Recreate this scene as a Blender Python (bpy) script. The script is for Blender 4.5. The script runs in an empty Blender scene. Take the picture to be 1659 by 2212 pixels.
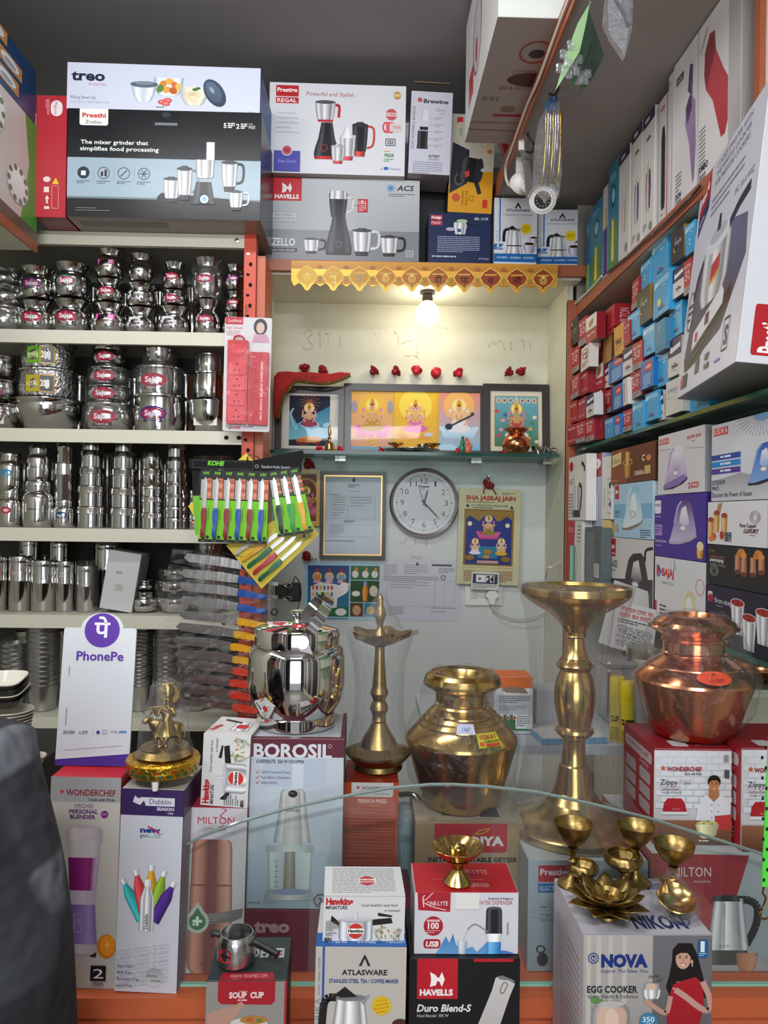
import bpy,bmesh,math,random
from mathutils import Vector,Matrix,Euler
random.seed(7)
SC=bpy.context.scene
COL=SC.collection
R=math.radians
# ------------------------------------------------------------ camera
F,W0,H0=1650.0,1659.0,2212.0
cam=bpy.data.cameras.new('camera')
cam.sensor_fit='VERTICAL';cam.sensor_height=36.0;cam.lens=F/H0*36.0
cam.clip_start=0.02
camo=bpy.data.objects.new('camera',cam);COL.objects.link(camo)
CAMZ=1.5
CR=Matrix.Rotation(R(-1.27),4,'Z')@Matrix.Rotation(R(90+0.28),4,'X')@Matrix.Rotation(R(0.76),4,'Z')
camo.matrix_world=Matrix.Translation((0,0,CAMZ))@CR
SC.camera=camo
# ------------------------------------------------------------ world, lights, exposure
world=bpy.data.worlds.new('world');SC.world=world;world.use_nodes=True
world.node_tree.nodes['Background'].inputs[0].default_value=(0.86,0.93,1.0,1)
world.node_tree.nodes['Background'].inputs[1].default_value=0.42
def area(name,loc,rot,sx,sy,power,col=(1,1,1)):
 l=bpy.data.lights.new(name,'AREA');l.shape='RECTANGLE';l.size=sx;l.size_y=sy;l.energy=power;l.color=col
 o=bpy.data.objects.new(name,l);COL.objects.link(o);o.location=loc;o.rotation_euler=[R(a)for a in rot]
 return o
area('tube_light',(-0.55,1.25,2.95),(28,0,0),0.95,0.10,10,(0.97,0.98,1.0))
area('tube_light',(0.1,-0.7,2.75),(50,0,8),1.3,0.12,34,(0.95,0.98,1.0))
area('shop_front_daylight',(0.0,-2.3,1.55),(90,0,0),1.5,2.1,40,(0.9,0.96,1.0))
area('side_tube_light',(-1.0,0.5,2.2),(62,0,-72),1.2,0.10,9,(1.0,0.98,0.95))
SC.view_settings.view_transform='Standard'
try:SC.view_settings.look='None'
except Exception:pass
SC.view_settings.exposure=0.22;SC.view_settings.gamma=1.0;SC.view_settings.use_curve_mapping=False
SC.cycles.max_bounces=8;SC.cycles.transparent_max_bounces=24
SC.cycles.caustics_reflective=False;SC.cycles.caustics_refractive=False
# ------------------------------------------------------------ pixel -> world
def ray(px,py):
 d=Vector(((px-W0/2)/F,-(py-H0/2)/F,-1.0))
 return CR.to_3x3()@d
def P(px,py,Y):
 d=ray(px,py);t=Y/d.y
 return Vector((d.x*t,Y,CAMZ+d.z*t))
def PX(px,py,X):
 d=ray(px,py);t=X/d.x
 return Vector((X,d.y*t,CAMZ+d.z*t))
def PZ(px,py,Z):
 d=ray(px,py);t=(Z-CAMZ)/d.z
 return Vector((d.x*t,d.y*t,Z))
 # ------------------------------------------------------------ colour + materials
def lin(c):
 if isinstance(c,str):
  c=c.lstrip('#')
  if len(c)==3:c=''.join(k*2 for k in c)
  c=[int(c[i:i+2],16)/255 for i in(0,2,4)]
 return tuple(v/12.92 if v<=0.04045 else((v+0.055)/1.055)**2.4 for v in c[:3])
MATS={}
def mat(name,c='#cccccc',rough=0.5,metal=0.0,spec=0.5,alpha=None,trans=0,emit=None,bump=0,bscale=60,coat=0,vary=0,stretch=None):
 if name in MATS:return MATS[name]
 m=bpy.data.materials.new(name);m.use_nodes=True;nt=m.node_tree;b=nt.nodes['Principled BSDF']
 b.inputs['Base Color'].default_value=(*lin(c),1);b.inputs['Roughness'].default_value=rough
 b.inputs['Metallic'].default_value=metal;b.inputs['Specular IOR Level'].default_value=spec
 if coat:b.inputs['Coat Weight'].default_value=coat;b.inputs['Coat Roughness'].default_value=0.08
 if trans:b.inputs['Transmission Weight'].default_value=trans
 if alpha is not None:b.inputs['Alpha'].default_value=alpha
 if emit:b.inputs['Emission Color'].default_value=(*lin(c),1);b.inputs['Emission Strength'].default_value=emit
 if bump or vary:
  tc=nt.nodes.new('ShaderNodeTexCoord');n=nt.nodes.new('ShaderNodeTexNoise');n.inputs['Scale'].default_value=bscale;n.inputs['Detail'].default_value=4
  if stretch:
   mp=nt.nodes.new('ShaderNodeMapping');mp.inputs['Scale'].default_value=stretch
   nt.links.new(tc.outputs['Object'],mp.inputs['Vector']);nt.links.new(mp.outputs[0],n.inputs['Vector'])
  else:nt.links.new(tc.outputs['Object'],n.inputs['Vector'])
  if bump:
   bp=nt.nodes.new('ShaderNodeBump');bp.inputs['Strength'].default_value=bump;bp.inputs['Distance'].default_value=0.01
   nt.links.new(n.outputs['Fac'],bp.inputs['Height']);nt.links.new(bp.outputs[0],b.inputs['Normal'])
  if vary:
   mx=nt.nodes.new('ShaderNodeMix');mx.data_type='RGBA'
   l=lin(c);mx.inputs[6].default_value=(*[v*(1-vary)for v in l],1);mx.inputs[7].default_value=(*[min(1,v*(1+vary))for v in l],1)
   nt.links.new(n.outputs['Fac'],mx.inputs[0]);nt.links.new(mx.outputs[2],b.inputs['Base Color'])
 MATS[name]=m
 return m
def attrmat(name,rough,coat=0,bump=0):
 m=mat(name,'#fff',rough,coat=coat,bump=bump,bscale=9,spec=.3)
 a=m.node_tree.nodes.new('ShaderNodeAttribute');a.attribute_name='Col'
 m.node_tree.links.new(a.outputs['Color'],m.node_tree.nodes['Principled BSDF'].inputs['Base Color'])
 return m
M_GLOSS=attrmat('glossy_print',0.28,bump=0.05)
M_SATIN=attrmat('satin_print',0.42,bump=0.05)
M_MATTE=attrmat('matte_print',0.65)
M_STEEL=mat('stainless_steel','#c9c8c6',0.13,1.0,bump=0.06,bscale=14)
M_STEEL2=mat('brushed_steel','#bdbbb8',0.3,1.0,bump=0.15,bscale=40,stretch=(1,1,0.05))
M_STEELH=mat('hammered_steel','#c9c8c6',0.12,1.0,bump=1.0,bscale=70)
M_MIRROR=mat('polished_steel','#d6d4d2',0.05,1.0)
M_BRASS=mat('polished_brass','#c2a263',0.2,1.0,bump=0.08,bscale=20)
M_BRASSD=mat('aged_brass','#98804f',0.34,1.0,bump=0.2,bscale=30,vary=0.25)
M_COPPER=mat('polished_copper','#d0875f',0.18,1.0,bump=0.1,bscale=16)
M_ALU=mat('aluminium','#bfbfbf',0.24,1.0,bump=0.12,bscale=60)
M_BEIGE=mat('beige_enamel_metal','#d9d6c4',0.4)
M_ORANGE=mat('orange_laminate','#c4613a',0.35,bump=0.05,bscale=25,vary=0.12)
M_WOOD=mat('reddish_wood_laminate','#a4583a',0.4,vary=0.25,bscale=18,stretch=(1,12,12))
M_EDGE=mat('edge_laminate','#a35a3c',0.4,vary=0.15,bscale=20)
M_RED=mat('red_painted_steel','#d4492c',0.4,vary=0.12,bscale=8)
M_BLACK=mat('black_plastic','#161616',0.35)
M_DARK=mat('dark_hole','#0a0a0a',0.9)
M_WHITEP=mat('white_plastic','#e8e6e1',0.35)
M_BLIND=mat('cable_sheath','#d8d3c9',0.5)
M_GREEN=mat('green_glass_edge','#14694e',0.08,trans=0.3)
def film(name,a=0.1,wrinkle=0.9,scale=28,tint=(0.96,0.97,1.0),g=0.35,stretch=None,base=0.03,rough=0.1):
 if name in MATS:return MATS[name]
 m=bpy.data.materials.new(name);m.use_nodes=True;nt=m.node_tree;nt.nodes.clear()
 N=nt.nodes.new;L=nt.links.new
 out=N('ShaderNodeOutputMaterial');tr=N('ShaderNodeBsdfTransparent');tr.inputs[0].default_value=(*tint,1)
 gl=N('ShaderNodeBsdfGlossy');gl.inputs['Roughness'].default_value=rough;gl.inputs[0].default_value=(1,1,1,1)
 df=N('ShaderNodeBsdfDiffuse');df.inputs[0].default_value=(0.8,0.82,0.85,1)
 lw=N('ShaderNodeLayerWeight');lw.inputs[0].default_value=0.3
 tc=N('ShaderNodeTexCoord');n=N('ShaderNodeTexNoise');n.inputs['Scale'].default_value=scale;n.inputs['Detail'].default_value=5;n.inputs['Distortion'].default_value=1.2
 if stretch:
  mp=N('ShaderNodeMapping');mp.inputs['Scale'].default_value=stretch;L(tc.outputs['Object'],mp.inputs[0]);L(mp.outputs[0],n.inputs['Vector'])
 else:L(tc.outputs['Object'],n.inputs['Vector'])
 bp=N('ShaderNodeBump');bp.inputs['Strength'].default_value=wrinkle;bp.inputs['Distance'].default_value=0.012
 L(n.outputs['Fac'],bp.inputs['Height']);L(bp.outputs[0],gl.inputs['Normal']);L(bp.outputs[0],lw.inputs['Normal'])
 mul=N('ShaderNodeMath');mul.operation='MULTIPLY_ADD';mul.inputs[1].default_value=g;mul.inputs[2].default_value=base;L(lw.outputs['Facing'],mul.inputs[0])
 m1=N('ShaderNodeMixShader');m1.inputs[0].default_value=a;L(tr.outputs[0],m1.inputs[1]);L(df.outputs[0],m1.inputs[2])
 m2=N('ShaderNodeMixShader');L(mul.outputs[0],m2.inputs[0]);L(m1.outputs[0],m2.inputs[1]);L(gl.outputs[0],m2.inputs[2])
 L(m2.outputs[0],out.inputs[0]);MATS[name]=m
 return m
M_FILM=film('crinkled_plastic_film',0.015,1.0,34,tint=(.98,.98,.99),g=.24,base=.02,rough=.14)
M_FILMS=film('smooth_plastic_sleeve',0.015,0.5,14,tint=(.98,.98,.99),g=0.12,base=.012,stretch=(6,6,0.6))
M_GLASS=film('counter_glass',0.012,0.0,5,tint=(0.93,0.955,0.95),g=0.25,base=.02,rough=.02)
M_BLIST=film('clear_blister',0.0,0.3,20,tint=(.99,.99,.99),g=.10,base=.004,rough=.08)
M_MILKY=film('milky_plastic_sleeve',0.028,0.7,12,tint=(.97,.97,.985),g=0.3,stretch=(9,9,0.5),base=.02,rough=.12)
M_PANE=film('picture_glass',0.0,0.0,5,tint=(1,1,1),g=0.03,base=.002,rough=.03)
# ------------------------------------------------------------ objects
def link(o,parent=None):
 COL.objects.link(o)
 if parent is not None:o.parent=parent
 return o
def ob(name,me,m=None,parent=None,loc=None,rot=None):
 if m is not None and not me.materials:me.materials.append(m)
 o=bpy.data.objects.new(name,me);link(o,parent)
 if loc is not None:o.location=loc
 if rot is not None:o.rotation_euler=rot
 return o
LABELS={}
def tag(o,label,cat,group=None,kind=None):
 o['label']=label;o['category']=cat
 if group:o['group']=group
 if kind:o['kind']=kind
 return o
def T(name,label,cat,loc=(0,0,0),rz=0,group=None,ry=0,rx=0):
 o=bpy.data.objects.new(name,None);COL.objects.link(o);o.location=loc;o.rotation_euler=(R(rx),R(ry),R(rz));o.empty_display_size=0.02
 return tag(o,label,cat,group)
def ST(name,me,m,parent=None):
 o=ob(name,me,m,parent)
 if parent is None:o['kind']='structure'
 return o
 # ------------------------------------------------------------ mesh builders
def fin(bm,smooth=False,ang=35,name='mesh'):
 me=bpy.data.meshes.new(name);bmesh.ops.recalc_face_normals(bm,faces=bm.faces);bm.to_mesh(me);bm.free()
 if smooth:
  for p in me.polygons:p.use_smooth=True
  me.set_sharp_from_angle(angle=R(ang))
 return me
def boxm(x0,x1,y0,y1,z0,z1,bev=0,bm=None):
 own=bm is None
 if own:bm=bmesh.new()
 r=bmesh.ops.create_cube(bm,size=1)
 for v in r['verts']:
  v.co=Vector(((x0+x1)/2+v.co.x*(x1-x0),(y0+y1)/2+v.co.y*(y1-y0),(z0+z1)/2+v.co.z*(z1-z0)))
 if bev:
  es=list({e for v in r['verts']for e in v.link_edges})
  bmesh.ops.bevel(bm,geom=es,offset=bev,segments=1,affect='EDGES')
 return fin(bm)if own else bm
def boxes(lst):
 bm=bmesh.new()
 for b in lst:boxm(*b,bm=bm)
 return fin(bm)
def lathe(prof,seg=28,smooth=True,ang=35,mod=None,a0=0,a1=360,bm=None):
 own=bm is None
 if own:bm=bmesh.new()
 full=abs(a1-a0)>=359.9
 n=seg if full else seg+1
 rings=[]
 for(r,z)in prof:
  if r<1e-6:rings.append([bm.verts.new((0,0,z))]);continue
  ring=[]
  for i in range(n):
   a=R(a0+(a1-a0)*i/seg);rr=r
   if mod:rr,zz=mod(r,z,a)
   else:zz=z
   ring.append(bm.verts.new((rr*math.cos(a),rr*math.sin(a),zz)))
  rings.append(ring)
 for A,B in zip(rings,rings[1:]):
  k=seg
  for i in range(k):
   j=(i+1)%n if full else i+1
   try:
    if len(A)==1 and len(B)==1:continue
    if len(A)==1:bm.faces.new((A[0],B[j],B[i]))
    elif len(B)==1:bm.faces.new((A[i],A[j],B[0]))
    else:bm.faces.new((A[i],A[j],B[j],B[i]))
   except ValueError:pass
 return fin(bm,smooth,ang)if own else bm
def tube(pts,r,seg=8,taper=None,bm=None,closed=False):
 own=bm is None
 if own:bm=bmesh.new()
 pts=[Vector(p)for p in pts];rings=[]
 up=Vector((0.13,0.21,0.97));n=len(pts)
 for i,p in enumerate(pts):
  d=(pts[min(i+1,n-1)]-pts[max(i-1,0)]).normalized()
  a=d.cross(up)
  if a.length<0.05:a=d.cross(Vector((1,0,0)))
  a.normalize();b=d.cross(a).normalized();up=b.cross(d)if False else up
  rr=r if taper is None else r*taper[i]
  rings.append([bm.verts.new(p+(a*math.cos(2*math.pi*k/seg)+b*math.sin(2*math.pi*k/seg))*rr)for k in range(seg)])
 for A,B in zip(rings,rings[1:]):
  for k in range(seg):bm.faces.new((A[k],A[(k+1)%seg],B[(k+1)%seg],B[k]))
 if not closed:
  bm.faces.new(rings[0]);bm.faces.new(rings[-1][::-1])
 return fin(bm,True,60)if own else bm
def bez(p,n=12):
# Catmull-Rom through points
 p=[Vector(q)for q in p];out=[]
 q=[p[0]*2-p[1]]+p+[p[-1]*2-p[-2]]
 for i in range(1,len(q)-2):
  for k in range(n):
   t=k/n
   out.append(0.5*((2*q[i])+(-q[i-1]+q[i+1])*t+(2*q[i-1]-5*q[i]+4*q[i+1]-q[i+2])*t*t+(-q[i-1]+3*q[i]-3*q[i+1]+q[i+2])*t**3))
 out.append(p[-1]);return out
def prism(pts,y0,y1,bev=0,bm=None):
# outline in xz-plane extruded along y
 own=bm is None
 if own:bm=bmesh.new()
 a=[bm.verts.new((x,y0,z))for x,z in pts];b=[bm.verts.new((x,y1,z))for x,z in pts]
 bm.faces.new(a);bm.faces.new(b[::-1]);n=len(pts)
 for i in range(n):bm.faces.new((a[i],b[i],b[(i+1)%n],a[(i+1)%n]))
 return fin(bm)if own else bm
def rrpts(x0,y0,x1,y1,r,n=4):
 out=[]
 for cx,cy,a in((x1-r,y0+r,-90),(x1-r,y1-r,0),(x0+r,y1-r,90),(x0+r,y0+r,180)):
  for k in range(n+1):
   t=R(a+90*k/n);out.append((cx+r*math.cos(t),cy+r*math.sin(t)))
 return out
def ellpts(cx,cy,rx,ry,n=24,rot=0,a0=0,a1=360):
 c,s=math.cos(R(rot)),math.sin(R(rot));out=[]
 m=n if a1-a0>=360 else n+1
 for k in range(m):
  a=R(a0+(a1-a0)*k/n);x,y=rx*math.cos(a),ry*math.sin(a)
  out.append((cx+x*c-y*s,cy+x*s+y*c))
 return out
def colmesh(verts,faces,cols,m,name='print'):
 me=bpy.data.meshes.new(name);me.from_pydata(verts,[],faces)
 ca=me.color_attributes.new('Col','FLOAT_COLOR','POINT')
 flat=[]
 for c in cols:flat+=[c[0],c[1],c[2],1.0]
 ca.data.foreach_set('color',flat)
 me.materials.append(m);return me
 # ------------------------------------------------------------ printed art
_FC=bpy.data.curves.new('lettering','FONT');_FO=bpy.data.objects.new('lettering',_FC);_FC.resolution_u=2
GL={}
def glyphs(s,b=0.0,it=0.0):
 k=(s,b,it)
 if k not in GL:
  _FC.body=s;_FC.offset=b;_FC.shear=it
  me=bpy.data.meshes.new_from_object(_FO)
  vs=[(v.co.x,v.co.y)for v in me.vertices];fs=[tuple(p.vertices)for p in me.polygons]
  bpy.data.meshes.remove(me)
  x0=min([v[0]for v in vs]or[0]);x1=max([v[0]for v in vs]or[1])
  GL[k]=([((x-x0)/0.69,y/0.69)for x,y in vs],fs,(x1-x0)/0.69)
 return GL[k]
STEEL=[(-1,'#6d6d70'),(-.75,'#f4f4f6'),(-.4,'#a5a5a8'),(-.1,'#ffffff'),(.3,'#bcbcc0'),(.6,'#8a8a8e'),(.8,'#e8e8ea'),(1,'#77777a')]
BLK=[(-1,'#101012'),(-.6,'#55555a'),(-.3,'#202024'),(.4,'#1c1c20'),(.75,'#4a4a50'),(1,'#0c0c0e')]
WHT=[(-1,'#b9b9c4'),(-.5,'#f3f3f8'),(.3,'#ffffff'),(1,'#b5b5c0')]
REDR=[(-1,'#8a1a1a'),(-.4,'#d94040'),(.3,'#c22a2a'),(1,'#7a1414')]
def ramp(c,k=0.55):
 l=[int(c.lstrip('#')[i:i+2],16)for i in(0,2,4)]
 h=lambda f:'#%02x%02x%02x'%tuple(max(0,min(255,int(v*f)))for v in l)
 return[(-1,h(k)),(-.5,h(1.25)),(.2,h(1.0)),(1,h(k))]
class Art:
 """flat print, drawn in the units of the face it covers: u to the right, v downwards"""
 dz=0.00004
 def __init__(s,x0,y0,x1,y1):
  s.b=(x0,y0,x1,y1);s.v=[];s.f=[];s.c=[];s.n=1
  s.W=x1-x0;s.H=y1-y0
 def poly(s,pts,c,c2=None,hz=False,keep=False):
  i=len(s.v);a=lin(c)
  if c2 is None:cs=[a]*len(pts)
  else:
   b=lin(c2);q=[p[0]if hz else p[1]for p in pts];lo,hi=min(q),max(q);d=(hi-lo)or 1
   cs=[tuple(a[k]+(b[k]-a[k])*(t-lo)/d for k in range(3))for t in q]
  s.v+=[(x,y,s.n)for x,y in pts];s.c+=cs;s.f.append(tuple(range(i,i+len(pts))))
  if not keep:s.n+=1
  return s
 def rect(s,x0,y0,x1,y1,c,c2=None,hz=False):return s.poly([(x0,y0),(x1,y0),(x1,y1),(x0,y1)],c,c2,hz)
 def rr(s,x0,y0,x1,y1,r,c,c2=None):return s.poly(rrpts(x0,y0,x1,y1,min(r,abs(x1-x0)/2.01,abs(y1-y0)/2.01)),c,c2)
 def ell(s,cx,cy,rx,ry,c,c2=None,rot=0,n=20):return s.poly(ellpts(cx,cy,rx,ry,n,rot),c,c2)
 def ring(s,cx,cy,rx,ry,w,c,n=20,a0=0,a1=360):
  o=ellpts(cx,cy,rx,ry,n,0,a0,a1);i=ellpts(cx,cy,rx-w,ry-w,n,0,a0,a1);m=len(o)
  for k in range(m if a1-a0>=360 else m-1):
   j=(k+1)%m;s.poly([o[k],o[j],i[j],i[k]],c,keep=True)
  s.n+=1;return s
 def line(s,x0,y0,x1,y1,w,c,keep=False):
  dx,dy=x1-x0,y1-y0;L=math.hypot(dx,dy)or 1;nx,ny=-dy/L*w/2,dx/L*w/2
  return s.poly([(x0+nx,y0+ny),(x1+nx,y1+ny),(x1-nx,y1-ny),(x0-nx,y0-ny)],c,keep=keep)
 def path(s,pts,w,c,smooth=0):
  if smooth:pts=[(p.x,p.y)for p in bez([(a,b,0)for a,b in pts],smooth)]
  for p,q in zip(pts,pts[1:]):s.line(*p,*q,w,c,keep=True)
  s.n+=1;return s
 def frame(s,x0,y0,x1,y1,w,c):
  for a in((x0,y0,x1,y0),(x1,y0,x1,y1),(x1,y1,x0,y1),(x0,y1,x0,y0)):s.line(*a,w,c,keep=True)
  s.n+=1;return s
 def text(s,t,x,y,h,c,w=None,al='l',b=0.0,it=0.0,rot=0,flip=False):
  vs,fs,tw=glyphs(t,b,it);sx=h if w is None else w/(tw or 1)
  ox=0 if al=='l' else(-tw*sx/2 if al=='c' else-tw*sx)
  ca,sa=math.cos(R(rot)),math.sin(R(rot));i=len(s.v);col=lin(c)
  for(gx,gy)in vs:
   ux,uy=gx*sx+ox,-gy*h
   if flip:uy=-uy
   s.v.append((x+ux*ca-uy*sa,y+ux*sa+uy*ca,s.n));s.c.append(col)
  s.f+=[tuple(i+k for k in f)for f in fs];s.n+=1;return s
 def small(s,x,y,w,n,pitch,c,h=None,rot=0,seed=1):
  """rows of tiny illegible words"""
  rnd=random.Random(seed);h=h or pitch*0.42;ca,sa=math.cos(R(rot)),math.sin(R(rot))
  for r in range(n):
   u=0;end=w*(1 if r<n-1 else 0.6)
   while u<end:
    L=min(rnd.uniform(1.2,4.2)*h*1.3,end-u)
    q=[(u,r*pitch),(u+L,r*pitch),(u+L,r*pitch+h),(u,r*pitch+h)]
    s.poly([(x+a*ca-b*sa,y+a*sa+b*ca)for a,b in q],c,keep=True);u+=L+h*0.55
  s.n+=1;return s
 def lath(s,cx,prof,rmp=STEEL,rot=0,org=None):
  org=org or(cx,prof[0][0]);ca,sa=math.cos(R(rot)),math.sin(R(rot))
  def tr(x,y):
   x-=org[0];y-=org[1];return(org[0]+x*ca-y*sa,org[1]+x*sa+y*ca)
  cl=[(t,lin(c))for t,c in rmp];i0=len(s.v);m=len(cl)
  for(y,hw)in prof:
   for t,c in cl:s.v.append((*tr(cx+t*hw,y),s.n));s.c.append(c)
  for r in range(len(prof)-1):
   for k in range(m-1):
    a=i0+r*m+k;s.f.append((a,a+1,a+m+1,a+m))
  s.n+=1;return s
 def mesh(s,w,h,side,d,m,eps=0.0004):
  """side of a carton w x d x h whose base centre is the origin"""
  x0,y0,x1,y1=s.b;o=[]
  sw={'front':w,'back':w,'left':d,'right':d,'top':w,'bottom':w}[side];sh=d if side in('top','bottom')else h
  for(u,v,n)in s.v:
   a=(u-x0)/(x1-x0)*sw-sw/2;b=sh-(v-y0)/(y1-y0)*sh;e=eps+n*s.dz
   a=max(-sw/2*0.998,min(sw/2*0.998,a));b=max(sh*0.001,min(sh*0.999,b))
   if side=='front':o.append((a,-d/2-e,b))
   elif side=='left':o.append((-w/2-e,-a,b))
   elif side=='right':o.append((w/2+e,a,b))
   elif side=='top':o.append((a,b-d/2,h+e))
   elif side=='bottom':o.append((a,d/2-b,-e))
   elif side=='back':o.append((-a,d/2+e,b))
  return colmesh(o,s.f,s.c,m)
BOXC={}
def cartonm(w,h,d,cols,m,bev=0.0012):
 k=(round(w,4),round(h,4),round(d,4),tuple(sorted(cols.items())),m.name)
 if k in BOXC:return BOXC[k]
 bm=bmesh.new();boxm(-w/2,w/2,-d/2,d/2,0,h,bev,bm=bm);bmesh.ops.recalc_face_normals(bm,faces=bm.faces)
 vs,fs,cs=[],[],[]
 for f in bm.faces:
  n=f.normal;a=[abs(n.x),abs(n.y),abs(n.z)];i=a.index(max(a))
  sd=(('left','right'),('front','back'),('bottom','top'))[i][1 if n[i]>0 else 0]
  c=cols.get(sd)or{'back':cols['front'],'left':cols.get('side',cols['front']),'right':cols.get('side',cols['front']),'top':cols['front'],'bottom':cols.get('top',cols['front'])}[sd]
  j=len(vs);vs+=[tuple(v.co)for v in f.verts];fs.append(tuple(range(j,j+len(f.verts))));cs+=[lin(c)]*len(f.verts)
 bm.free();BOXC[k]=colmesh(vs,fs,cs,m,'carton');return BOXC[k]
def sheetart(name,art,w,h,m,parent,loc=(0,0,0),rot=(0,0,0),eps=0.0003):
 me=art.mesh(w,h,'front',0,m,eps);return ob(name,me,None,parent,loc,rot)
def carton(label,x0,y0,x1,y1,Y,d,cols,art=None,arts=None,roll=0,yaw=0,z=None,m=None,name='carton',group=None,cat='box',flap=None,dx=0):
 """a printed carton whose front face covers pixels x0..x1, y0..y1 of the photograph at depth Y"""
 m=m or M_SATIN;p=P((x0+x1)/2,y1,Y);w=(x1-x0)*Y/F;h=(y1-y0)*Y/F
 if z is not None:h+=p.z-z;p.z=z
 yw=R(yaw);c=Vector((p.x+dx-math.sin(yw)*d/2,Y+math.cos(yw)*d/2,p.z))
 t=T(name,label,cat,c,yaw,group,ry=roll)
 ob('carton_body',cartonm(w,h,d,cols if isinstance(cols,dict)else{'front':cols},m),None,t)
 if art:
  A=Art(x0,y0,x1,y0+h*F/Y);art(A);ob('printed_front',A.mesh(w,h,'front',d,m),None,t)
 for sd,fn in(arts or{}).items():
  A=Art(0,0,100,100);fn(A);ob({'top':'printed_top','bottom':'printed_base'}.get(sd,'printed_side'),A.mesh(w,h,sd,d,m),None,t)
 if flap:
  ob('top_flap',boxm(-w/2+0.0015,w/2-0.0015,-d/2+0.001,d/2*flap,h,h+0.0012),mat('white_card','#dcdad6',0.6)if cols.get('flap')is None else mat('card_'+cols['flap'],cols['flap'],0.5),t)
 t['w']=w;t['h']=h;t['d']=d;t['z1']=p.z+h
 return t
 # ============================================================ the shop itself
M_WALL=mat('cream_wall_paint','#d3d2bf',0.55,bump=0.12,bscale=30,vary=0.05)
M_WALLW=mat('pale_wall_paint','#cfd3d0',0.5,bump=0.08,bscale=40,vary=0.03)
M_CEIL=mat('grey_ceiling_paint','#8f8b8b',0.8,vary=0.04,bscale=4)
M_FLOOR=mat('floor_tile','#8a837a',0.35,vary=0.15,bscale=3)
YB=3.0;XL,XR=-1.45,1.12;ZC=3.05
ST('wall_back',boxm(XL,XR,YB,YB+0.1,0,ZC),M_WALLW)
ST('wall_left',boxm(XL-0.1,XL,-2.4,YB+0.1,0,ZC),M_WALL)
ST('wall_right',boxm(XR,XR+0.1,-2.4,YB+0.1,0,ZC),M_WALL)
ST('floor',boxm(XL,XR,-2.4,YB,-0.1,0),M_FLOOR)
ST('ceiling',boxm(XL,XR,-2.4,YB,ZC,ZC+0.1),M_CEIL)
ST('baseboard_back',boxm(XL,XR,YB-0.012,YB,0,0.1),M_WOOD)
# niche: partitions and wooden shelf over it
NL,NR=-0.372,0.703;YN=2.64
ZS=P(565,562,2.62).z;ZS=2.372
ST('wall_niche_left',boxes([(NL-0.035,NL,YN,YB,0,ZS-0.036)]),M_WALL)
ST('wall_niche_right',boxes([(NR,NR+0.02,2.70,YB,0,ZS-0.036)]),M_WALL)
ST('wall_niche_back',boxm(NL,NR,YB-0.008,YB,1.742,ZS-0.036),M_WALL)
ST('wall_niche_soffit',boxm(NL-0.035,NR+0.03,2.64,YB,ZS-0.044,ZS-0.036),M_WALL)
t=T('wooden_shelf','reddish-brown wooden shelf board spanning above the lit niche','shelf',(0,2.62,ZS))
ob('shelf_board',boxm(NL-0.06,0.745,0.0,0.38,-0.036,0.0),M_WOOD,t)
ob('edge_strip',boxm(NL-0.06,0.745,-0.004,0.0,-0.037,0.001),M_EDGE,t)
# kumkum writing faintly smeared on the niche wall
A=Art(0,0,1659,2212)
def nichep(me):return me
rd='#a8736a'
for pts in([(655,722),(668,712),(674,722),(664,733),(676,748),(662,756),(654,748)],[(690,716),(692,752)],[(700,722),(712,722),(708,740)],[(735,722),(733,752)],[(850,715),(860,728),(862,744),(880,738),(898,734)],[(900,716),(902,760),(898,776)],[(870,772),(892,768),(905,775)],[(1055,750),(1064,738),(1070,744),(1082,736),(1090,758)],[(1104,736),(1104,758)],[(1120,738),(1130,736),(1132,755)],[(1145,740),(1146,758)],[(808,720),(811,724)],[(818,720),(821,724)],[(952,708),(955,713)],[(962,707),(965,712)]):
 A.path(pts,3.4,rd,3 if len(pts)>2 else 0)
def onplane(A,Y,m,name,parent=None,off=0.0004):
 vs=[]
 for(u,v,n)in A.v:
  p=P(u,v,Y);vs.append((p.x,Y-off-n*Art.dz,p.z))
 return ob(name,colmesh(vs,A.f,A.c,m),None,parent)
M_SMEAR=attrmat('kumkum_smear',0.8)
nt=M_SMEAR.node_tree;b=nt.nodes['Principled BSDF']
n=nt.nodes.new('ShaderNodeTexNoise');n.inputs['Scale'].default_value=90
rp=nt.nodes.new('ShaderNodeMapRange');rp.inputs[1].default_value=0.45;rp.inputs[2].default_value=0.65;rp.inputs[4].default_value=0.55
nt.links.new(n.outputs['Fac'],rp.inputs[0]);nt.links.new(rp.outputs[0],b.inputs['Alpha'])
o=onplane(A,YB-0.008,M_SMEAR,'wall_writing');tag(o,'faint red kumkum letters smeared across the niche back wall','wall marking',kind='stuff')
A=Art(0,0,1659,2212)
for x,y,w,h in((868,1172,14,5),(876,1168,4,12),(897,1170,5,18),(921,1172,5,20),(886,1182,3,6)):A.ell(x,y,w/2,h/2,'#c98f92')
o=onplane(A,YB,M_SMEAR,'wall_smear');tag(o,'pink kumkum finger smears on the wall under the clock','wall marking',kind='stuff')
# scraps of old tape under the papers
A=Art(0,0,1659,2212)
A.poly([(858,1366),(880,1360),(884,1364),(903,1360),(905,1370),(884,1372),(880,1375),(858,1374)],'#b0aa98').poly([(888,1200),(914,1202),(911,1216),(886,1212)],'#c2bfae')
o=onplane(A,YB,M_SATIN,'tape_scraps');tag(o,'torn brown scraps of old tape on the pale wall','tape',kind='stuff')
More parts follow.
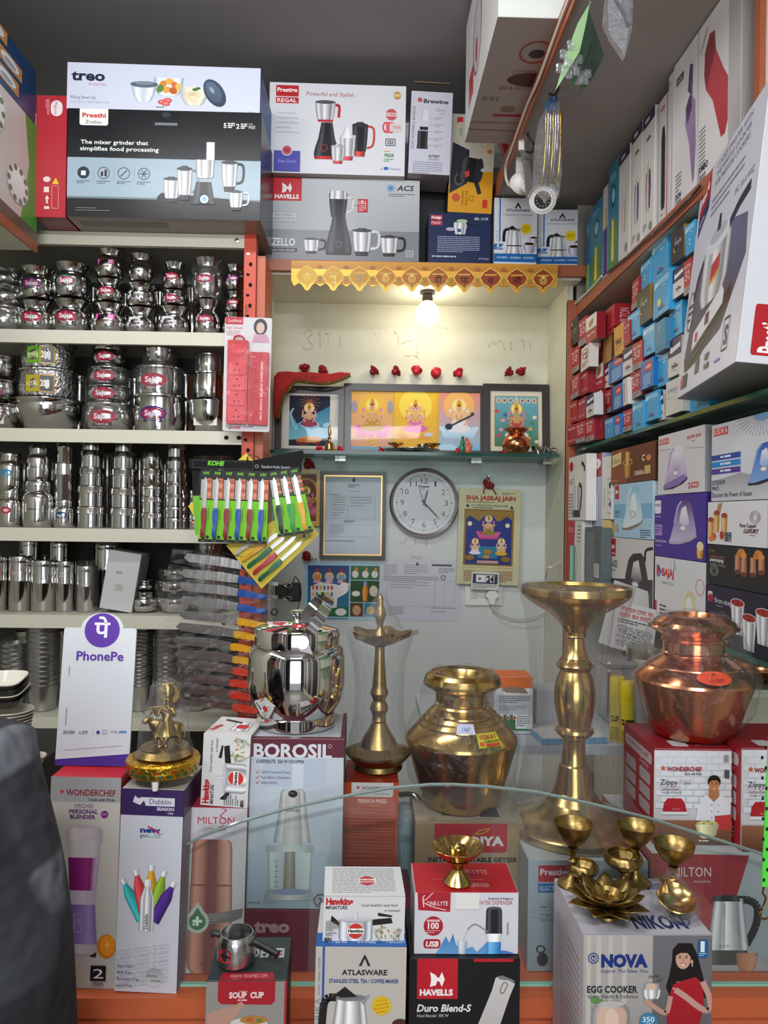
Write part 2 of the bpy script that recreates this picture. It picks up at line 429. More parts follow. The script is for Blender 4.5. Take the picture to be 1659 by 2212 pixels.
# loft slab on the right
ZL=2.615;XLo=0.437
ST('loft_slab',boxm(XLo,XR,-0.6,2.97,ZL,ZL+0.05),mat('loft_underside','#9c948f',0.8,vary=0.08,bscale=6,bump=0.15))
ST('trim_1',boxm(XLo-0.006,XLo,-0.6,2.97,ZL-0.004,ZL+0.054),M_EDGE)
# ============================================================ steel rack on the left
YR=2.45
ra=T('steel_rack','beige steel shelving rack with orange perforated posts','shelving rack',(0,YR,0))
RXL,RXR=-1.42,P(549,800,YR).x
zs=[P(300,y,YR).z for y in(503,716,929,1143,1330,1550)]
def shelfm(z,lip=0.042):
 return boxes([(RXL,RXR-0.03,0.0,0.40,-0.003+z,z),(RXL,RXR-0.03,-0.002,0.0,z-lip,z),(RXL,RXR-0.03,0.0,0.016,z-lip,z-lip+0.002)])
for i,z in enumerate(zs+[0.45]):
 s=ob('shelf_board',shelfm(z),M_BEIGE,ra)
 if i in(2,4):
  for dx in(-0.045,-0.085):ob('bolt_slot',prism(rrpts(RXR+dx-0.007,z-0.026,RXR+dx+0.007,z-0.014,0.005),-0.0035,-0.002),M_DARK,s)
def postm(x0,x1):
 bm=bmesh.new();boxm(x0,x1,-0.006,-0.004,0.0,2.40,bm=bm);boxm(x1-0.002,x1,-0.004,0.036,0.0,2.40,bm=bm);return fin(bm)
for x1 in(RXR,):
 po=ob('post',postm(x1-0.036,x1+0.002),M_RED,ra)
 k=0;z=2.33
 while z>0.9:
  me=prism(ellpts(x1-0.019+(0.004 if k%2 else-0.004),z,0.0055,0.0068 if k%2 else 0.0042,10),-0.0075,-0.0055)
  ob('slot',me,M_DARK if k%7 else M_STEEL2,po);z-=0.033;k+=1
 ob('post',boxm(x1-0.036,x1+0.002,0.365,0.40,0,2.4),M_RED,ra)
 ob('side_panel',boxm(x1+0.003,x1+0.03,0.01,0.19,0,2.33),M_ORANGE,ra)
ob('back_panel',boxm(RXL,RXR,0.40,0.405,0,2.35),mat('rack_back','#4a4846',0.7),ra)
ob('bolt',lathe([(0,0),(0.008,0),(0.008,0.004),(0,0.006)],6,False),M_STEEL2,ra,(RXR-0.06,-0.002,zs[0]-0.02),(R(90),0,0))
# ============================================================ left wall shelves (top-left corner of the view)
wl=T('wall_shelf','wooden wall shelf with orange edge at the upper left','shelf',(0,0,0))
zwl=PX(0,458,-1.02).z
ob('shelf_board',boxm(-1.44,-1.025,1.2,2.36,zwl-0.022,zwl),M_WALL,wl)
ob('edge_strip',boxm(-1.025,-1.02,1.2,2.36,zwl-0.03,zwl+0.001),M_EDGE,wl)
# ============================================================ right hand shelving
XF=0.733
rs=T('shelving_unit','wood and green glass shelving unit along the right wall','shelving unit',(0,0,0))
zw=(PX(1240,660,XF).z+PX(1490,425,XF).z)/2
zg1=(PX(1240,972,XF).z+PX(1659,837,XF).z)/2
zg2=(PX(1330,1312,XF).z+PX(1659,1432,XF).z)/2
ob('shelf_board',boxm(XF+0.004,XR,0.6,2.70,zw-0.035,zw),M_WALL,rs)
ob('edge_strip',boxm(XF,XF+0.004,0.6,2.70,zw-0.036,zw+0.001),M_EDGE,rs)
for zz in(zg1,zg2):
 g=ob('glass_shelf',boxm(XF+0.002,XR,0.6,2.68,zz-0.01,zz),film('shelf_glass',0.12,0,5,tint=(0.45,0.72,0.62),g=0.4,rough=.03),rs)
 ob('glass_edge',boxm(XF,XF+0.002,0.6,2.68,zz-0.01,zz),M_GREEN,g)
ob('end_panel',boxm(XF-0.03,XF+0.002,2.69,2.71,0.6,zw+0.02),M_WOOD,rs)
ob('back_panel',boxm(XF+0.003,XR,2.70,2.715,0.6,ZL),mat('grey_ply','#9a958c',0.6,vary=0.1,bscale=12),rs)
ob('divider_post',boxm(XF-0.002,XF+0.36,1.425,1.445,zw+0.001,ZL-0.001),M_WOOD,rs)
ob('base_cabinet',boxm(XF+0.08,XR,1.66,2.68,0.0,0.95),M_WALL,rs)
print('shelf z',zw,zg1,zg2,zs,zwl)
# ============================================================ counter
YG=1.185;ZK=P(800,2130,YG).z
ct=T('display_counter','orange laminate shop counter the display cartons stand on','counter',(0,0,0))
ob('counter_top',boxm(-1.0,1.05,1.155,1.50,ZK-0.03,ZK),M_ORANGE,ct)
ob('front_panel',boxm(-1.0,1.05,1.165,1.185,0.05,ZK-0.03),M_ORANGE,ct)
ob('plinth',boxm(-0.98,1.03,1.19,1.48,0.0,ZK-0.03),mat('counter_core','#6b4a3a',0.7),ct)
ZF=0.60
ob('front_step',boxm(-0.33,0.62,0.86,1.154,0.0,ZF),M_ORANGE,ct)
pane_top=[(383,1836),(440,1806),(520,1776),(620,1748),(730,1724),(840,1704),(930,1696),(980,1696),(1050,1700),(1160,1712),(1280,1738),(1400,1768),(1520,1805),(1659,1850),(1760,1884)]
g=T('counter_glass','clear counter glass pane with an arched polished top edge','glass pane',(0,YG,ZK))
pts=[(P(x,y,YG).x,P(x,y,YG).z-ZK)for x,y in pane_top]
poly=[(pts[0][0],0.0)]+pts+[(pts[-1][0],0.0)]
ob('pane',prism(poly,0,0.006),M_GLASS,g)
bm=bmesh.new();tube([(x,0.003,z)for x,z in[(pts[0][0],0.0)]+pts],0.0028,6,bm=bm)
ob('polished_edge',fin(bm,True),mat('glass_rim','#7d8c88',0.15,spec=0.8),g)
ob('bottom_edge',boxm(pts[0][0],pts[-1][0],-0.001,0.007,0.0,0.003),mat('pale_green_glass_edge','#8fd0b8',0.1),g)
# unseen behind the camera: entrance wall, and side panels added to streak steel reflections
ST('wall_front',boxes([(XL,-0.85,-2.45,-2.4,0,ZC),(0.85,XR,-2.45,-2.4,0,ZC),(-0.85,0.85,-2.45,-2.4,2.65,ZC)]),mat('dark_shopfront','#3a3230',.6))
k=0
for sx_,x in((-1,XL),(1,XR)):
 y=-2.35
 while y<0.55:
  c=['#241f1e','#b8b0a4','#4a2420','#302c34','#8c8880','#1c2430'][k%6];w=(.16,.30,.22,.12,.26)[k%5]
  ST('added_reflection_panel',boxm(x-.03 if sx_>0 else x+.001,x-.001 if sx_>0 else x+.03,y,y+w,.3,2.5),mat('panel_'+c,c,.5));y+=w+.02;k+=1
  # ============================================================ pictures printed on the cartons
def jar(a,cx,by,w,h,rmp=STEEL,handle='#222222',side=1,lid='#3a3a3e',foot=None):
 hw=w/2
 if handle:a.path([(cx+side*hw*.8,by-h*.88),(cx+side*(hw+w*.36),by-h*.82),(cx+side*(hw+w*.34),by-h*.35),(cx+side*hw*.9,by-h*.25)],w*.14,handle,3)
 a.lath(cx,[(by-h*.9,hw),(by-h*.5,hw*.94),(by-h*.18,hw*.8),(by-h*.14,hw*.7)],rmp)
 a.lath(cx,[(by-h*.15,hw*.7),(by,hw*.62)],ramp(foot or '#2a2a2e'))
 a.ell(cx,by-h*.91,hw*1.04,h*.06,lid)
 a.lath(cx,[(by-h,hw*.35),(by-h*.92,hw*.7)],ramp(lid))
def mixbase(a,cx,by,w,h,rmp=BLK,knob='#5a5a60',foot=None):
 hw=w/2
 a.lath(cx,[(by-h,hw*.5),(by-h*.8,hw*.6),(by-h*.5,hw*.82),(by-h*.2,hw),(by-h*.05,hw)],rmp)
 a.lath(cx,[(by-h*.06,hw),(by,hw*.94)],ramp(foot or '#151515'))
 a.ring(cx,by-h*.28,w*.13,w*.13,w*.03,knob)
def cooker(a,cx,by,w,h,hd='#1c1c1e',sticker='#c8372e',side=1):
 hw=w/2
 a.poly([(cx+side*hw*.95,by-h*.72),(cx+side*hw*2.1,by-h*.78),(cx+side*hw*2.2,by-h*.6),(cx+side*hw*.95,by-h*.52)],hd)
 a.poly([(cx+side*hw*1.3,by-h*.95),(cx+side*hw*2.15,by-h*.86),(cx+side*hw*2.15,by-h*.8),(cx+side*hw*1.3,by-h*.84)],hd)
 a.poly([(cx-side*hw*.95,by-h*.62),(cx-side*hw*1.45,by-h*.86),(cx-side*hw*1.5,by-h*.66),(cx-side*hw*.95,by-h*.5)],hd)
 a.lath(cx,[(by-h*.72,hw),(by-h*.1,hw),(by,hw*.9)],STEEL)
 a.ell(cx,by-h*.73,hw*.97,h*.13,'#d8d8dc','#9c9ca2');a.ell(cx,by-h*.75,hw*.6,h*.07,'#c2c2c8')
 a.lath(cx,[(by-h,hw*.1),(by-h*.75,hw*.13)],STEEL)
 if sticker:
  r=h*.26;a.ell(cx,by-h*.34,r*1.05,r*1.05,'#f4f2ee');a.ell(cx,by-h*.34,r,r,sticker);a.rect(cx-r*1.05,by-h*.34-r*.33,cx+r*1.05,by-h*.34+r*.33,'#f4f2ee')
def moka(a,cx,by,w,h):
 hw=w/2
 a.path([(cx-hw*.5,by-h*.86),(cx-hw*1.25,by-h*.84),(cx-hw*1.42,by-h*.6),(cx-hw*1.42,by-h*.42)],w*.2,'#1b1b1d',4)
 a.lath(cx,[(by-h*.86,hw*.72),(by-h*.3,hw*1.0)],STEEL)
 a.lath(cx,[(by-h*.3,hw*1.02),(by-h*.26,hw*1.02)],BLK)
 a.lath(cx,[(by-h*.26,hw*.9),(by,hw*1.15)],STEEL)
 a.poly([(cx+hw*.3,by-h*.86),(cx+hw*1.02,by-h*.9),(cx+hw*.7,by-h*.76)],'#8f8f94')
 a.ell(cx,by-h*.86,hw*.76,h*.045,'#77777c');a.poly([(cx-hw*.8,by-h*.9),(cx-hw*.3,by-h),(cx+hw*.1,by-h*.92),(cx+hw*.35,by-h*.87),(cx-hw*.5,by-h*.86)],'#1b1b1d')
def iron(a,x,y,w,h,body,hi,sole='#6a6a72',rot=0,ramp_=None):
 """clothes iron standing on its heel, seen from the front three-quarter; box x,y,w,h"""
 q=lambda u,v:(x+u*w,y+v*h)
 a.poly([q(.02,.98),q(0,.9),q(.35,.82),q(.95,.7),q(1,.78),q(.8,.88),q(.4,.97)],sole)
 a.poly([q(.02,.92),q(.2,.5),q(.33,.12),q(.45,.03),q(.7,.0),q(.8,.08),q(.98,.68),q(.93,.78),q(.6,.86),q(.2,.93)],body,hi)
 a.poly([q(.38,.5),q(.46,.2),q(.62,.14),q(.74,.5),q(.6,.6)],'#e9eaee',hi)
 a.ell(*q(.52,.62),w*.12,h*.07,'#e8e8ec');a.ring(*q(.52,.62),w*.12,h*.07,w*.03,'#9a9aa2')
 a.path([q(.2,.52),q(.32,.16),q(.45,.05)],w*.05,hi)
def bottle(a,cx,by,w,h,c,cap='#d6d6da',rot=0,outline=None):
 hw=w/2;o=(cx,by)
 r=c if isinstance(c,list)else ramp(c,.75)
 a.lath(cx,[(by,hw*.9),(by-h*.03,hw),(by-h*.62,hw),(by-h*.74,hw*.72),(by-h*.84,hw*.45),(by-h*.88,hw*.45)],r,rot,o)
 a.lath(cx,[(by-h*.88,hw*.52),(by-h,hw*.52)],ramp(cap,.7),rot,o)
def cup(a,cx,by,w,c='#c9c4d8'):
 a.lath(cx,[(by-w*.8,w*.5),(by-w*.3,w*.44),(by,w*.28)],ramp(c,.7));a.ell(cx,by-w*.8,w*.5,w*.16,'#f0eef4');a.ell(cx,by-w*.78,w*.42,w*.12,'#3a1f14')
 a.ring(cx+w*.55,by-w*.45,w*.2,w*.22,w*.07,c)
def seal(a,cx,cy,r,c,c2='#ffffff',pts=16):
 a.poly([(cx+(r if k%2 else r*.88)*math.cos(math.pi*k/pts),cy+(r if k%2 else r*.88)*math.sin(math.pi*k/pts))for k in range(pts*2)],c)
def star(a,cx,cy,r,c):
 a.poly([(cx+(r if k%2==0 else r*.45)*math.sin(math.pi*k/5),cy-(r if k%2==0 else r*.45)*math.cos(math.pi*k/5))for k in range(10)],c)
def havlogo(a,cx,cy,s):
 w='#f6f0ee'
 a.poly([(cx-s*.5,cy-s*.5),(cx-s*.1,cy-s*.28),(cx-s*.02,cy-s*.12),(cx+s*.12,cy-s*.12),(cx+s*.3,cy-s*.5),(cx+s*.5,cy),(cx+s*.3,cy+s*.5),(cx+s*.12,cy+s*.12),(cx-s*.02,cy+s*.12),(cx-s*.1,cy+s*.4),(cx-s*.5,cy+s*.5),(cx-s*.42,cy)],w)
def face(a,cx,cy,r,skin='#b98262',hair='#17120f',long=0):
 if long:a.poly([(cx-r*.9,cy-r*.9),(cx,cy-r*1.5),(cx+r*1.1,cy-r*1.1),(cx+r*1.7,cy+r*1.5),(cx+r*2.2,cy+r*long),(cx+r*.8,cy+r*long),(cx-r*1.3,cy+r*long*1.1),(cx-r*1.4,cy+r*1.5)],hair)
 else:a.ell(cx,cy-r*.45,r*.98,r*.95,hair)
 a.ell(cx,cy,r*.78,r*1.05,skin);a.poly([(cx-r*.8,cy-r*.3),(cx-r*.5,cy-r*1.1),(cx+r*.6,cy-r*1.1),(cx+r*.82,cy-r*.2),(cx+r*.4,cy-r*.62),(cx-r*.3,cy-r*.62)],hair)
 for sx in(-1,1):
  a.ell(cx+sx*r*.33,cy-r*.12,r*.13,r*.06,'#2a1a14');a.line(cx+sx*r*.18,cy-r*.3,cx+sx*r*.5,cy-r*.32,r*.07,'#2a1a14')
 a.line(cx,cy-r*.05,cx+r*.06,cy+r*.28,r*.06,'#96644a');a.poly([(cx-r*.3,cy+r*.45),(cx+r*.3,cy+r*.45),(cx,cy+r*.68)],'#f3ece6');a.path([(cx-r*.32,cy+r*.44),(cx,cy+r*.5),(cx+r*.32,cy+r*.44)],r*.06,'#8c3b36')
 # ============================================================ cartons along the top
def a_mixbig(a):
 a.rect(143,238,562,492,'#16191c');a.rect(144,344,562,432,'#9fb2bf');a.rect(144,428,562,432,'#6f8088')
 a.poly([(340,424),(348,417),(562,432),(562,470),(500,462),(420,458),(335,440)],'#1a1c1f')
 a.rr(171,237,232,275,5,'#f2f0ea').text('Preethi',177,258,9.5,'#c8323a',w=50,b=.03).text('Zodiac',183,271,7,'#3a3a3c',w=36)
 a.text('The mixer grinder that',174,315,8.6,'#eceeee',w=144,b=.02).text('simplifies food processing',173,329,8.6,'#eceeee',w=168,b=.02)
 for i,x in enumerate((181,224,267,310)):
  a.ring(x,377,13,13,1.4,'#2a3238');a.small(x-15,394,30,2,4,'#50606a',seed=i)
  if i:a.line(x-21,364,x-21,396,.7,'#7e909c')
 a.ell(181,377,12,12,'#2a3238').rect(176,373,186,383,'#dfe6ea').rr(218,374,223,384,2,'#333').rect(226,370,231,384,'#333')
 a.line(260,384,274,370,2,'#444')
 for k in range(3):a.line(310-9*math.cos(k*1.047),377-9*math.sin(k*1.047),310+9*math.cos(k*1.047),377+9*math.sin(k*1.047),1.6,'#333')
 a.rr(330,244,381,272,3,'#101316').ell(356,249,10,6,'#33373a').rect(332,266,380,272,'#777c80')
 a.text('5',479,274,10,'#e8e8e8',b=.03).small(488,263,15,3,4.2,'#e8e8e8',2.6).text('2',506,275,10,'#e8e8e8',b=.03).small(516,264,14,3,4.2,'#e8e8e8',2.6).text('FREE',533,275,7,'#e8e8e8',w=14).small(533,264,14,1,3,'#e8e8e8')
 jar(a,369,437,34,55,handle='#c9ccd0');jar(a,397,432,32,74,handle='#8b8f94');a.lath(438,[(392,16),(430,23),(440,27)],BLK);a.ell(440,429,9,9,'#d0e4ff').ell(440,429,5,5,'#78b4f8')
 a.lath(441,[(344,20),(380,18),(384,14)],STEEL);a.lath(452,[(306,9),(344,9)],WHT);jar(a,493,411,34,68,handle='#26282b');jar(a,508,452,30,44,handle='#c9ccd0')
 a.small(166,453,72,1,3,'#999',1.2).small(166,458,122,1,3,'#999',1.2)
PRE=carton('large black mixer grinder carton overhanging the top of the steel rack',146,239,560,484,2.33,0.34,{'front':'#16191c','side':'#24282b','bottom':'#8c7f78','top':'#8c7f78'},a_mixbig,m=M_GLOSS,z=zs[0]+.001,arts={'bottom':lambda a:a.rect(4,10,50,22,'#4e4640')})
def a_treo(a):
 a.rect(144,138,562,244,'#d4d8ea');a.text('treo',155,179,21,'#262a44',w=72,b=.035).text('BY MILTON',193,190,5.5,'#c8505a',w=35).text('Mixing Bowl Set',154,219,7,'#5a5f70',w=54).text('with Easy Lid 500+1000+1500',154,228,5,'#9aa0b4',w=82).text('3 Pcs',535,240,5,'#6a7080')
 a.lath(363,[(168,32),(190,30),(204,22),(207,15)],[(-1,'#8fa0a8'),(-.7,'#e8f0f4'),(0,'#dfe6ea'),(.7,'#eef4f8'),(1,'#8a9aa4')])
 for dx,dy,c in((-14,-8,'#e08a3a'),(0,-14,'#f0b050'),(12,-6,'#d8743a'),(-6,4,'#e8a048'),(8,6,'#c65f30'),(-20,2,'#5a8a3c'),(20,-2,'#f4c060')):a.ell(365+dx,190+dy,9,7,c,rot=dx*3)
 a.lath(310,[(184,27),(205,23),(220,15),(222,10)],[(-1,'#a0b0ba'),(-.6,'#f0f4f8'),(0,'#c8d2da'),(.7,'#eef4f8'),(1,'#90a0aa')]);a.ell(311,184,30,7,'#5b6b78').ell(311,181,20,4,'#7d8e9a')
 a.lath(418,[(186,31),(206,29),(222,20),(226,14)],[(-1,'#a8b4b0'),(-.5,'#f0e8d4'),(0,'#e8dcc0'),(.6,'#f0ead8'),(1,'#9aa8a4')])
 for k in range(14):a.ring(405+(k*7)%28,200+(k*5)%16,7,4,1.2,['#e8d8a8','#d8c48c','#f4e8c4'][k%3])
 a.ell(420,192,6,3,'#4a7a3a').ell(427,189,5,2.4,'#3a6a34')
 a.ell(462,198,33,20,'#45566a','#2f3e50',rot=56).ell(460,197,25,14,'#5d7086','#46586c',rot=56).ell(456,192,8,4,'#8fa2b4',rot=56)
 for x,y in((350,221),(362,217),(358,224)):a.ell(x,y,9,5,'#d84a4a').ell(x,y,6,3,'#f08a80')
 for x in(340,346,352):a.ell(x,232,2,1.5,'#5a8a4a')
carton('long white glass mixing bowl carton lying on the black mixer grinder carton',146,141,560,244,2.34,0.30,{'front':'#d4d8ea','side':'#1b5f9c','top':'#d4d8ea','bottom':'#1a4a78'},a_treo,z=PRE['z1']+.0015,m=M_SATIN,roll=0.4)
def a_redbox(a):
 a.rr(106,218,131,252,12,'#ecdfe0').text('Pigeon',114,222,6,'#b8303a',w=26,rot=90).small(103,216,34,3,3,'#e8b0b0',rot=90)
 a.poly([(111,398),(119,384),(126,398)],'#e8c030');a.frame(111,402,125,450,.9,'#e8b0b0')
 a.ell(100,388,8,6,'#ecd0d0').rect(94,404,105,416,'#ecd0d0').poly([(96,430),(106,430),(101,422)],'#ecd0d0').rect(99,430,103,440,'#ecd0d0').rect(95,446,106,452,'#ecd0d0')
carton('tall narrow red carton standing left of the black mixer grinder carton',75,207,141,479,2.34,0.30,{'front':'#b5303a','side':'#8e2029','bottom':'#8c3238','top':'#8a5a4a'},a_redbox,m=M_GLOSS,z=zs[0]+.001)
# left wall cartons (their printed faces look to the right)
def wallbox(label,Y0,Y1,z0,z1,cols,art,X=-1.02,d=0.3,m=None,roll=0,name='carton'):
 w=Y1-Y0
 t=T(name,label,'box',(X-d/2,(Y0+Y1)/2,z0),90,None)
 ob('carton_body',cartonm(w,z1-z0,d,cols,m or M_SATIN),None,t)
 A=Art(0,0,100,100);art(A);ob('printed_front',A.mesh(w,z1-z0,'front',d,m or M_SATIN),None,t);return t
def a_plates(a):
 a.rect(0,0,100,100,'#cfc4bd');a.poly([(88,0),(100,0),(100,100),(84,100),(92,40)],'#4c9a3c');a.poly([(0,84),(100,92),(100,100),(0,100)],'#6a5a4c')
 for cx,cy,r in((10,20,26),(60,22,20),(40,62,36),(82,66,16)):
  a.ell(cx,cy,r*.6,r,'#f2f0ee','#dcdad8');a.ring(cx,cy,r*.6,r,1.2,'#c8c4c0');a.ell(cx,cy,r*.36,r*.62,'#faf8f6','#e6e4e2')
  for k in range(10):a.ell(cx+r*.48*math.cos(k*.63),cy+r*.82*math.sin(k*.63),1.5,2.4,'#6a7a5c')
zb=PX(72,265,-1.02).z
wallbox('dinner set carton printed with white plates on the left wall shelf',1.62,2.35,zwl+0.001,zb,{'front':'#cfc4bd','side':'#4c9a3c'},a_plates,m=M_GLOSS)
def a_bluel(a):
 a.rect(0,0,100,100,'#1f3e66')
 a.rr(40,0,52,34,3,'#d88a3c').small(44,40,18,9,5,'#c8d0dc')
 for x,y in((72,12),(64,48),(82,44),(80,76)):a.rr(x-8,y-12,x+8,y+12,1,'#c08850').ell(x,y,6,9,'#dfe4e8').ell(x,y+2,4,5,'#99a4ac')
wallbox('dark blue kitchenware carton on top of the dinner set carton',1.40,2.33,zb+0.001,PX(40,105,-1.02).z,{'front':'#1f3e66','side':'#18304e','top':'#18304e'},a_bluel,m=M_GLOSS)
# ---- above the niche
def a_regal(a):
 a.rect(578,176,876,380,'#e4e4ea');a.rr(593,187,642,211,2,'#c8282e').text('Prestige',596,201,8.5,'#fff',w=43,b=.03).line(602,206,634,205,1,'#8a1a1e').rect(593,213,642,226,'#c8282e').text('REGAL',596,223.5,8,'#fff',w=42,b=.02)
 a.text('Powerful and Stylish.',658,208,9,'#b0525c',w=105,it=.25)
 for i,s in enumerate(('3 Stainless Steel Jars','1 Transparent Juicer Jar','4 Super-efficient Blades','Appealing Design','Powerful 750 Watts Motor')):a.text(s,593,249+i*10.4,4.4,'#9a96a8',w=(44,50,48,34,53)[i],it=.2)
 a.lath(704,[(265,12),(300,18),(318,24),(332,27),(340,26)],BLK);a.lath(704,[(338,27),(345,25)],REDR);a.ring(699,320,8,8,1.6,'#b03038');a.lath(700,[(222,22),(250,19),(260,16)],STEEL);a.rect(684,259,717,264,'#c03038');a.ell(700,221,22,4,'#55585c');a.path([(722,227),(730,229),(729,254)],6,'#c03c40',3)
 jar(a,776,337,34,75,BLK,'#d04a44',1,'#34363a','#d04a44');jar(a,750,346,34,58,STEEL,None,1,'#d8d8dc','#e0505a');a.lath(748,[(272,3),(292,12),(298,17)],WHT);jar(a,729,354,30,42,STEEL,None,1,'#b8b8bc','#d8504a')
 seal(a,855,202,9,'#d09a4a');a.rect(847,199,863,205,'#e8c890')
 seal(a,843,244,13,'#d05a60');a.rect(830,240,857,248,'#f0dede').text('5 YEAR',832,246.5,5,'#c0303a',w=22,b=.02)
 a.ell(832,272,8,12,'#d84a50').ell(832,272,5,8,'#f0d8d8').rect(832,260,847,284,'#e06a6e').rr(840,263,866,281,2,'#e8d4d6').text('750',846,274,5.5,'#c0303a',w=16)
 a.frame(832,297,852,311,1.6,'#555a60').text('ISI',836,308,8,'#555a60',w=12,b=.02).text('PRIDE',830,336,7,'#4a8a5a',w=20,b=.02).small(828,340,22,2,4,'#70a880').small(828,323,24,1,4,'#e8a060')
 a.rect(591,329,648,374,'#5355b0').text('Mixer Grinder',600,355,7,'#a8acf0',w=40,it=.2);a.ell(619,328,12,12,'#e8e4ee').ell(619,328,10,10,'#d0606a').ell(619,328,6,5,'#b83a44')
 a.text('A',822,364,4,'#6878b8').rect(829,358,838,364,'#3a70c8').text('Product',841,364,5,'#8a9ad0',w=24)
zsh=ZS
ZELLO=carton('wide silver mixer grinder carton lying on the wooden shelf',573,386,905,563,2.63,0.30,{'front':'#b9bcbf','side':'#9a9da0','top':'#b0b2b4'},lambda a:(a.rect(570,380,910,500,'#c4c7ca','#a9acaf'),a.rect(570,498,910,565,'#83868a'),a.rect(588,381,650,436,'#c82a34'),havlogo(a,618,408,22),a.text('HAVELLS',592,431,8.5,'#fff',w=52,b=.04),a.text('ACS',855,409,11,'#2c2e34',w=38,b=.02,it=.2),[a.line(842-9*math.cos(k*.785),404-9*math.sin(k*.785),842+9*math.cos(k*.785),404+9*math.sin(k*.785),2,'#3f86c8')for k in range(4)],a.small(838,416,56,2,4,'#6a6d70'),a.rr(587,460,641,481,3,'#8f9296').rr(588,461,640,480,3,'#c2c5c8').text('750 W, POWERFUL',593,469,4,'#3a3c40',w=40).text('HEAVY-DUTY MOTOR',591,477,4.5,'#3a3c40',w=45),a.text('ZELLO',587,533,16,'#e8e8ea',w=50,b=.02).rr(582,538,642,547,2,'#2b2d30').text('4 JAR MIXER GRINDER',587,545,4.2,'#ddd',w=50),mixbase(a,731,551,56,82),a.lath(729,[(418,20),(440,19),(469,15)],BLK),a.lath(729,[(412,18),(430,19)],STEEL),a.path([(748,426),(762,428),(760,452),(748,460)],4,'#d8dadc'),a.line(762,443,772,443,1,'#c82a34'),a.rect(771,429,793,458,'#b8323c').text('1.75 L',773,440,7,'#fff',w=17,b=.03).small(774,443,16,4,3.4,'#e8c8c8'),jar(a,672,549,34,34,STEEL,'#2a2a2c'),jar(a,781,552,42,60,STEEL,'#d8dadc'),jar(a,840,552,38,46,STEEL,'#222'),a.frame(877,540,892,552,1.4,'#d8dadc').text('ISI',880,550,7,'#d8dadc',w=9)),z=ZS+0.001,m=M_GLOSS)
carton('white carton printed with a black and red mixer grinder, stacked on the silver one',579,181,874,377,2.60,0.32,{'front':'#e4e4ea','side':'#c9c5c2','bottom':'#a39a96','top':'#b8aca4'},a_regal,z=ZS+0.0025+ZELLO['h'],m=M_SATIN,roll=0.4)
def a_brew(a):
 a.rect(876,190,976,395,'#cfcfdc');seal(a,900,216,6,'#c05058',pts=3);a.text('Brewine',908,222,8.5,'#2a2a34',w=54,b=.03)
 a.text('MOST POWERFUL BLENDER',891,322,6,'#55555f',w=92,rot=-90);a.text('Nora',934,240,8,'#9a98a8',w=22,it=.4).text('500',942,248,5,'#9a98a8',w=12,it=.4)
 a.lath(914,[(236,6),(262,9)],[(-1,'#9a9aa8'),(-.8,'#dcdce8'),(.8,'#dcdce8'),(1,'#9a9aa8')]);a.rect(902,274,920,281,'#26262e').lath(909,[(283,11),(310,11),(322,12)],BLK)
 for i in range(5):a.line(922,254+i*15,932,254+i*15,.7,'#888').small(934,252+i*15,18,2,4,'#a0a0b0',seed=i)
 a.text('NUTRIFIT',924,340,5.5,'#2a2a34',w=24,b=.02).text('BLENDER',924,346,4,'#8a8a98',w=22);a.small(890,350,64,6,4.6,'#a0a0b0')
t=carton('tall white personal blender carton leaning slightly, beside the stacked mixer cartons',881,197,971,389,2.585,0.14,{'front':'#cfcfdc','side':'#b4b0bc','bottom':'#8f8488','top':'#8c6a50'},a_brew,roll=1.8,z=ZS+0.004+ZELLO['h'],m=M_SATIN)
ob('open_flap',boxm(-0.062,0.062,-0.065,-0.063,0,0.02),mat('kraft_card','#a98a68',0.8),t,(0,0,t['h']-0.001),(R(-70),0,0))
carton('plain grey carton hidden in the gap behind the silver mixer carton',904,400,962,560,2.78,0.10,{'front':'#3b3a3c'},z=ZS+0.001,m=M_MATTE)
def a_navy(a):
 a.rect(920,455,1065,570,'#222e52');a.rect(929,465,954,475,'#c23a44').text('Prestige',931,473,6,'#fff',w=21,b=.02).rect(929,477,954,487,'#c23a44').text('Popular',931,484,6,'#f8d8d8',w=20)
 a.text('SIZE - 1.5 LTR',1024,474,5,'#e4e8f0',w=30,b=.02);a.lath(993,[(480,14),(488,15),(506,11)],STEEL);a.ell(997,477,12,4,'#a8c8a0').line(1006,482,1026,489,3,'#1a1c24').ell(972,495,10,4,'#b8b0c8').rect(987,494,995,501,'#3a58a0')
 a.small(944,511,92,9,4,'#a8b0cc',1.6);a.small(932,553,88,1,5,'#c0c8e0',3);a.text('A Product',1034,560,4,'#d8dcec',w=22)
zv=ZS+0.001
NAVY=carton('small navy pressure cooker carton on the wooden shelf',924,460,1060,566,2.63,0.2,{'front':'#222e52','top':'#2a3660'},a_navy,z=zv,m=M_GLOSS)
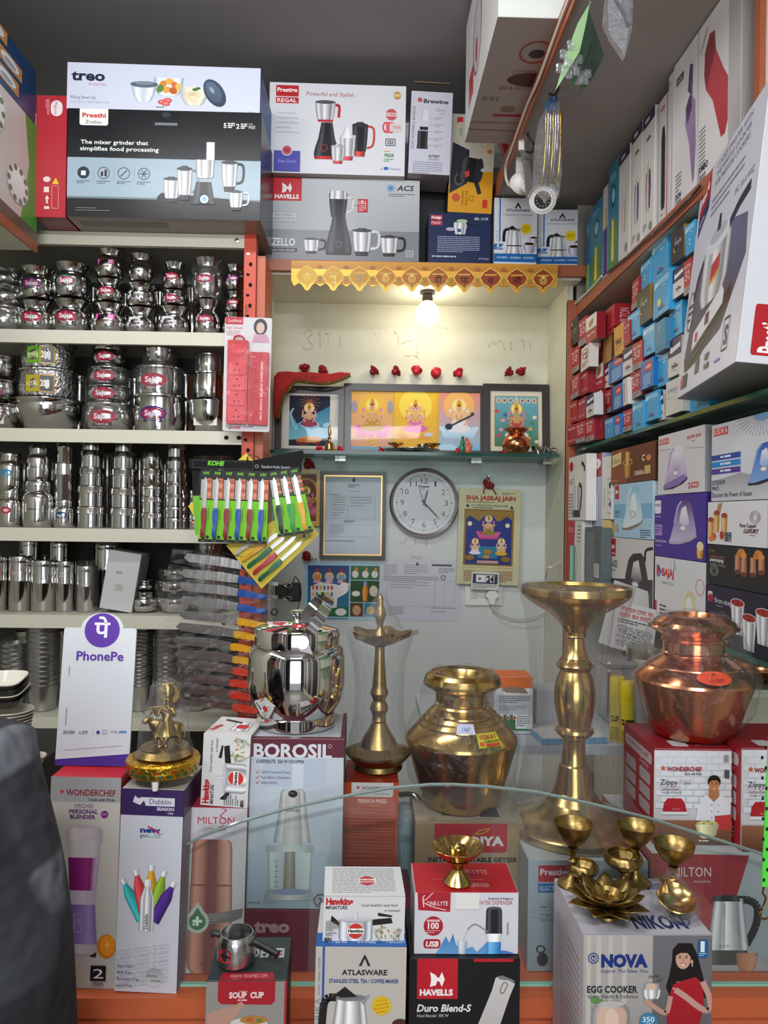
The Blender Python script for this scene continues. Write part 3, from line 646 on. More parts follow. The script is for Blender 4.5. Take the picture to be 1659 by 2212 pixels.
def a_yellow(a):
 a.rect(955,240,1070,360,'#c9c6b4');a.poly([(955,462),(958,400),(1000,372),(1070,368),(1070,462)],'#d89a20');a.rr(978,253,991,266,2,'#c83038').text('5',982,263,7,'#fff',rot=90)
 a.text('PRIDE',984,277,6,'#4a8a5a',w=16,rot=90);a.ring(1040,310,8,8,1.5,'#c0a860').ell(1052,325,6,5,'#c87838')
 a.poly([(971,308),(1008,324),(1006,396),(968,420)],'#2b2d38');a.ell(988,388,11,14,'#55585e').ell(988,388,7,9,'#222')
 a.lath(1012,[(340,20),(350,24),(385,24),(393,18)],BLK,rot=8,org=(1012,366));a.ell(1031,367,9,27,'#2e2e34',rot=4);a.path([(1022,385),(1028,400),(1034,418)],9,'#26262c').ell(1040,366,6,4,'#c8ccd0');a.poly([(1000,371),(1009,368),(1010,380),(1001,384)],'#d84a30').text('',0,0,1,'#fff')
 a.text('GAS STOVE',1003,412,6,'#7a4a10',w=32,rot=90).text('COMPATIBLE',995,412,5,'#7a4a10',w=32,rot=90).ell(983,428,9,9,'#c85030').rr(1041,430,1052,448,2,'#c8302c').frame(1013,423,1021,433,1,'#7a4a10')
carton('tall yellow and beige pressure cooker carton standing on the navy carton',966,246,1062,453,2.63,0.15,{'front':'#c9c6b4','side':'#2e2c28','top':'#c9c6b4'},a_yellow,roll=2,z=zv+NAVY['h']+0.002,m=M_SATIN)
def a_atlas(x0,y0,x1,y1,n):
 def f(a):
  W=x1-x0;H=y1-y0;q=lambda u,v:(x0+u*W,y0+v*H)
  a.rect(x0,y0,x1,y1,'#d8d8de');a.rect(x0,q(0,.87)[1],x1,y1,'#1f66ac')
  cx=q(.55,0)[0];y=q(0,.06)[1];a.poly([(cx,y),(cx+W*.08,y+H*.1),(cx+W*.04,y+H*.1),(cx,y+H*.05),(cx-W*.04,y+H*.1),(cx-W*.08,y+H*.1)],'#22242a')
  a.text('ATLASWARE',cx,q(0,.21)[1],H*.04,'#22242a',w=W*.55,al='c',b=.02);a.text('STAINLESS STEEL TEA / COFFEE MAKER',cx,q(0,.275)[1],H*.025,'#2a4a7c',w=W*.7,al='c')
  a.rect(*q(.12,0),*q(.15,.68),'#2a6ab0');a.text('ERIKA',q(.1,.68)[0],q(.1,.68)[1],W*.05,'#9aa4b8',w=H*.18,rot=-90);a.small(q(.09,.4)[0],q(.1,.4)[1],H*.3,1,3,'#a8b0c0',rot=-90)
  moka(a,q(.47,0)[0],q(0,.87)[1],W*.34,H*.44);seal(a,*q(.74,.48),W*.13,'#e8d020');a.small(q(.66,0)[0],q(0,.445)[1],W*.16,4,H*.023,'#c05a20')
  cup(a,*q(.92,.72),W*.2,'#b8b4c8');cup(a,*q(.82,.86),W*.28,'#b4b0c8')
  a.poly([q(0,.72),q(.22,.72),q(.17,.765),q(.22,.81),q(0,.81)],'#1f66ac');a.text(n,q(.07,0)[0],q(0,.765)[1],H*.045,'#fff',b=.03).text('CUPS',q(.04,0)[0],q(0,.80)[1],H*.03,'#fff',w=W*.14)
  for s,u in(('HYGENIC',.1),('DURABLE',.4),('MODERN',.7)):a.ell(q(u-.02,0)[0],q(0,.935)[1],W*.01,W*.01,'#fff').text(s,q(u,0)[0],q(0,.95)[1],H*.032,'#e8f0fa',w=W*.22)
 return f
carton('white and blue coffee maker carton marked 6 cups, on the wooden shelf',1066,427,1160,566,2.63,0.14,{'front':'#d8d8de','side':'#b8b8c0'},a_atlas(1066,427,1160,566,'6'),z=zv,m=M_GLOSS)
carton('white and blue coffee maker carton marked 4 cups, at the end of the wooden shelf',1161,452,1247,570,2.65,0.14,{'front':'#d0d0d6','side':'#b0b0b8'},a_atlas(1161,452,1257,570,'4'),z=zv,m=M_GLOSS,yaw=-3)
# ---- big carton lying on the loft, overhanging its edge
def a_loftbot(a):
 a.rect(0,0,100,100,'#a89c98');a.rect(14,71,60,73.5,'#a02830')
 a.ring(28,22,10,8,1.4,'#9c4640').ell(29,23,5,3,'#3e3a3c');a.ell(32,42,16,5.5,'#4a2628').text('COMPATIBLE',18,38,3.4,'#7a3034',w=26).text('GAS & INDUCTION',12,50,3,'#7a3034',w=30).text('10.0',14,56,3.5,'#55504e',w=10,rot=180).line(58,50,96,50,4,'#33302f').ell(80,16,22,7,'#6a6a54').ell(80,25,16,5,'#7c4038')
 a.rr(18,64,28,69,2,'#8a6848').rr(34,64,48,68,1,'#8c3c34').line(0,86,80,88,.6,'#5f5652')
def a_loftside(a):
 a.rect(0,0,100,100,'#dcdad8');a.rect(14,60,30,84,'#b8383c');a.ell(42,50,14,30,'#c4c4c8').ring(42,50,14,30,2,'#8c4c4c').ell(40,60,3,10,'#c03030')
p0=PZ(1076,36,ZL+0.052);p1=PZ(1010,308,ZL+0.052)
lw,ld=0.42,p1.y-p0.y
t=T('carton','big white cookware carton on the loft, its underside overhanging the edge','box',(p0.x+lw/2,(p0.y+p1.y)/2,ZL+0.052),0)
ob('carton_body',cartonm(lw,0.36,ld,{'front':'#d9dcd8','side':'#dcdad8','bottom':'#a89c98','top':'#ccc8c4'},M_SATIN),None,t)
A=Art(0,0,100,100);a_loftbot(A);A2=A
ob('printed_base',A2.mesh(0.42,0.36,'bottom',ld,M_SATIN),None,t)
A=Art(0,0,100,100);a_loftside(A);ob('printed_side',A.mesh(lw,0.36,'left',ld,M_SATIN),None,t)
ob('tape_strip',boxm(-lw/2-0.0007,-lw/2+0.16,-ld/2+0.48*0+ld*0.78,-ld/2+ld*0.80,-0.0012,-0.0006),mat('brown_tape','#8c7a6a',0.4),t)
# red bowl up on the loft behind
bp=P(1110,312,2.62)
o=ob('bowl',lathe([(0,0),(0.05,0),(0.085,0.03),(0.12,0.10),(0.135,0.17),(0.131,0.17),(0.115,0.10),(0.08,0.035),(0,0.01)],32),mat('red_enamel','#a8121c',0.25),None,(0.535,2.53,ZL+0.051));tag(o,'red bowl standing on the loft behind the big white carton','bowl')
# ============================================================ cartons on the right-hand shelves (printed faces look towards the aisle)
def rbox(label,x0,x1,yt,yb,cols,art=None,z=None,ztop=None,X=None,d=0.16,m=None,group=None,name='carton',gap=0.0015,side=None,arts=None):
 """front face in the plane X, between columns x0..x1; yt, yb are the rows of its middle column"""
 X=XF+0.006 if X is None else X
 xm=(x0+x1)/2;Ya=PX(x0,(yt+yb)/2,X).y;Yb=PX(x1,(yt+yb)/2,X).y
 zt=PX(xm,yt,X).z if ztop is None else ztop;zb=PX(xm,yb,X).z if z is None else z
 w=Ya-Yb-gap;h=zt-zb
 t=T(name,label,'box',(X+d/2,(Ya+Yb)/2,zb),-90,group)
 ob('carton_body',cartonm(w,h,d,cols if isinstance(cols,dict)else{'front':cols},m or M_SATIN),None,t)
 if art:
  A=Art(0,0,100,100);art(A);ob('printed_front',A.mesh(w,h,'front',d,m or M_SATIN),None,t)
 for sd,fn in(arts or{}).items():
  A=Art(0,0,100,100);fn(A);ob('printed_side',A.mesh(w,h,sd,d,m or M_SATIN),None,t)
 t['ztop']=zt
 return t
 # ---- small flask and bottle cartons: packed ends between the two shelves
def tA(kind):
 def f(a):
  k=kind;V='#e8d8d8'
  if k in 'rR5':
   a.text('MILTON',14,26,11,V,w=72,b=.02)
   if k=='5':a.rect(0,78,100,100,'#9a9492');a.text('50',22,60,28,V,w=56);a.small(25,84,50,2,7,'#5a5452')
   elif k=='r':a.small(22,40,55,1,8,V);a.small(22,80,40,1,8,'#d89090')
   else:a.text('MILTON',15,84,9,V,w=70)
  elif k=='W':
   a.rect(0,0,100,52,'#e4e0dc');a.text('MILTON',15,76,11,V,w=70,b=.02);a.poly([(30,40),(32,22),(62,12),(72,18),(68,34),(44,44)],'#b87850').poly([(32,22),(62,12),(66,18),(36,28)],'#d8a078')
   a.small(25,86,45,1,6,'#d89090')
  elif k=='o':
   a.ell(50,34,32,20,'#8c3a34').ell(50,34,26,16,'#e8dcd6').rect(24,30,76,38,'#8c3a34');a.poly([(62,42),(76,46),(72,62),(62,58)],'#26262a');a.small(18,70,66,2,9,'#a04a48')
  elif k in 'bB':
   a.rect(20,10,96,24,'#a4d4ee').poly([(8,26),(14,10),(22,14),(20,26)],'#e0f2fa').text('Dubblin',36,21,8,'#4a9cc8',w=54);a.small(60,30,28,1,7,'#c8e6f4')
   if k=='B':a.text('new',36,86,13,'#2a6a9c',w=36,b=.02).path([(46,72),(58,76),(74,84)],3,'#a04050').small(40,91,34,1,4,'#cfe6f4')
   else:a.text('2',40,70,20,'#e0f2fa',w=16)
  elif k=='y':tA('B')(a);a.ell(42,66,12,9,'#e0e050')
  elif k=='P':
   a.rect(0,0,100,46,'#3a2c48');a.poly([(14,34),(20,18),(30,22),(94,16),(94,28),(28,36)],'#e4e0ec');a.text('new',30,78,14,'#2a3a4a',w=44,b=.02).path([(44,64),(60,68),(78,76)],3,'#a04050');a.small(40,84,40,1,4,'#8a8a98')
  elif k=='C':
   a.rect(36,10,92,42,'#c83a3c').text('cello',40,31,12,'#f0d8d8',w=46,b=.02);a.small(24,52,60,6,8,'#c8e0f4')
  elif k=='K':a.text('E',36,22,14,'#d8d0c8',b=.04);a.small(20,40,60,3,12,'#8c8078')
  elif k=='E':a.text('Eagle',30,46,13,'#cfc8b8',w=50,it=.3);a.ell(30,60,9,9,'#d8a038').ell(34,57,8,8,'#3a3428');a.small(30,26,40,1,5,'#9c9484')
  elif k=='G':a.text('V',0,0,.1,'#000');a.small(30,50,40,2,10,'#c89858')
  elif k=='V':a.text('VMG',16,62,17,'#3a2418',w=64,b=.03,it=.2).path([(14,78),(50,72),(70,68)],2.5,'#c8402c');a.small(20,24,50,1,6,'#f0c880')
  elif k=='S':a.text('SPRING',10,36,12,'#8a98b8',w=72,it=.2).path([(60,40),(72,46),(70,54)],2,'#6aa068');a.small(10,48,30,1,5,'#98a0b0')
  elif k=='N':a.small(20,20,20,9,8,'#3a3444')
  elif k=='g':a.ell(50,24,14,9,'#a8c4d4').ell(50,24,9,6,'#5a88a4');a.small(16,40,64,5,8,'#8ab0c4')
 return f
KC={'r':('#b12e38','plain red flask carton'),'R':('#a8242e','red flask carton lettered at the foot'),'5':('#b12e38','red and grey flask carton with round number'),'W':('#b02a34','red carton with white top and flask picture'),'o':('#d8d2cc','white carton with a round brown badge'),'b':('#3f9fd0','sky blue bottle carton without lower logo'),'B':('#3fa0d2','sky blue bottle carton with white label strip'),'y':('#3fa0d2','sky blue carton with a round yellow sticker'),'P':('#d4d0cc','purple and white bottle carton'),'C':('#1f74ba','bright blue carton with a red square logo'),'K':('#3a322e','dark brown carton'),'E':('#3b342a','black-brown carton with a gold crescent'),'G':('#a87838','ochre brown carton'),'V':('#d89a44','orange-yellow carton with black letters'),'S':('#d4d2ca','cream carton with faint blue script'),'N':('#dcd8d4','white carton with a dark spine'),'g':('#4a86a6','dull teal blue carton')}
SM=[('K',108,176,690,885),('5',185,243,678,885),('W',243,316,655,858),('5',332,380,650,848),('W',380,456,615,812),('G',364,440,815,1030),('V',462,530,730,960),('r',532,590,700,880),('5',590,656,372,600),('b',658,745,235,440),('B',752,885,50,360),('E',902,1004,-20,225),('b',1015,1090,-70,165),('E',636,752,440,710),('y',756,892,335,655),('P',914,1000,275,510),('5',1003,1070,215,480),('B',566,660,625,840),('B',682,772,735,965),('g',775,868,690,930),('B',886,1000,560,815),('5',120,184,905,1100),('o',192,268,890,1080),('5',272,322,885,1055),('r',324,362,850,1030),('P',526,600,905,1120),('5',602,678,860,1070),('C',418,524,965,1175),('C',664,760,1000,1225),('B',763,874,945,1215),('P',876,985,835,1130),('5',115,186,1125,1300),('R',190,258,1095,1270),('P',262,306,1068,1250),('W',309,370,1040,1240),('P',372,416,1045,1225),('N',528,576,1140,1350),('5',580,682,1085,1290),('R',118,170,1325,1490),('R',172,235,1300,1475),('P',238,306,1275,1445),('W',312,366,1245,1430),('5',368,436,1240,1420),('C',440,526,1195,1385),('B',692,800,1255,1480),('P',803,848,1240,1470),('S',855,1000,1150,1425),('R',98,160,1510,1663),('5',164,228,1485,1645),('5',231,299,1458,1635),('W',302,366,1443,1620),('b',386,450,1455,1612),('C',455,512,1425,1590),('5',516,596,1395,1565),('B',600,690,1330,1545),('b',1020,1190,1260,1400)]
rows=['top','second','third','fourth','bottom'];rr_=random.Random(5);lab_used={}
for i,(k,x0,x1,yt,yb)in enumerate(SM):
 xa,xb,ya,yb2=1200+x0/3.614,1200+x1/3.614,500+yt/3.614,500+yb/3.614
 hz=(PX((xa+xb)/2,(ya+yb2)/2,XF).z-zg1)/(zw-zg1)
 row=rows[min(4,max(0,int((1-hz)*5)))]
 c,nm=KC[k];kk=(nm,row);lab_used.setdefault(kk,[]).append((xa,i));SM[i]=(k,xa,xb,ya,yb2,kk)
ordn=['first','second','third','fourth','fifth','sixth','seventh','eighth','ninth','tenth','eleventh','twelfth']
for kk,l in lab_used.items():
 l.sort()
smallbase={}
for i,(k,xa,xb,ya,yb2,kk)in enumerate(SM):
 l=[q[1]for q in lab_used[kk]];n=l.index(i)
 lb='%s in the %s row of the packed shelf'%(kk[0],kk[1])if len(l)==1 else '%s, %s of its kind from left, %s row'%(kk[0],ordn[n],kk[1])
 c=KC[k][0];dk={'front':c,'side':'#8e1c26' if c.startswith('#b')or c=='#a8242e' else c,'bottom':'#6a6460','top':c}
 if k in 'G':dk['side']='#6a4426'
 if k in 'E':dk['side']='#9a7438'
 zbot=None
 t=rbox(lb,xa,xb,ya,yb2,dk,tA(k),X=XF+0.004-(0.032 if xa<1268 else 0)+rr_.uniform(0,0.018)-(0.012 if k in 'EyS' else 0),d=0.03 if xa<1268 else 0.11,m=M_GLOSS if k in 'BbyCE' else M_SATIN,group='small bottle and flask cartons packed on the upper glass shelf',name='flask_carton')
 t.rotation_euler=(R(rr_.uniform(-1.5,2.5)),0,R(-90+rr_.uniform(-3,3)))
 # rows of further cartons packed behind, seen in the gaps
rr_=random.Random(9)
for k in range(5):
 for j in range(9):
  z0=zg1+0.001+k*0.086;y=2.60-j*0.118
  if j<5 and k>3:continue
  c=rr_.choice(['#9a1c26','#3f8fc0','#8c1a22','#c8c4c0','#2a2630'])
  t=T('flask_carton','plain %s carton pushed behind the front row, %s from the post, %s layer'%({'#9a1c26':'dark red','#3f8fc0':'blue','#8c1a22':'maroon','#c8c4c0':'white','#2a2630':'black'}[c],ordn[j],ordn[k]),'box',(XF+0.18,y,z0),-90,'small cartons in the back row of the upper glass shelf')
  ob('carton_body',cartonm(0.112,0.084,0.08,{'front':c},M_SATIN),None,t)
t=rbox('large red flask carton whose lettered end faces the room, above the small cartons',1305,1327,664,712,{'front':'#b02a34','side':'#9e1a26','top':'#b02a34'},None,X=XF+0.01,d=0.14,arts={'right':lambda a:a.text('MILTON',34,90,22,'#e0b8bc',w=70,rot=-90).ell(70,40,8,12,'#d8a8a8')})
# ---- lower glass shelf: kettles, irons and copper cartons; units of a 3.569x view with origin (1200, 880)
def rb(label,x0,x1,yt,yb,cols,art,**k):
 return rbox(label,1200+x0/3.569,1200+x1/3.569,880+yt/3.569,880+yb/3.569,cols,art,**k)
zb=zg2+0.001
def stack(specs):
 z=zb
 for i,s in enumerate(specs):
  lb,x0,x1,yt,cols,art=s[:6];kw=s[6]if len(s)>6 else{}
  t=rb(lb,x0,x1,yt,yt,cols,art,z=z,**{**({'X':XF-.03,'d':.034}if x0<240 else{}),**kw});z=t['ztop']+0.0015
def a_kettle(a):
 a.rect(0,0,100,100,'#dedcd8').ell(16,15,12,8,'#b82a38');a.text('HOT',4,44,9,'#33302f',w=30,rot=0).ell(60,36,22,16,'#e8e6dc').path([(74,12),(90,18),(92,26)],6,'#2a1a20')
 a.lath(48,[(46,16),(70,21),(84,20)],STEEL).lath(48,[(84,21),(95,22)],BLK).path([(62,44),(76,52),(70,84)],7,'#1c1a1c',3);a.small(4,58,22,8,5,'#888')
def a_miltk(a):
 a.rect(0,0,100,100,'#dcdad8').poly([(0,0),(52,0),(40,100),(0,100)],'#c02a38');a.text('MILTON',6,16,7,'#f0c8cc',w=34);a.lath(36,[(34,20),(60,19),(82,22)],ramp('#8ccab0')).path([(56,38),(70,50),(60,74)],4,'#8ccab0',3);a.small(70,6,20,5,5,'#777').ell(62,88,10,7,'#c87848')
def a_pigeon(a):
 a.rect(0,0,100,32,'#a01a28').ell(56,14,40,8,'#f4e8e8').text('Pigeon',28,17,8,'#b02030',w=44,b=.03);a.rect(4,32,100,100,'#b4b8d0');a.rect(30,42,50,47,'#c83a40')
 for x,h in((22,40),(50,30),(76,36)):a.lath(x,[(92-h,9),(92,11)],[(-1,'#8088a8'),(-.4,'#e4e8f4'),(.4,'#a8b0c8'),(1,'#70789c')])
def a_greytxt(a):
 a.rect(0,0,100,100,'#5c6668');a.text('HAVELLS',55,22,5,'#8c2a34',w=38);a.small(10,8,50,22,3.6,'#8c9698');a.rect(62,48,92,66,'#d8dad8');a.small(66,50,22,8,2,'#333');a.rect(64,78,92,92,'#ccd0d0')
stack([('red and white kettle carton with a mint green kettle, beside the orange post',95,208,875,'#dcdad8',a_miltk),('tall white electric kettle carton standing next to the orange post',104,240,372,'#dedcd8',a_kettle)])
stack([('grey carton covered in small text, under the red kettle set carton',228,350,925,'#5c6668',a_greytxt),('red and lavender jug set carton with an oval logo',244,358,362,'#a8acc4',a_pigeon)])
stack([('slim carton with a yellow spine lettered in red',358,414,868,'#d8b868',lambda a:a.rect(0,0,100,100,'#e4cf96').text('elegante',42,24,30,'#a03a2c',w=50,rot=90,b=.02)),('slim white carton with faint lettering beside the jug set',360,436,378,'#e0deda',lambda a:a.text('ANARCK',22,50,12,'#8a8a88',w=32,rot=90).frame(62,36,98,58,1.5,'#aaa').frame(62,68,98,90,1.5,'#aaa').ell(84,46,9,5,'#222').poly([(70,76),(96,70),(98,82)],'#2a5a8c'))])
def a_blaze(a):
 a.rect(0,0,100,60,'#cfccca','#d8d4d0').poly([(0,62),(100,50),(100,100),(0,100)],'#4a4448');a.rect(4,2,18,28,'#b8202c');havlogo(a,11,14,8);a.text('HAVELLS',5,25,3,'#fff',w=12);a.text('BLAZE',4,43,9,'#2a2a2a',w=18,b=.02);a.small(4,47,16,2,3,'#8a8a8a')
 a.path([(84,28),(86,14),(100,10)],4,'#2a2a2c',4);iron(a,30,18,66,70,'#3a3034','#4c4046','#6a666c');a.text('BLAZE',34,82,4,'#aaa',w=10)
def a_hawk(a):
 a.rect(0,0,100,100,'#a9cbe0').rect(0,38,100,64,'#7fb2d4');a.rect(2,2,14,28,'#b8202c');havlogo(a,8,14,8);iron(a,24,6,54,82,'#8cc4d8','#e0eef2','#8a7c70');a.text('HAWK',3,56,7,'#4a6a80',w=13,it=.1).small(3,60,20,1,3,'#5a7a90');a.lath(8,[(76,2),(90,6)],ramp('#c8a860'));a.small(72,84,24,4,4,'#3a5a70')
def a_dabara(a):
 a.rect(0,0,100,100,'#6a3a22').rect(0,0,40,100,'#8c4a26').poly([(3,14),(26,8),(26,42),(3,50)],'#d8c890').text('Classic',4,38,15,'#7a5a34',w=20,it=.2).lath(42,[(12,6),(70,5)],ramp('#c89a50')).ring(42,42,11,10,2,'#d8b068').lath(42,[(50,9),(86,7)],ramp('#b8843c'));a.text('DABARA SET',58,82,12,'#e8dccc',w=30,b=.02).ell(88,40,5,8,'#d88a48').text('C',74,46,16,'#e8e0d8',w=6,b=.03).rect(80,60,92,82,'#c8b070').small(4,88,24,1,6,'#c8a080')
stack([('white and charcoal steam iron carton at the bottom of the iron stack',412,756,1012,{'front':'#cfccca','side':'#3a3638'},a_blaze),('light blue dry iron carton in the middle of the stack',455,752,580,{'front':'#a9cbe0','side':'#c8d8e4'},a_hawk),('brown coffee tumbler set carton on top of the light blue iron carton',432,768,298,{'front':'#6a3a22','side':'#4a2a1a','top':'#8a6a50'},a_dabara)])
def a_bajaj(a):
 a.rect(0,0,100,100,'#d8d8da').poly([(4,12),(12,20),(4,32)],'#c8303c').poly([(8,12),(16,22),(8,32),(6,30),(12,22),(6,14)],'#2a58a8').text('BAJAJ',16,28,11,'#c8303c',w=26,b=.04).text('Inspiring Trust',16,40,5,'#777',w=26,it=.3);a.ring(92,34,8,11,1.2,'#d0808c');a.rect(0,68,5,100,'#c02030');iron(a,50,42,40,56,'#cfc89c','#ece8c8','#8a8a8c');a.small(12,72,14,4,6,'#333');a.lath(40,[(0,3),(16,6)],STEEL)
def a_philips(a):
 a.rect(0,0,100,100,'#4a3490');a.rr(0,8,14,30,3,'#e4e4ec').text('PHILIPS',1,18,4,'#2a4aa0',w=12,b=.03);a.small(2,34,18,1,4,'#b8a8dc').rect(1,48,17,66,'#a888c8').small(2,52,13,3,4,'#5a3a90');a.text('Cotton Express',2,77,5,'#e8e4f4',w=24).small(2,82,24,1,3,'#b8a8dc')
 iron(a,32,8,54,72,'#5a2c7c','#c4bcdc','#b0acbc');a.lath(92,[(74,4),(86,7),(96,5)],ramp('#c89a50')).ell(92,78,6,7,'#e8d8a8')
def a_usha(a):
 a.rect(0,0,100,100,'#d2cfd0');
 for i,ch in enumerate('USHA'):a.rect(2+i*6,6,7.4+i*6,16,'#c2303a').text(ch,3+i*6,14,7,'#f4ecec',w=3.4,b=.02)
 a.line(0,24,30,26,.8,'#999').line(66,30,100,34,.8,'#999').text('ELECTRIC IRON',66,16,4.5,'#c2303a',w=28,b=.02).small(76,20,10,1,3,'#888')
 iron(a,14,22,54,72,'#e4e0e8','#a894c4','#3a3440');a.poly([(16,84),(60,70),(66,76),(50,86),(16,92)],'#8a72b0');a.text('2',70,93,9,'#c2303a',w=4,b=.03).rect(76,84,90,92,'#c2303a').text('YEARS',77,90.5,5,'#fff',w=12)
stack([('white iron carton with blue and red arrow logo, bottom of the second iron stack',768,1155,1172,{'front':'#d8d8da','side':'#aaa'},a_bajaj),('purple steam iron carton in the second iron stack',768,1160,668,{'front':'#4a3490','side':'#382670'},a_philips),('white electric iron carton with a lilac iron, top of the second iron stack',795,1150,178,{'front':'#d2cfd0','side':'#9c9ca0','top':'#c8c6c8'},a_usha)])
def a_usha2(a):
 a.rect(0,0,100,100,'#cfd0d8');a.poly([(0,74),(50,66),(100,78),(100,100),(0,100)],'#9a9ca4','#c8c9d0')
 for i,ch in enumerate('USHA'):a.rect(3+i*6.6,5,9+i*6.6,15,'#c2303a').text(ch,4+i*6.6,13,7,'#f4ecec',w=3.8,b=.02)
 for i,c in enumerate(('#2c4c9c','#2a86c8','#5c3c94')):a.rect(0,40+i*9,50,47+i*9,c).small(16,42+i*9,30,1,5,'#d8e0f4',2.6)
 for k in range(22):a.line(82,-10,82+40*math.cos(.12+k*.14),-10+36*math.sin(.12+k*.14),.5,'#8a90a0',keep=True)
 a.text('STEAM',2,79,6,'#3a3c48',w=22).text('PRO',2,86,5,'#3a3c48',w=12).text('Discover the Power of Steam',2,95,6,'#4a4c58',w=66);iron(a,62,34,44,50,'#2a5cb0','#7fa4dc','#2a2c34');a.ell(82,2,12,6,'#6a9ac8')
def a_copper(a):
 a.rect(0,0,100,100,'#dad8dc');a.poly([(14,34),(20,4),(28,2),(22,34)],'#b08858')
 for x,y in((6,42),(17,26),(31,32)):a.lath(x,[(y,5.5),(y+46,4.5)],ramp('#d0a060',.75)).ell(x,y,5.5,6,'#9c4434')
 a.ell(12,82,5,9,'#c86a2c').ell(7,88,4,7,'#d8803c').ell(27,78,4,10,'#a8402c').rect(32,70,44,92,'#8a8c90').small(32,72,12,4,5,'#33363a',3)
 a.text('Pure Copper',58,58,8,'#3a2c2c',w=26,b=.02).text('LUXURY',64,70,8.5,'#5c2c2c',w=24,b=.04,it=.2).small(74,74,14,1,4,'#888');[a.ring(82,36,4+k*2,8+k*3,.7,'#8a8488')for k in range(3)]
def a_emboss(a):
 a.rect(0,0,100,100,'#2b2a28');a.text('Embossed',30,36,9,'#d8d4d0',w=24,b=.03,rot=180).text('Pure Copper',32,48,7,'#a8a4a0',w=26,rot=180).text('HAMMERED',32,27,6,'#a86060',w=26,rot=180).text('Glass Set',14,14,4,'#c8a050',w=10,rot=180);[a.ring(14,66,4+k*2,7+k*3,.7,'#a8a4a0')for k in range(3)]
 for x,y in((54,20),(64,16),(78,22),(90,14)):a.lath(x,[(y,4.5),(y+48-(x%4)*4,5)],ramp('#b07a5c',.7)).ell(x,y+48-(x%4)*4,5,6,'#6a4030')
 for x in(60,86):a.ell(x,12,6,8,'#d08440').ell(x-3,18,5,7,'#c87838').ell(x+4,19,4,7,'#d89050')
def a_first(a):
 a.rect(0,0,100,100,'#2e2838');a.rr(4,12,12,30,2,'#d8ccd0').ell(9,24,5,7,'#a02c3c').text('first-step',16,30,9,'#e4e0e8',w=30).small(18,34,20,1,3,'#a8a4b0')
 for x,y,h in((54,22,52),(92,28,50),(72,42,52)):a.lath(x,[(y,11),(y+h,8)],STEEL).ell(x,y,11,7,'#e8e4e4').ell(x,y,10,6,'#a0302c').line(x,y-6,x,y+4,.8,'#5c1a1a')
stack([('dark purple carton with steel and red tumblers, lowest of the copperware stack',1160,1655,1405,{'front':'#2e2838','side':'#1f1a28'},a_first),('black carton printed upside down with copper tumblers',1168,1650,1075,{'front':'#2b2a28','side':'#1c1b1a'},a_emboss),('white copper tumbler gift carton in the right-hand stack',1176,1640,722,{'front':'#dad8dc','side':'#a8a6aa'},a_copper),('grey and white steam iron carton, top of the right-hand stack',1208,1700,80,{'front':'#cfd0d8','side':'#a8a8b0','top':'#c8c8cc'},a_usha2)])
# ---- tall bottle cartons on the wooden shelf above; 3.779x view with origin (1220, 0)
def ru(label,x0,x1,yt,cols,art,**k):
 return rbox(label,1220+x0/3.779,1220+x1/3.779,yt/3.779,yt/3.779,cols,art,z=zw+0.001,**k)
def a_fan(a):
 a.rect(0,0,100,9,'#3a2c48').small(20,3,60,1,4,'#c8c4d4',3);a.text('new',34,22,4,'#2a3a6a',w=32,b=.02);a.path([(50,18),(62,20),(72,22)],.8,'#c04050')
 for r,c in((-34,'#3fa8a4'),(-18,'#c84a4c'),(0,'#d89a38'),(18,'#7ca03c'),(34,'#5a3a84')):bottle(a,50+r*.2,76,17,34 if r else 38,c,rot=r*.55)
 bottle(a,50,80,15,34,STEEL);a.ell(72,93,12,3.5,'#8a8a84').small(10,88,30,3,2,'#8890a0')
def a_clean(bc,txt,num,sm='#777',cap='#999',big=1.0):
 def f(a):
  bottle(a,52,74,40*big,66*big,bc,cap);a.rect(6,3,24,9,'#3a3c40')if num else None;a.small(8,78,30,4,2.2,sm)
  if txt:a.text(txt,8,95,3.2,'#33363a',w=40,b=.02);a.text(num,8,99,3.2,'#33363a',w=26)
 return f
def a_green(a):
 a.rect(0,0,100,100,'#2f7f9a');a.ell(50,30,24,11,'#1c4c60').ell(50,30,16,7,'#8cc0cc').poly([(12,60),(90,52),(90,100),(12,100)],'#5c8a3a').lath(50,[(52,14),(90,18)],ramp('#c8c060')).text('miton',20,12,4,'#c8dce4',w=50)
ru('narrow dark teal carton at the far end of the upper row',176,213,1770,'#2a6a86',lambda a:a.rect(20,60,90,96,'#6a9a3c').rect(10,10,90,24,'#3a8aac'))
ru('blue and green bottle carton, second from the far end',215,312,1655,'#2f86b0',a_green)
ru('white carton with a purple lower panel and yellow bottle',314,356,1520,'#cfc8cc',lambda a:a.rect(10,46,90,96,'#2a3c80').lath(50,[(24,20),(46,26)],ramp('#d8b848')).text('milton',30,92,22,'#c8d0ec',w=28,rot=-90).rect(92,0,100,100,'#c04a6a'))
ru('teal blue carton with a green foot and black bottle',360,444,1330,'#3a90b0',lambda a:(a_green(a),a.text('Dubblin',16,16,5,'#a8d4e4',w=60)))
ru('white carton with pastel bottles and purple top edge',446,534,1225,'#d4d0cc',lambda a:(a.rect(0,0,100,9,'#3a2c48'),a.small(20,3,60,1,4,'#c8c4d4',3),[bottle(a,50+r*.15,74,15,32,c,rot=r*.5)for r,c in((-22,'#d8a0b0'),(0,'#d8c888'),(20,'#a8c0a0'))],a.ell(72,90,12,4,'#8a8a84')))
ru('left of the two white cartons with a fan of five coloured bottles',552,636,1040,'#d6d2ce',a_fan)
ru('right of the two white cartons with a fan of five coloured bottles',640,738,920,'#d8d4d0',a_fan)
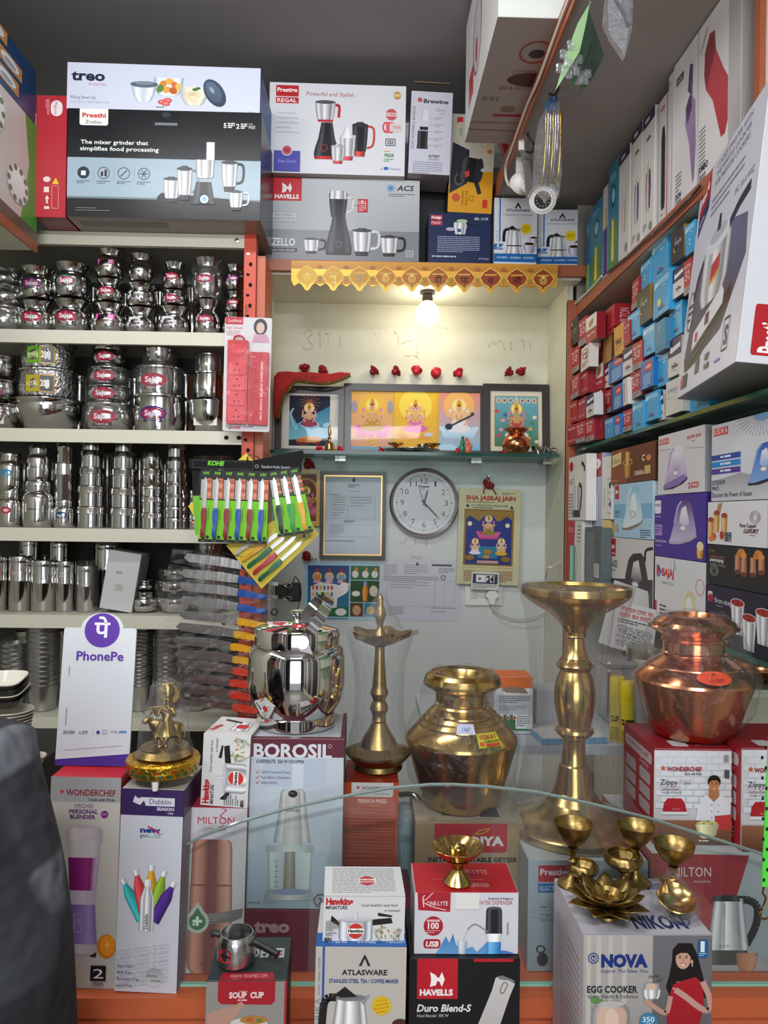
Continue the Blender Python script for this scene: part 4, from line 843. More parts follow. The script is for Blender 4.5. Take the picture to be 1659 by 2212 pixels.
ru('white carton with a tall black flask picture and red lettering',772,846,790,{'front':'#cfccca','side':'#8a8694'},lambda a:a.text('milton',20,10,4,'#b03040',w=50,rot=0).lath(52,[(24,12),(34,22),(84,22),(90,16)],BLK).rect(92,0,100,100,'#c0303c').small(30,93,30,1,3,'#888'))
ru('white carton with a grey steel flask picture',850,892,600,'#d0ccc8',lambda a:a.lath(60,[(24,12),(34,26),(84,26),(90,18)],STEEL).small(20,6,50,1,3,'#777'))
ru('wide white carton printed with a lavender bottle',896,1092,60,{'front':'#dcd8da','side':'#b0acb0'},lambda a:(a.rect(14,12,44,17,'#3a3c40'),a.text('Dubblin',18,16,3,'#ddd',w=22),a.poly([(62,30),(70,14),(82,16),(80,36)],'#5c4a6a'),a.poly([(74,24),(82,26),(78,40),(70,40)],'#6a5a78'),a.poly([(56,40),(76,34),(92,42),(96,70),(90,92),(84,94),(70,66),(52,50)],'#a890b4','#8c7098'),a.poly([(54,40),(76,32),(80,44),(62,52)],'#5c4a66'),a.text('Dubblin',82,72,4,'#6a4c78',w=14,rot=-65),a.small(14,78,24,5,2.6,'#888'),a.text('DON',14,95,3.6,'#33363a',w=24,b=.03),a.text('1000',14,99.4,3.6,'#33363a',w=24)),ztop=ZL-0.004)
ru('wide white carton printed with a pink-red bottle, nearest the upright post',1096,1342,0,{'front':'#dad6d6','side':'#b8b4b4'},lambda a:(a.text('Dubblin',10,18,3.5,'#8c5a5c',w=26,rot=-25),a.poly([(24,20),(40,12),(56,14),(60,26),(86,44),(100,52),(100,78),(92,84),(80,84),(52,56),(28,44),(22,34)],'#c4565c','#b03c44'),a.poly([(24,20),(40,12),(56,14),(60,26),(30,44),(22,34)],'#8c3c44'),a.small(6,66,22,10,2.6,'#888'),a.text('JUMBO',4,93,4,'#33363a',w=34,b=.03),a.text('1800',4,98.6,4,'#33363a',w=26)),ztop=ZL-0.004)
t=rbox('tall grey-white carton side right of the pink bottle carton',1575,1603,0,0,'#b5b1b0',None,z=zw+0.001,ztop=ZL-0.004)
t=rbox('white carton with small round icons beyond the upright post',1646,1780,0,0,{'front':'#d8d4cc','bottom':'#7a6a58'},lambda a:[a.ring(20+14*(k%2),44+14*(k//2),6,5,1,'#9a9890')for k in range(6)]and a.text('HL',16,46,4,'#888')and a.ell(12,8,10,6,'#c8a040'),z=zw+0.001,ztop=ZL-0.004,X=XF+0.01,d=0.3)
# ---- the big induction cooker carton leaning on the glass shelf
Yr,Yl=1.30,1.712
pr=P(1589,782,Yr);pl=P(1461,862,Yl);pl.z=pr.z
u=(pr-pl);Lw=u.length;ang=math.degrees(math.atan2(u.y,u.x));Hh=0.49;Dd=0.24
mid=(pr+pl)/2;nrm=Vector((-u.y,u.x,0)).normalized()
t=T('carton','big white cooker carton leaning out over the edge of the glass shelf','box',(0,0,0))
t.matrix_world=Matrix.Translation(mid)@Matrix.Rotation(R(ang),4,'Z')@Matrix.Rotation(R(-6),4,'X')@Matrix.Translation((0,Dd/2,0))
ob('carton_body',cartonm(Lw,Hh,Dd,{'front':'#d8d8e2','side':'#dcdce4','bottom':'#8c847e','top':'#c8c8d0'},M_GLOSS),None,t)
A=Art(0,0,100,100);a=A
a.rect(0,0,100,100,'#d6d6e2')
a.poly([(2,4),(20,-2),(22,12),(4,20)],'#b8263a').text('Prestige',4,15,6,'#fff',w=16,b=.03,rot=-24).poly([(4,20),(22,12),(22,19),(5,28)],'#2a3668').small(6,22,14,1,3,'#c8cce0',rot=-20)
for i,s in enumerate(('COOKS SMARTER WITH','THE WHISTLE COUNTER','FOR PRESSURE COOKERS')):a.text(s,30,5+i*4,2.4,'#55576a',w=52)
a.small(28,18,50,3,3,'#8a8c9c').text('PIC 20.0 WIZ',68,30,2.4,'#7a7c90',w=26)
a.poly([(20,46),(64,38),(92,44),(96,60),(70,82),(12,90),(8,84)],'#6a6c8c','#3a2e38').poly([(34,80),(80,66),(82,72),(38,88),(14,90),(10,84)],'#3a2824','#1c1614')
a.lath(48,[(40,20),(44,23),(60,23),(66,17)],STEEL).ell(48,40,21,4.6,'#dfe2ea').ell(48,38,14,3,'#b8bcc8').lath(48,[(30,1.5),(37,3)],BLK).path([(66,40),(78,36),(92,34)],4,'#2c3048').path([(26,44),(18,50),(14,58)],3.4,'#24283a').poly([(42,50),(56,48),(56,54),(42,57)],'#c83030').poly([(42,57),(56,54),(56,56),(42,59)],'#d8b030')
a.poly([(22,74),(66,64),(70,67),(70,72),(22,82)],'#e8e8ee').rect(26,75,31,79,'#c02838').rect(42,70,49,75,'#6a3058').small(22,83,40,2,3,'#555',rot=-13).ring(10,62,6,9,.7,'#444').small(6,59,8,3,3,'#444')
a.rect(10,91,20,97,'#3c3e44').ell(9,94,3,3,'#c87070').rect(34,88,41,94,'#3c5a3c').text('KEEP',50,91,2.6,'#33363a',w=8,b=.03).text('WARM',50,95,2.6,'#33363a',w=9,b=.03).text('S',79,90,7,'#5a3060',b=.03).frame(77,80,85,92,.6,'#333').small(68,94,14,1,2.5,'#6a78c0')
ob('printed_front',A.mesh(Lw,Hh,'front',Dd,M_GLOSS),None,t)
A=Art(0,0,100,100);A.rr(9,79,40,97,1.5,'#b8202a').text('Prestige',29,96,15,'#fff',w=15,rot=-90,b=.03);A.text('A preset Indian menu to help you cook',24,76,4,'#3a3c48',w=46,rot=-90).text('automatically with ease',31,76,4,'#3a3c48',w=26,rot=-90)
ob('printed_side',A.mesh(Lw,Hh,'right',Dd,M_GLOSS),None,t)
# cable clipped along shelf edge and post
def cable(name,label,pts,r,m,n=8,cat='cable',**k):
 o=ob(name,tube(bez(pts,n),r,6),m);tag(o,label,cat);return o
cp=[PX(x,y,XF-0.006)for x,y in((1300,596),(1272,628),(1240,660),(1231,690),(1226,780),(1222,900),(1221,1000),(1219,1100),(1217,1195))]+[P(1200,1222,2.72),P(1183,1228,2.72),P(1178,1256,2.8)]
cable('power_cable','white cable clipped down the orange post beside the niche',cp,0.0035,M_BLIND)
cp=[PX(x,y,XF-0.007)for x,y in((1512,402),(1490,428),(1450,468),(1420,496),(1392,520),(1362,548),(1340,566),(1310,590))]
cable('power_cable','black taped cable running along the upper shelf edge',cp,0.0035,M_BLACK)
# small copper and tin ware at the right edge, below the glass shelf
# ============================================================ niche: garland banner, lamp, shrine shelf
YT=2.60
t=T('garland_banner','golden scalloped paper banner with Devanagari greeting hanging along the wooden shelf edge','banner',P(916,566,YT))
X0,X1=629,1205;n=10;step=(X1-X0-10)/n
base=P(916,566,YT)
def loc(px,py,off=0):q=P(px,py,YT);return(q.x-base.x,q.z-base.z)
out=[(X0,563),(X1,572)]
bot=[]
for k in range(n):
 cx=X0+6+step*(k+.5);yb=627+k*.7
 for u,v in((-.5,-9),(-.38,-13),(-.3,-16),(-.18,-10),(-.08,-1),(0,1),(.08,-1),(.18,-10),(.3,-16),(.38,-13)):bot.append((cx+u*step,yb+v))
pts=[loc(*p)for p in out]+[loc(*p)for p in[(X1-2,622)]+bot[::-1]+[(X0,606)]]
bm=bmesh.new();prism(pts,-0.001,0.0,bm=bm);ob('banner_sheet',fin(bm),mat('gold_foil_paper','#d8a236',0.35,0.35),t)
A=Art(0,0,1659,2212)
A.poly([(X0,563),(X1,572),(X1,590),(X0,580)],'#dba03c','#c07a34')
for k in range(n):
 cx=X0+6+step*(k+.5);cy=597+k*.9;f=min(1,k/7);r,g,b=int(225-75*f),int(175-110*f),int(50-10*f);c='#%02x%02x%02x'%(r,g,b)
 A.poly([(cx-24,cy-2),(cx-14,cy-16),(cx,cy-24),(cx+14,cy-16),(cx+24,cy-2),(cx+16,cy+12),(cx+5,cy+18),(cx,cy+26),(cx-5,cy+18),(cx-16,cy+12)],'#e8c860')
 A.poly([(cx-22,cy-2),(cx-13,cy-14),(cx,cy-22),(cx+13,cy-14),(cx+22,cy-2),(cx+15,cy+10),(cx+4,cy+16),(cx,cy+23),(cx-4,cy+16),(cx-15,cy+10)],c)
 A.rect(cx-13,cy-10,cx+13,cy-7,'#d8b050')
 ch=[None,'शु','भ',None,None,'दी','पा','व','ली',None][k]
 if ch:A.text(ch,cx,cy+10,13,'#3a2010' if k>4 else('#5aa0b8' if k==2 else '#f4e078'),al='c',b=.02)
 else:
  for q in range(3):A.ring(cx,cy+2,8-q*2.4,9-q*2.6,1,'#f0d070')
  A.ell(cx,cy-5,3,3,'#f0d070')
 if k<n-1:
  bx=cx+step/2;A.ell(bx,cy+6,9,8,'#d8a848').ell(bx,cy+12,12,4,'#c88a38');A.ring(bx,cy+5,6,6,1,'#8c5a20');A.ell(bx,cy-20,6,4,'#a8703a')
  s=3.2;q='#5a3a14'
  A.path([(bx-s,cy+5-s),(bx-s,cy+5),(bx+s,cy+5),(bx+s,cy+5+s)],1,q).path([(bx+s,cy+5-s),(bx,cy+5-s),(bx,cy+5+s),(bx-s,cy+5+s)],1,q)
o=onplane(A,YT,attrmat('gold_foil_print',0.3),'printed_motifs',None,0.0015);o.parent=t;o.matrix_parent_inverse=Matrix.Translation(-base)
# bulb
bp=P(923,678,2.80);zt=ZS-0.044
t=T('light_bulb','glowing round LED bulb hanging from the niche ceiling','lamp',(bp.x,bp.y,bp.z),)
br=0.044
ob('globe',lathe([(0,-br)]+[(br*math.cos(R(a)),br*math.sin(R(a)))for a in range(-80,61,10)]+[(0.016,br*1.1)],24),mat('lit_bulb_glass','#fff4dc',0.4,emit=22),t)
ob('holder',lathe([(0,br*.9),(0.018,br*.9),(0.02,br*1.3),(0.018,zt-bp.z-0.012),(0.028,zt-bp.z-0.01),(0.028,zt-bp.z),(0,zt-bp.z)],20),mat('brown_bakelite','#2c241e',0.4),t)
# glass shelf
YGS=2.70;zq=P(900,976,YGS).z
t=T('glass_shelf','green-edged glass shrine shelf crossing the niche','shelf',(0,YGS,zq))
gx0,gx1=P(581,975,YGS).x,P(1209,983,YGS).x
gx0=max(gx0,NL+0.001);gx1=min(gx1,NR-0.001)
ob('glass_board',boxm(gx0,gx1,0.002,YB-YGS-0.01,-0.012,0.0),film('shelf_glass',0.12),t)
ob('glass_edge',boxm(gx0,gx1,0,0.002,-0.012,0.0),mat('dark_green_glass_edge','#1d4a40',0.1),t)
for px in(735,1030,1186):ob('clip',boxm(P(px,990,2.9).x-0.02,P(px,990,2.9).x+0.02,YB-YGS-0.09,YB-YGS-0.03,-0.022,-0.0125),M_STEEL2,t)
zq+=0.0006
# framed pictures
def pframe(label,x0,y0,x1,y1,Y,fw,art,cf='#2b2422',mat_c=None,matw=0,lean=4,name='picture_frame',gloss=0.3):
 p=P((x0+x1)/2,y1,Y);w=(x1-x0)*Y/F;h=(y1-y0)*Y/F;f=fw*Y/F
 t=T(name,label,'picture',(p.x,Y,zq),0,rx=-lean*1.0)
 me=boxes([(-w/2,w/2,0,0.018,h-f,h),(-w/2,w/2,0,0.018,0,f),(-w/2,-w/2+f,0,0.018,f,h-f),(w/2-f,w/2,0,0.018,f,h-f)])
 ob('frame',me,mat('frame_'+cf,cf,gloss,vary=0.2,bscale=20,stretch=(1,1,12)),t)
 ob('backing',boxm(-w/2+f,w/2-f,0.008,0.016,f,h-f),mat('mount_board','#d8d4c8',0.7),t)
 s=Y/F;A=Art(x0,y0,x1,y1);art(A);m2=A.mesh(w,h,'front',0,M_MATTE,-0.0078);ob('picture_print',m2,None,t)
 ob('glass',boxm(-w/2+f,w/2-f,0.003,0.004,f,h-f),M_PANE,t);return t
def deity(a,cx,cy,s,skin,robe,lotus=None,halo='#f8d040',crown='#d8a028',seatc='#d87aa8',arms=4,elephant=False,instrument=False):
 """seated figure on a lotus, generic devotional print"""
 a.ell(cx,cy-s*.52,s*.26,s*.26,halo);a.ell(cx,cy-s*.52,s*.2,s*.2,'#fbe890')
 if lotus:
  for k in range(-4,5):a.ell(cx+k*s*.13,cy+s*.42+abs(k)*-s*.02,s*.09,s*.2,lotus if k%2 else seatc,rot=k*14)
  for k in range(-3,4):a.ell(cx+k*s*.16,cy+s*.5,s*.1,s*.16,seatc,lotus,rot=k*10)
 a.ell(cx,cy+s*.28,s*.42,s*.14,robe);a.poly([(cx-s*.2,cy-s*.24),(cx+s*.2,cy-s*.24),(cx+s*.3,cy+s*.25),(cx-s*.3,cy+s*.25)],robe)
 a.poly([(cx-s*.14,cy-s*.26),(cx+s*.14,cy-s*.26),(cx+s*.12,cy+s*.05),(cx-s*.12,cy+s*.05)],skin)
 for sd in(-1,1):
  a.path([(cx+sd*s*.15,cy-s*.2),(cx+sd*s*.34,cy-s*.06),(cx+sd*s*.3,cy-s*.3)],s*.07,skin);a.ell(cx+sd*s*.3,cy-s*.34,s*.06,s*.07,seatc)
  if arms==4:a.path([(cx+sd*s*.14,cy-s*.14),(cx+sd*s*.28,cy+s*.08),(cx+sd*s*.16,cy+s*.16)],s*.07,skin)
 a.ell(cx,cy-s*.42,s*.1,s*.13,skin)
 if elephant:a.path([(cx,cy-s*.4),(cx+s*.02,cy-s*.2),(cx-s*.05,cy-s*.05),(cx+s*.02,cy-s*.02)],s*.07,skin,3);a.ell(cx-s*.15,cy-s*.42,s*.09,s*.11,skin).ell(cx+s*.15,cy-s*.42,s*.09,s*.11,skin);a.ell(cx-s*.05,cy-s*.44,s*.015,s*.02,'#222').ell(cx+s*.05,cy-s*.44,s*.015,s*.02,'#222')
 else:a.ell(cx-s*.04,cy-s*.43,s*.014,s*.01,'#222').ell(cx+s*.04,cy-s*.43,s*.014,s*.01,'#222').line(cx-s*.03,cy-s*.35,cx+s*.03,cy-s*.35,s*.015,'#a03030')
 a.poly([(cx-s*.11,cy-s*.5),(cx-s*.07,cy-s*.66),(cx,cy-s*.78),(cx+s*.07,cy-s*.66),(cx+s*.11,cy-s*.5)],crown);a.ell(cx,cy-s*.53,s*.035,s*.06,'#8c1a14')
 a.path([(cx-s*.12,cy-s*.2),(cx,cy+s*.02),(cx+s*.12,cy-s*.2)],s*.035,crown)
 if instrument:a.line(cx-s*.38,cy+s*.24,cx+s*.5,cy-s*.22,s*.06,'#2a3a4c').ell(cx-s*.36,cy+s*.22,s*.13,s*.11,'#24304a').ell(cx+s*.47,cy-s*.24,s*.06,s*.06,'#2a3a4c')
def a_fl(a):
 a.rect(610,832,723,955,'#e0dcd0');a.rect(623,838,711,948,'#1a2036');a.poly([(623,870),(640,900),(711,860),(711,930),(623,935)],'#2a78a8','#7ec4d8')
 for k in range(16):a.line(667,853,667+22*math.cos(k*.39),853+22*math.sin(k*.39),1,'#c86a3a',keep=True)
 for k in range(9):a.ell(640+k*8,908-(k%3)*3,8,5,['#88c8e0','#5aa0c8','#b0dce8'][k%3],rot=-20)
 a.path([(634,905),(626,880),(632,866)],4,'#9cd0e4',3);deity(a,666,888,44,'#e8b89a','#9c3a50',seatc='#d87898',halo='#f0d0a8');a.ell(668,934,26,7,'#d89a5a').ell(650,936,12,4,'#c8703c').text('श्री माँ',640,945,5,'#c82a20',w=52)
pframe('dark framed picture under red cloth at the left of the shrine shelf',592,818,744,970,2.955,15,a_fl)
def a_fm(a):
 a.rect(750,826,1046,962,'#e8a83c')
 a.rect(757,829,848,962,'#f0b860','#e0a890');a.ell(803,862,30,30,'#f4c050');deity(a,803,890,62,'#e8b088','#c89a3a','#e0649c',seatc='#e890b8')
 for k in range(26):a.ell(790+(k*7)%26,925+(k*5)%34,2.4,1.6,'#f0c838')
 a.ell(764,862,6,14,'#a8a0b0').ell(842,862,6,14,'#a8a0b0');a.rect(757,950,848,962,'#78b0d0')
 a.rect(848,829,852,962,'#d8b040');a.rect(852,829,944,962,'#f0c030','#e8b048');a.ell(897,858,36,36,'#f8dc58');deity(a,897,892,62,'#e8b08c','#e070a8','#e8a038',elephant=True,seatc='#e8b848');a.ell(868,925,10,6,'#e8a038').ell(926,922,10,5,'#d0d0d8')
 a.rect(944,829,948,962,'#d8b040');a.rect(948,829,1042,962,'#e89078','#90c4e0');a.ell(992,858,34,34,'#f4b868');
 deity(a,992,890,62,'#e8b898','#e8e4ec','#a8d0ec',instrument=True,seatc='#d0e4f4',halo='#f4d8a0');a.ell(968,950,20,8,'#b8dcf0').ell(1020,948,16,8,'#88c0e0')
pframe('wide dark frame with three bright devotional panels on the shrine shelf',741,812,1054,972,2.955,16,a_fm)
def a_fr(a):
 a.rect(1060,828,1174,962,'#e0d8c8');a.rect(1069,838,1165,950,'#6ab0c8','#4a7a5a');a.frame(1069,838,1165,950,1.5,'#b89a50')
 for k in range(7):a.ell(1078+k*13,848,5.5,6,'#d8c8b0').ell(1078+k*13,848,2.5,3.4,['#b06a4a','#8c4a5a','#4a6a8c'][k%3])
 for k in range(22):a.ell(1074+(k*37)%88,872+(k*23)%74,5,4,['#c84a50','#e8d8c8','#3c8a5c','#d8a050','#3a6aa8','#e0a0a8'][k%6])
 a.ell(1117,925,26,9,'#d8dce0');a.ell(1117,905,16,18,'#b83a34');deity(a,1117,896,56,'#c89878','#b8483c',None,halo='#c8b070');a.line(1117,838,1117,852,1.5,'#e8e8e8')
pframe('dark framed picture with cream mount at the right of the shrine shelf',1044,812,1188,976,2.925,15,a_fr,lean=5)
# red and gold cloth draped over the left frame
bm=bmesh.new()
def strip3(pts,bm,Y,thick=0.006):
 rows_=[]
 for(xa,ya,xb,yb,dy)in pts:
  a=P(xa,ya,Y+dy);b=P(xb,yb,Y+dy);rows_.append([bm.verts.new(a.lerp(b,k/4)+Vector((0,0.004*math.sin(k*2.1+xa*.15),0)))for k in range(5)])
 for r0,r1 in zip(rows_,rows_[1:]):
  for k in range(4):bm.faces.new((r0[k],r0[k+1],r1[k+1],r1[k]))
strip3([(757,806,756,814,0),(735,804,737,822,-.004),(712,808,714,828,-.006),(690,806,692,830,-.01),(662,804,668,826,-.012),(640,804,646,824,-.012),(618,803,632,826,-.014),(600,804,624,838,-.016),(592,815,620,848,-.018),(592,838,610,858,-.02),(592,870,607,878,-.022),(593,902,604,904,-.022)],bm,2.93)
me=fin(bm,True,180);o=ob('cloth',me,mat('red_velvet','#b01c1c',0.7,bump=0.5,bscale=120));tag(o,'red cloth with gold spangled border draped over the left picture frame','cloth')
sm=o.modifiers.new('s','SOLIDIFY');sm.thickness=0.003
A=[bez([P(x,y,2.90)for x,y in((757,811),(735,821),(712,828),(690,829),(664,826),(645,824),(634,828),(624,842),(612,858),(606,878),(602,904))],6)]
o2=ob('gold_border',tube(A[0],0.006,6),mat('gold_sequin_trim','#8c7a3a',0.35,0.8,bump=1.5,bscale=220),o)
rr_=random.Random(3)
bm=bmesh.new()
for k in range(40):
 x=606+rr_.random()*80;q=P(x,809+rr_.random()*9,2.908);bmesh.ops.create_icosphere(bm,subdivisions=1,radius=0.0022,matrix=Matrix.Translation(q))
o3=ob('sequins',fin(bm),M_BRASS,o);o3['kind']='stuff'
# roses
def rosem(r=0.02,seed=0):
 rnd=random.Random(seed);bm=bmesh.new();bmesh.ops.create_icosphere(bm,subdivisions=1,radius=r*.62)
 for ring,(n,rr,tilt,s)in enumerate(((5,.25,80,.5),(6,.5,60,.7),(7,.8,35,.85))):
  for k in range(n):
   a=2*math.pi*(k+ring*.4)/n+rnd.uniform(-.2,.2);M=Matrix.Rotation(a,4,'Z')@Matrix.Translation((rr*r*.7,0,r*(.5-ring*.12)))@Matrix.Rotation(R(-tilt+rnd.uniform(-12,12)),4,'Y')@Matrix.Diagonal((s*r*.6,s*r*.62,r*.16,1))
   bmesh.ops.create_icosphere(bm,subdivisions=1,radius=1,matrix=M)
 return fin(bm,True,60)
ROSES=[rosem(0.017,k)for k in range(3)];M_ROSE=mat('rose_petals','#8c0f1c',0.6,vary=0.35,bscale=80);M_ROSEB=mat('bright_rose_petals','#c01828',0.55,vary=0.3,bscale=80)
def rose(label,px,py,Y,k=0,m=None,s=1.0,z=None):
 q=P(px,py,Y)
 o=ob('rose',ROSES[k%3]if m is None else ROSES[k%3].copy(),None,None,q if z is None else(q.x,Y,z),(R(60 if k%2 else 40),R(10*(k%3)),R(37*k)))
 o.data.materials.clear();o.data.materials.append(m or M_ROSE);o.scale=(s*1.45,s*1.45,s*1.45);tag(o,label,'flower','red roses around the shrine');return o
pos=[('dark red rose on the red cloth, left end',658,797),('smaller dark rose on the red cloth beside the first',695,801),('rose above the yellow-robed panel, first on the wide frame',806,802),('second rose on the wide frame',853,802),('middle rose on the wide frame, dark and open',899,802),('bright red rose, fourth on the wide frame',944,806),('rose at the right end of the wide frame',992,807),('left of the two roses on the right-hand frame',1102,804),('right of the two roses on the right-hand frame',1127,804)]
for i,(l,x,y)in enumerate(pos):rose(l,x,y+1,2.962 if i<7 else 2.94,i,M_ROSEB.copy()if i in(5,6)and False else(M_ROSEB if i in(5,6,4)else None))
for i,(l,x,y)in enumerate([('red petals lying left of the brass bell',690,966),('red flower lying right of the brass bell',733,962),('red flower at the left side of the steel tray',823,963),('red petals right of the steel tray',987,967),('red flower behind the copper pot',1092,968)]):rose(l,x,y,2.78,i,M_ROSEB,0.62,zq+0.008)
# things on the shrine shelf
def at(px,Y,z):q=P(px,960,Y);return(q.x,Y,z)
t=T('hand_bell','small brass prayer bell with a figure handle, front of the left picture','bell',at(712,2.76,zq))
ob('bell_body',lathe([(0,0.002),(0.021,0),(0.022,0.004),(0.018,0.012),(0.0165,0.025),(0.012,0.034),(0,0.037)],24),M_BRASS,t)
ob('handle',lathe([(0,0.036),(0.005,0.037),(0.004,0.045),(0.007,0.05),(0.0035,0.056),(0.005,0.064),(0.0065,0.072),(0.004,0.08),(0.0055,0.088),(0.002,0.096),(0,0.098)],14),M_BRASS,t)
ty=2.79
t=T('serving_tray','round steel puja plate in the middle of the shrine shelf','tray',at(888,ty,zq));ob('tray_dish',lathe([(0,0.001),(0.085,0.0),(0.094,0.012),(0.105,0.013),(0.105,0.0145),(0.092,0.014),(0.083,0.003),(0,0.003)],36),M_STEEL,t)
def diya(label,loc,r,h,m,group=None,wrap=False,name='oil_lamp',tilt=0,cat='oil lamp',spout=True,rz=0,foot=0.62):
 t=T(name,label,cat,loc,rz,group)
 md=(lambda rr,z,a:(rr*(1+(0.13*max(0,math.cos(a))**6 if z>h*.72 else 0)),z))if spout else None
 ob('bowl',lathe([(0,h*.60),(r*.25,h*.62),(r*.6,h*.72),(r*.9,h*.88),(r,h),(r*.96,h),(r*.84,h*.9),(r*.55,h*.77),(0,h*.68)],32,mod=md),m,t,None,(0,R(tilt),R(-70)))
 ob('stem',lathe([(0,0),(r*foot,0),(r*foot,h*.03),(r*foot*.8,h*.06),(r*.34,h*.12),(r*.2,h*.22),(r*.14,h*.32),(r*.24,h*.36),(r*.24,h*.39),(r*.13,h*.43),(r*.14,h*.5),(r*.27,h*.60),(0,h*.61)],24),m,t)
 return t
diya('brass cup lamp standing on the left of the steel plate',at(855,ty,zq+0.0035),0.03,0.034,M_BRASS)
diya('brass cup lamp standing on the right of the steel plate',at(934,ty,zq+0.0035),0.03,0.034,M_BRASS)
o=ob('steel_cup',lathe([(0,0),(0.017,0),(0.022,0.03),(0.023,0.032),(0.02,0.03),(0.015,0.003),(0,0.003)],20),M_STEEL,None,at(914,ty+.02,zq+0.0035));tag(o,'small steel cup between the two brass lamps on the plate','cup')
LOTA=[(0,0),(.42,0),(.55,.03),(.86,.16),(1,.34),(.99,.46),(.86,.62),(.62,.74),(.55,.8),(.58,.86),(.84,.97),(.87,1),(.83,1),(.55,.88),(.5,.8),(.4,.75),(0,.7)]
def sc(prof,r,h):return[(a*r,b*h)for a,b in prof]
o=ob('copper_pot',lathe(sc(LOTA,0.052,0.094),32),M_COPPER,None,at(1115,2.77,zq));tag(o,'round copper water pot on the shrine shelf, front of the right picture','pot')
o=ob('steel_bowl',lathe([(0,0),(0.02,0),(0.028,0.02),(0.03,0.03),(0.027,0.03),(0.018,0.003),(0,0.003)],20),M_STEEL,None,at(1165,2.76,zq));tag(o,'small steel bowl right of the copper pot','bowl')
bm=bmesh.new();bmesh.ops.create_icosphere(bm,subdivisions=3,radius=0.02);rnd=random.Random(4)
for v in bm.verts:v.co=Vector((v.co.x*1.1,v.co.y,v.co.z*.7))*rnd.uniform(.7,1.25)
o=ob('crumpled_foil',fin(bm),M_MIRROR,None,(at(1194,2.76,0)[0],2.76,zq+0.016));tag(o,'crumpled silver foil at the right end of the shrine shelf','foil')
# painted figurine of a couple
t=T('figurine','little painted figurine of a couple in green and orange, right of the steel plate','figurine',at(1004,2.78,zq))
def blobs(lst):
 bm=bmesh.new()
 for x,y,z,rx,ry,rz_ in lst:bmesh.ops.create_icosphere(bm,subdivisions=2,radius=1,matrix=Matrix.Translation((x,y,z))@Matrix.Diagonal((rx,ry,rz_,1)))
 return fin(bm,True,80)
ob('green_figure',blobs([(-.01,0,.02,.013,.01,.02),(-.008,0,.042,.009,.008,.013),(-.008,-.002,.06,.006,.006,.007)]),mat('green_paint','#1f7a5a',0.3),t)
ob('orange_figure',blobs([(.012,.002,.018,.014,.01,.018),(.01,.002,.04,.009,.008,.014),(.006,0,.056,.006,.006,.007),(.022,0,.03,.006,.006,.012)]),mat('orange_pink_paint','#d8705c',0.3),t)
ob('figurine_base',lathe([(0,0),(.03,0),(.03,.004),(0,.004)],16),mat('red_paint','#a8202c',0.4),t)
# ============================================================ on the wall under the shrine shelf
def wallart(name,label,cat,x0,y0,x1,y1,art,th=0.004,col='#e0ded8',m=None,Y=None,roll=0.0,rxx=0):
 Y=Y or YB-th-0.0005;p=P((x0+x1)/2,y1,Y);w=(x1-x0)*Y/F;h=(y1-y0)*Y/F
 t=T(name,label,cat,(p.x,Y,p.z),0,ry=roll,rx=rxx);ob('sheet',boxm(-w/2,w/2,0,th,0,h),mat('paper_'+col,col,0.6),t)
 A=Art(x0,y0,x1,y1);art(A);ob('printed_face',A.mesh(w,h,'front',0,m or M_SATIN,0.0003),None,t);return t
def a_cert(a):
 a.rect(700,1030,823,1198,'#c3cdd6');a.ell(762,1037,3,5,'#555').small(750,1046,24,3,3,'#555').text('Registration Certificate',750,1062,2.6,'#444',w=24);a.small(710,1068,38,1,3,'#555');a.frame(715,1072,809,1120,.5,'#8a949c').line(750,1072,750,1120,.5,'#8a949c')
 for y in(1078,1084,1092,1097,1102):a.line(715,y,809,y,.4,'#9aa4ac')
 a.small(718,1074,26,8,5.5,'#6a7278',1.2);a.small(754,1074,46,4,6,'#6a7278',1.2);a.small(742,1124,24,3,2.4,'#555',1.1);a.frame(709,1134,808,1160,.5,'#8a949c').small(712,1136,30,5,4.6,'#6a7278',1.2).small(702,1168,100,1,3,'#444',1.4)
t=pframe('black and gold framed certificate hanging on the wall left of the clock',690,1019,832,1208,YB-0.024,9,a_cert,cf='#1c1614',lean=0,gloss=.3)
q=P(761,1208,YB-0.024);t.location=(q.x,YB-0.024,q.z);t.rotation_euler=(R(0),R(0),0)
s=(YB-.024)/F;ww,hh=142*s,189*s
ob('gold_inner_frame',boxes([(-ww/2+8*s,ww/2-8*s,-.001,.012,hh-11*s,hh-8*s),(-ww/2+8*s,ww/2-8*s,-.001,.012,8*s,11*s),(-ww/2+8*s,-ww/2+11*s,-.001,.012,11*s,hh-11*s),(ww/2-11*s,ww/2-8*s,-.001,.012,11*s,hh-11*s)]),mat('gilt_moulding','#b8935a',0.25,0.8),t)
def a_gold(a):
 a.rect(634,1024,684,1126,'#7c3a24');a.ring(660,1062,26,30,4,'#c8a040');deity(a,660,1084,46,'#c88a78','#c05078','#c04a5c',halo='#3a6a4c')
t=pframe('small gold framed deity picture half hidden behind the knife cards',630,1014,690,1136,YB-0.024,8,a_gold,cf='#c79a3a',lean=0,gloss=.25);q=P(660,1136,YB-.024);t.location=(q.x,YB-.024,q.z)
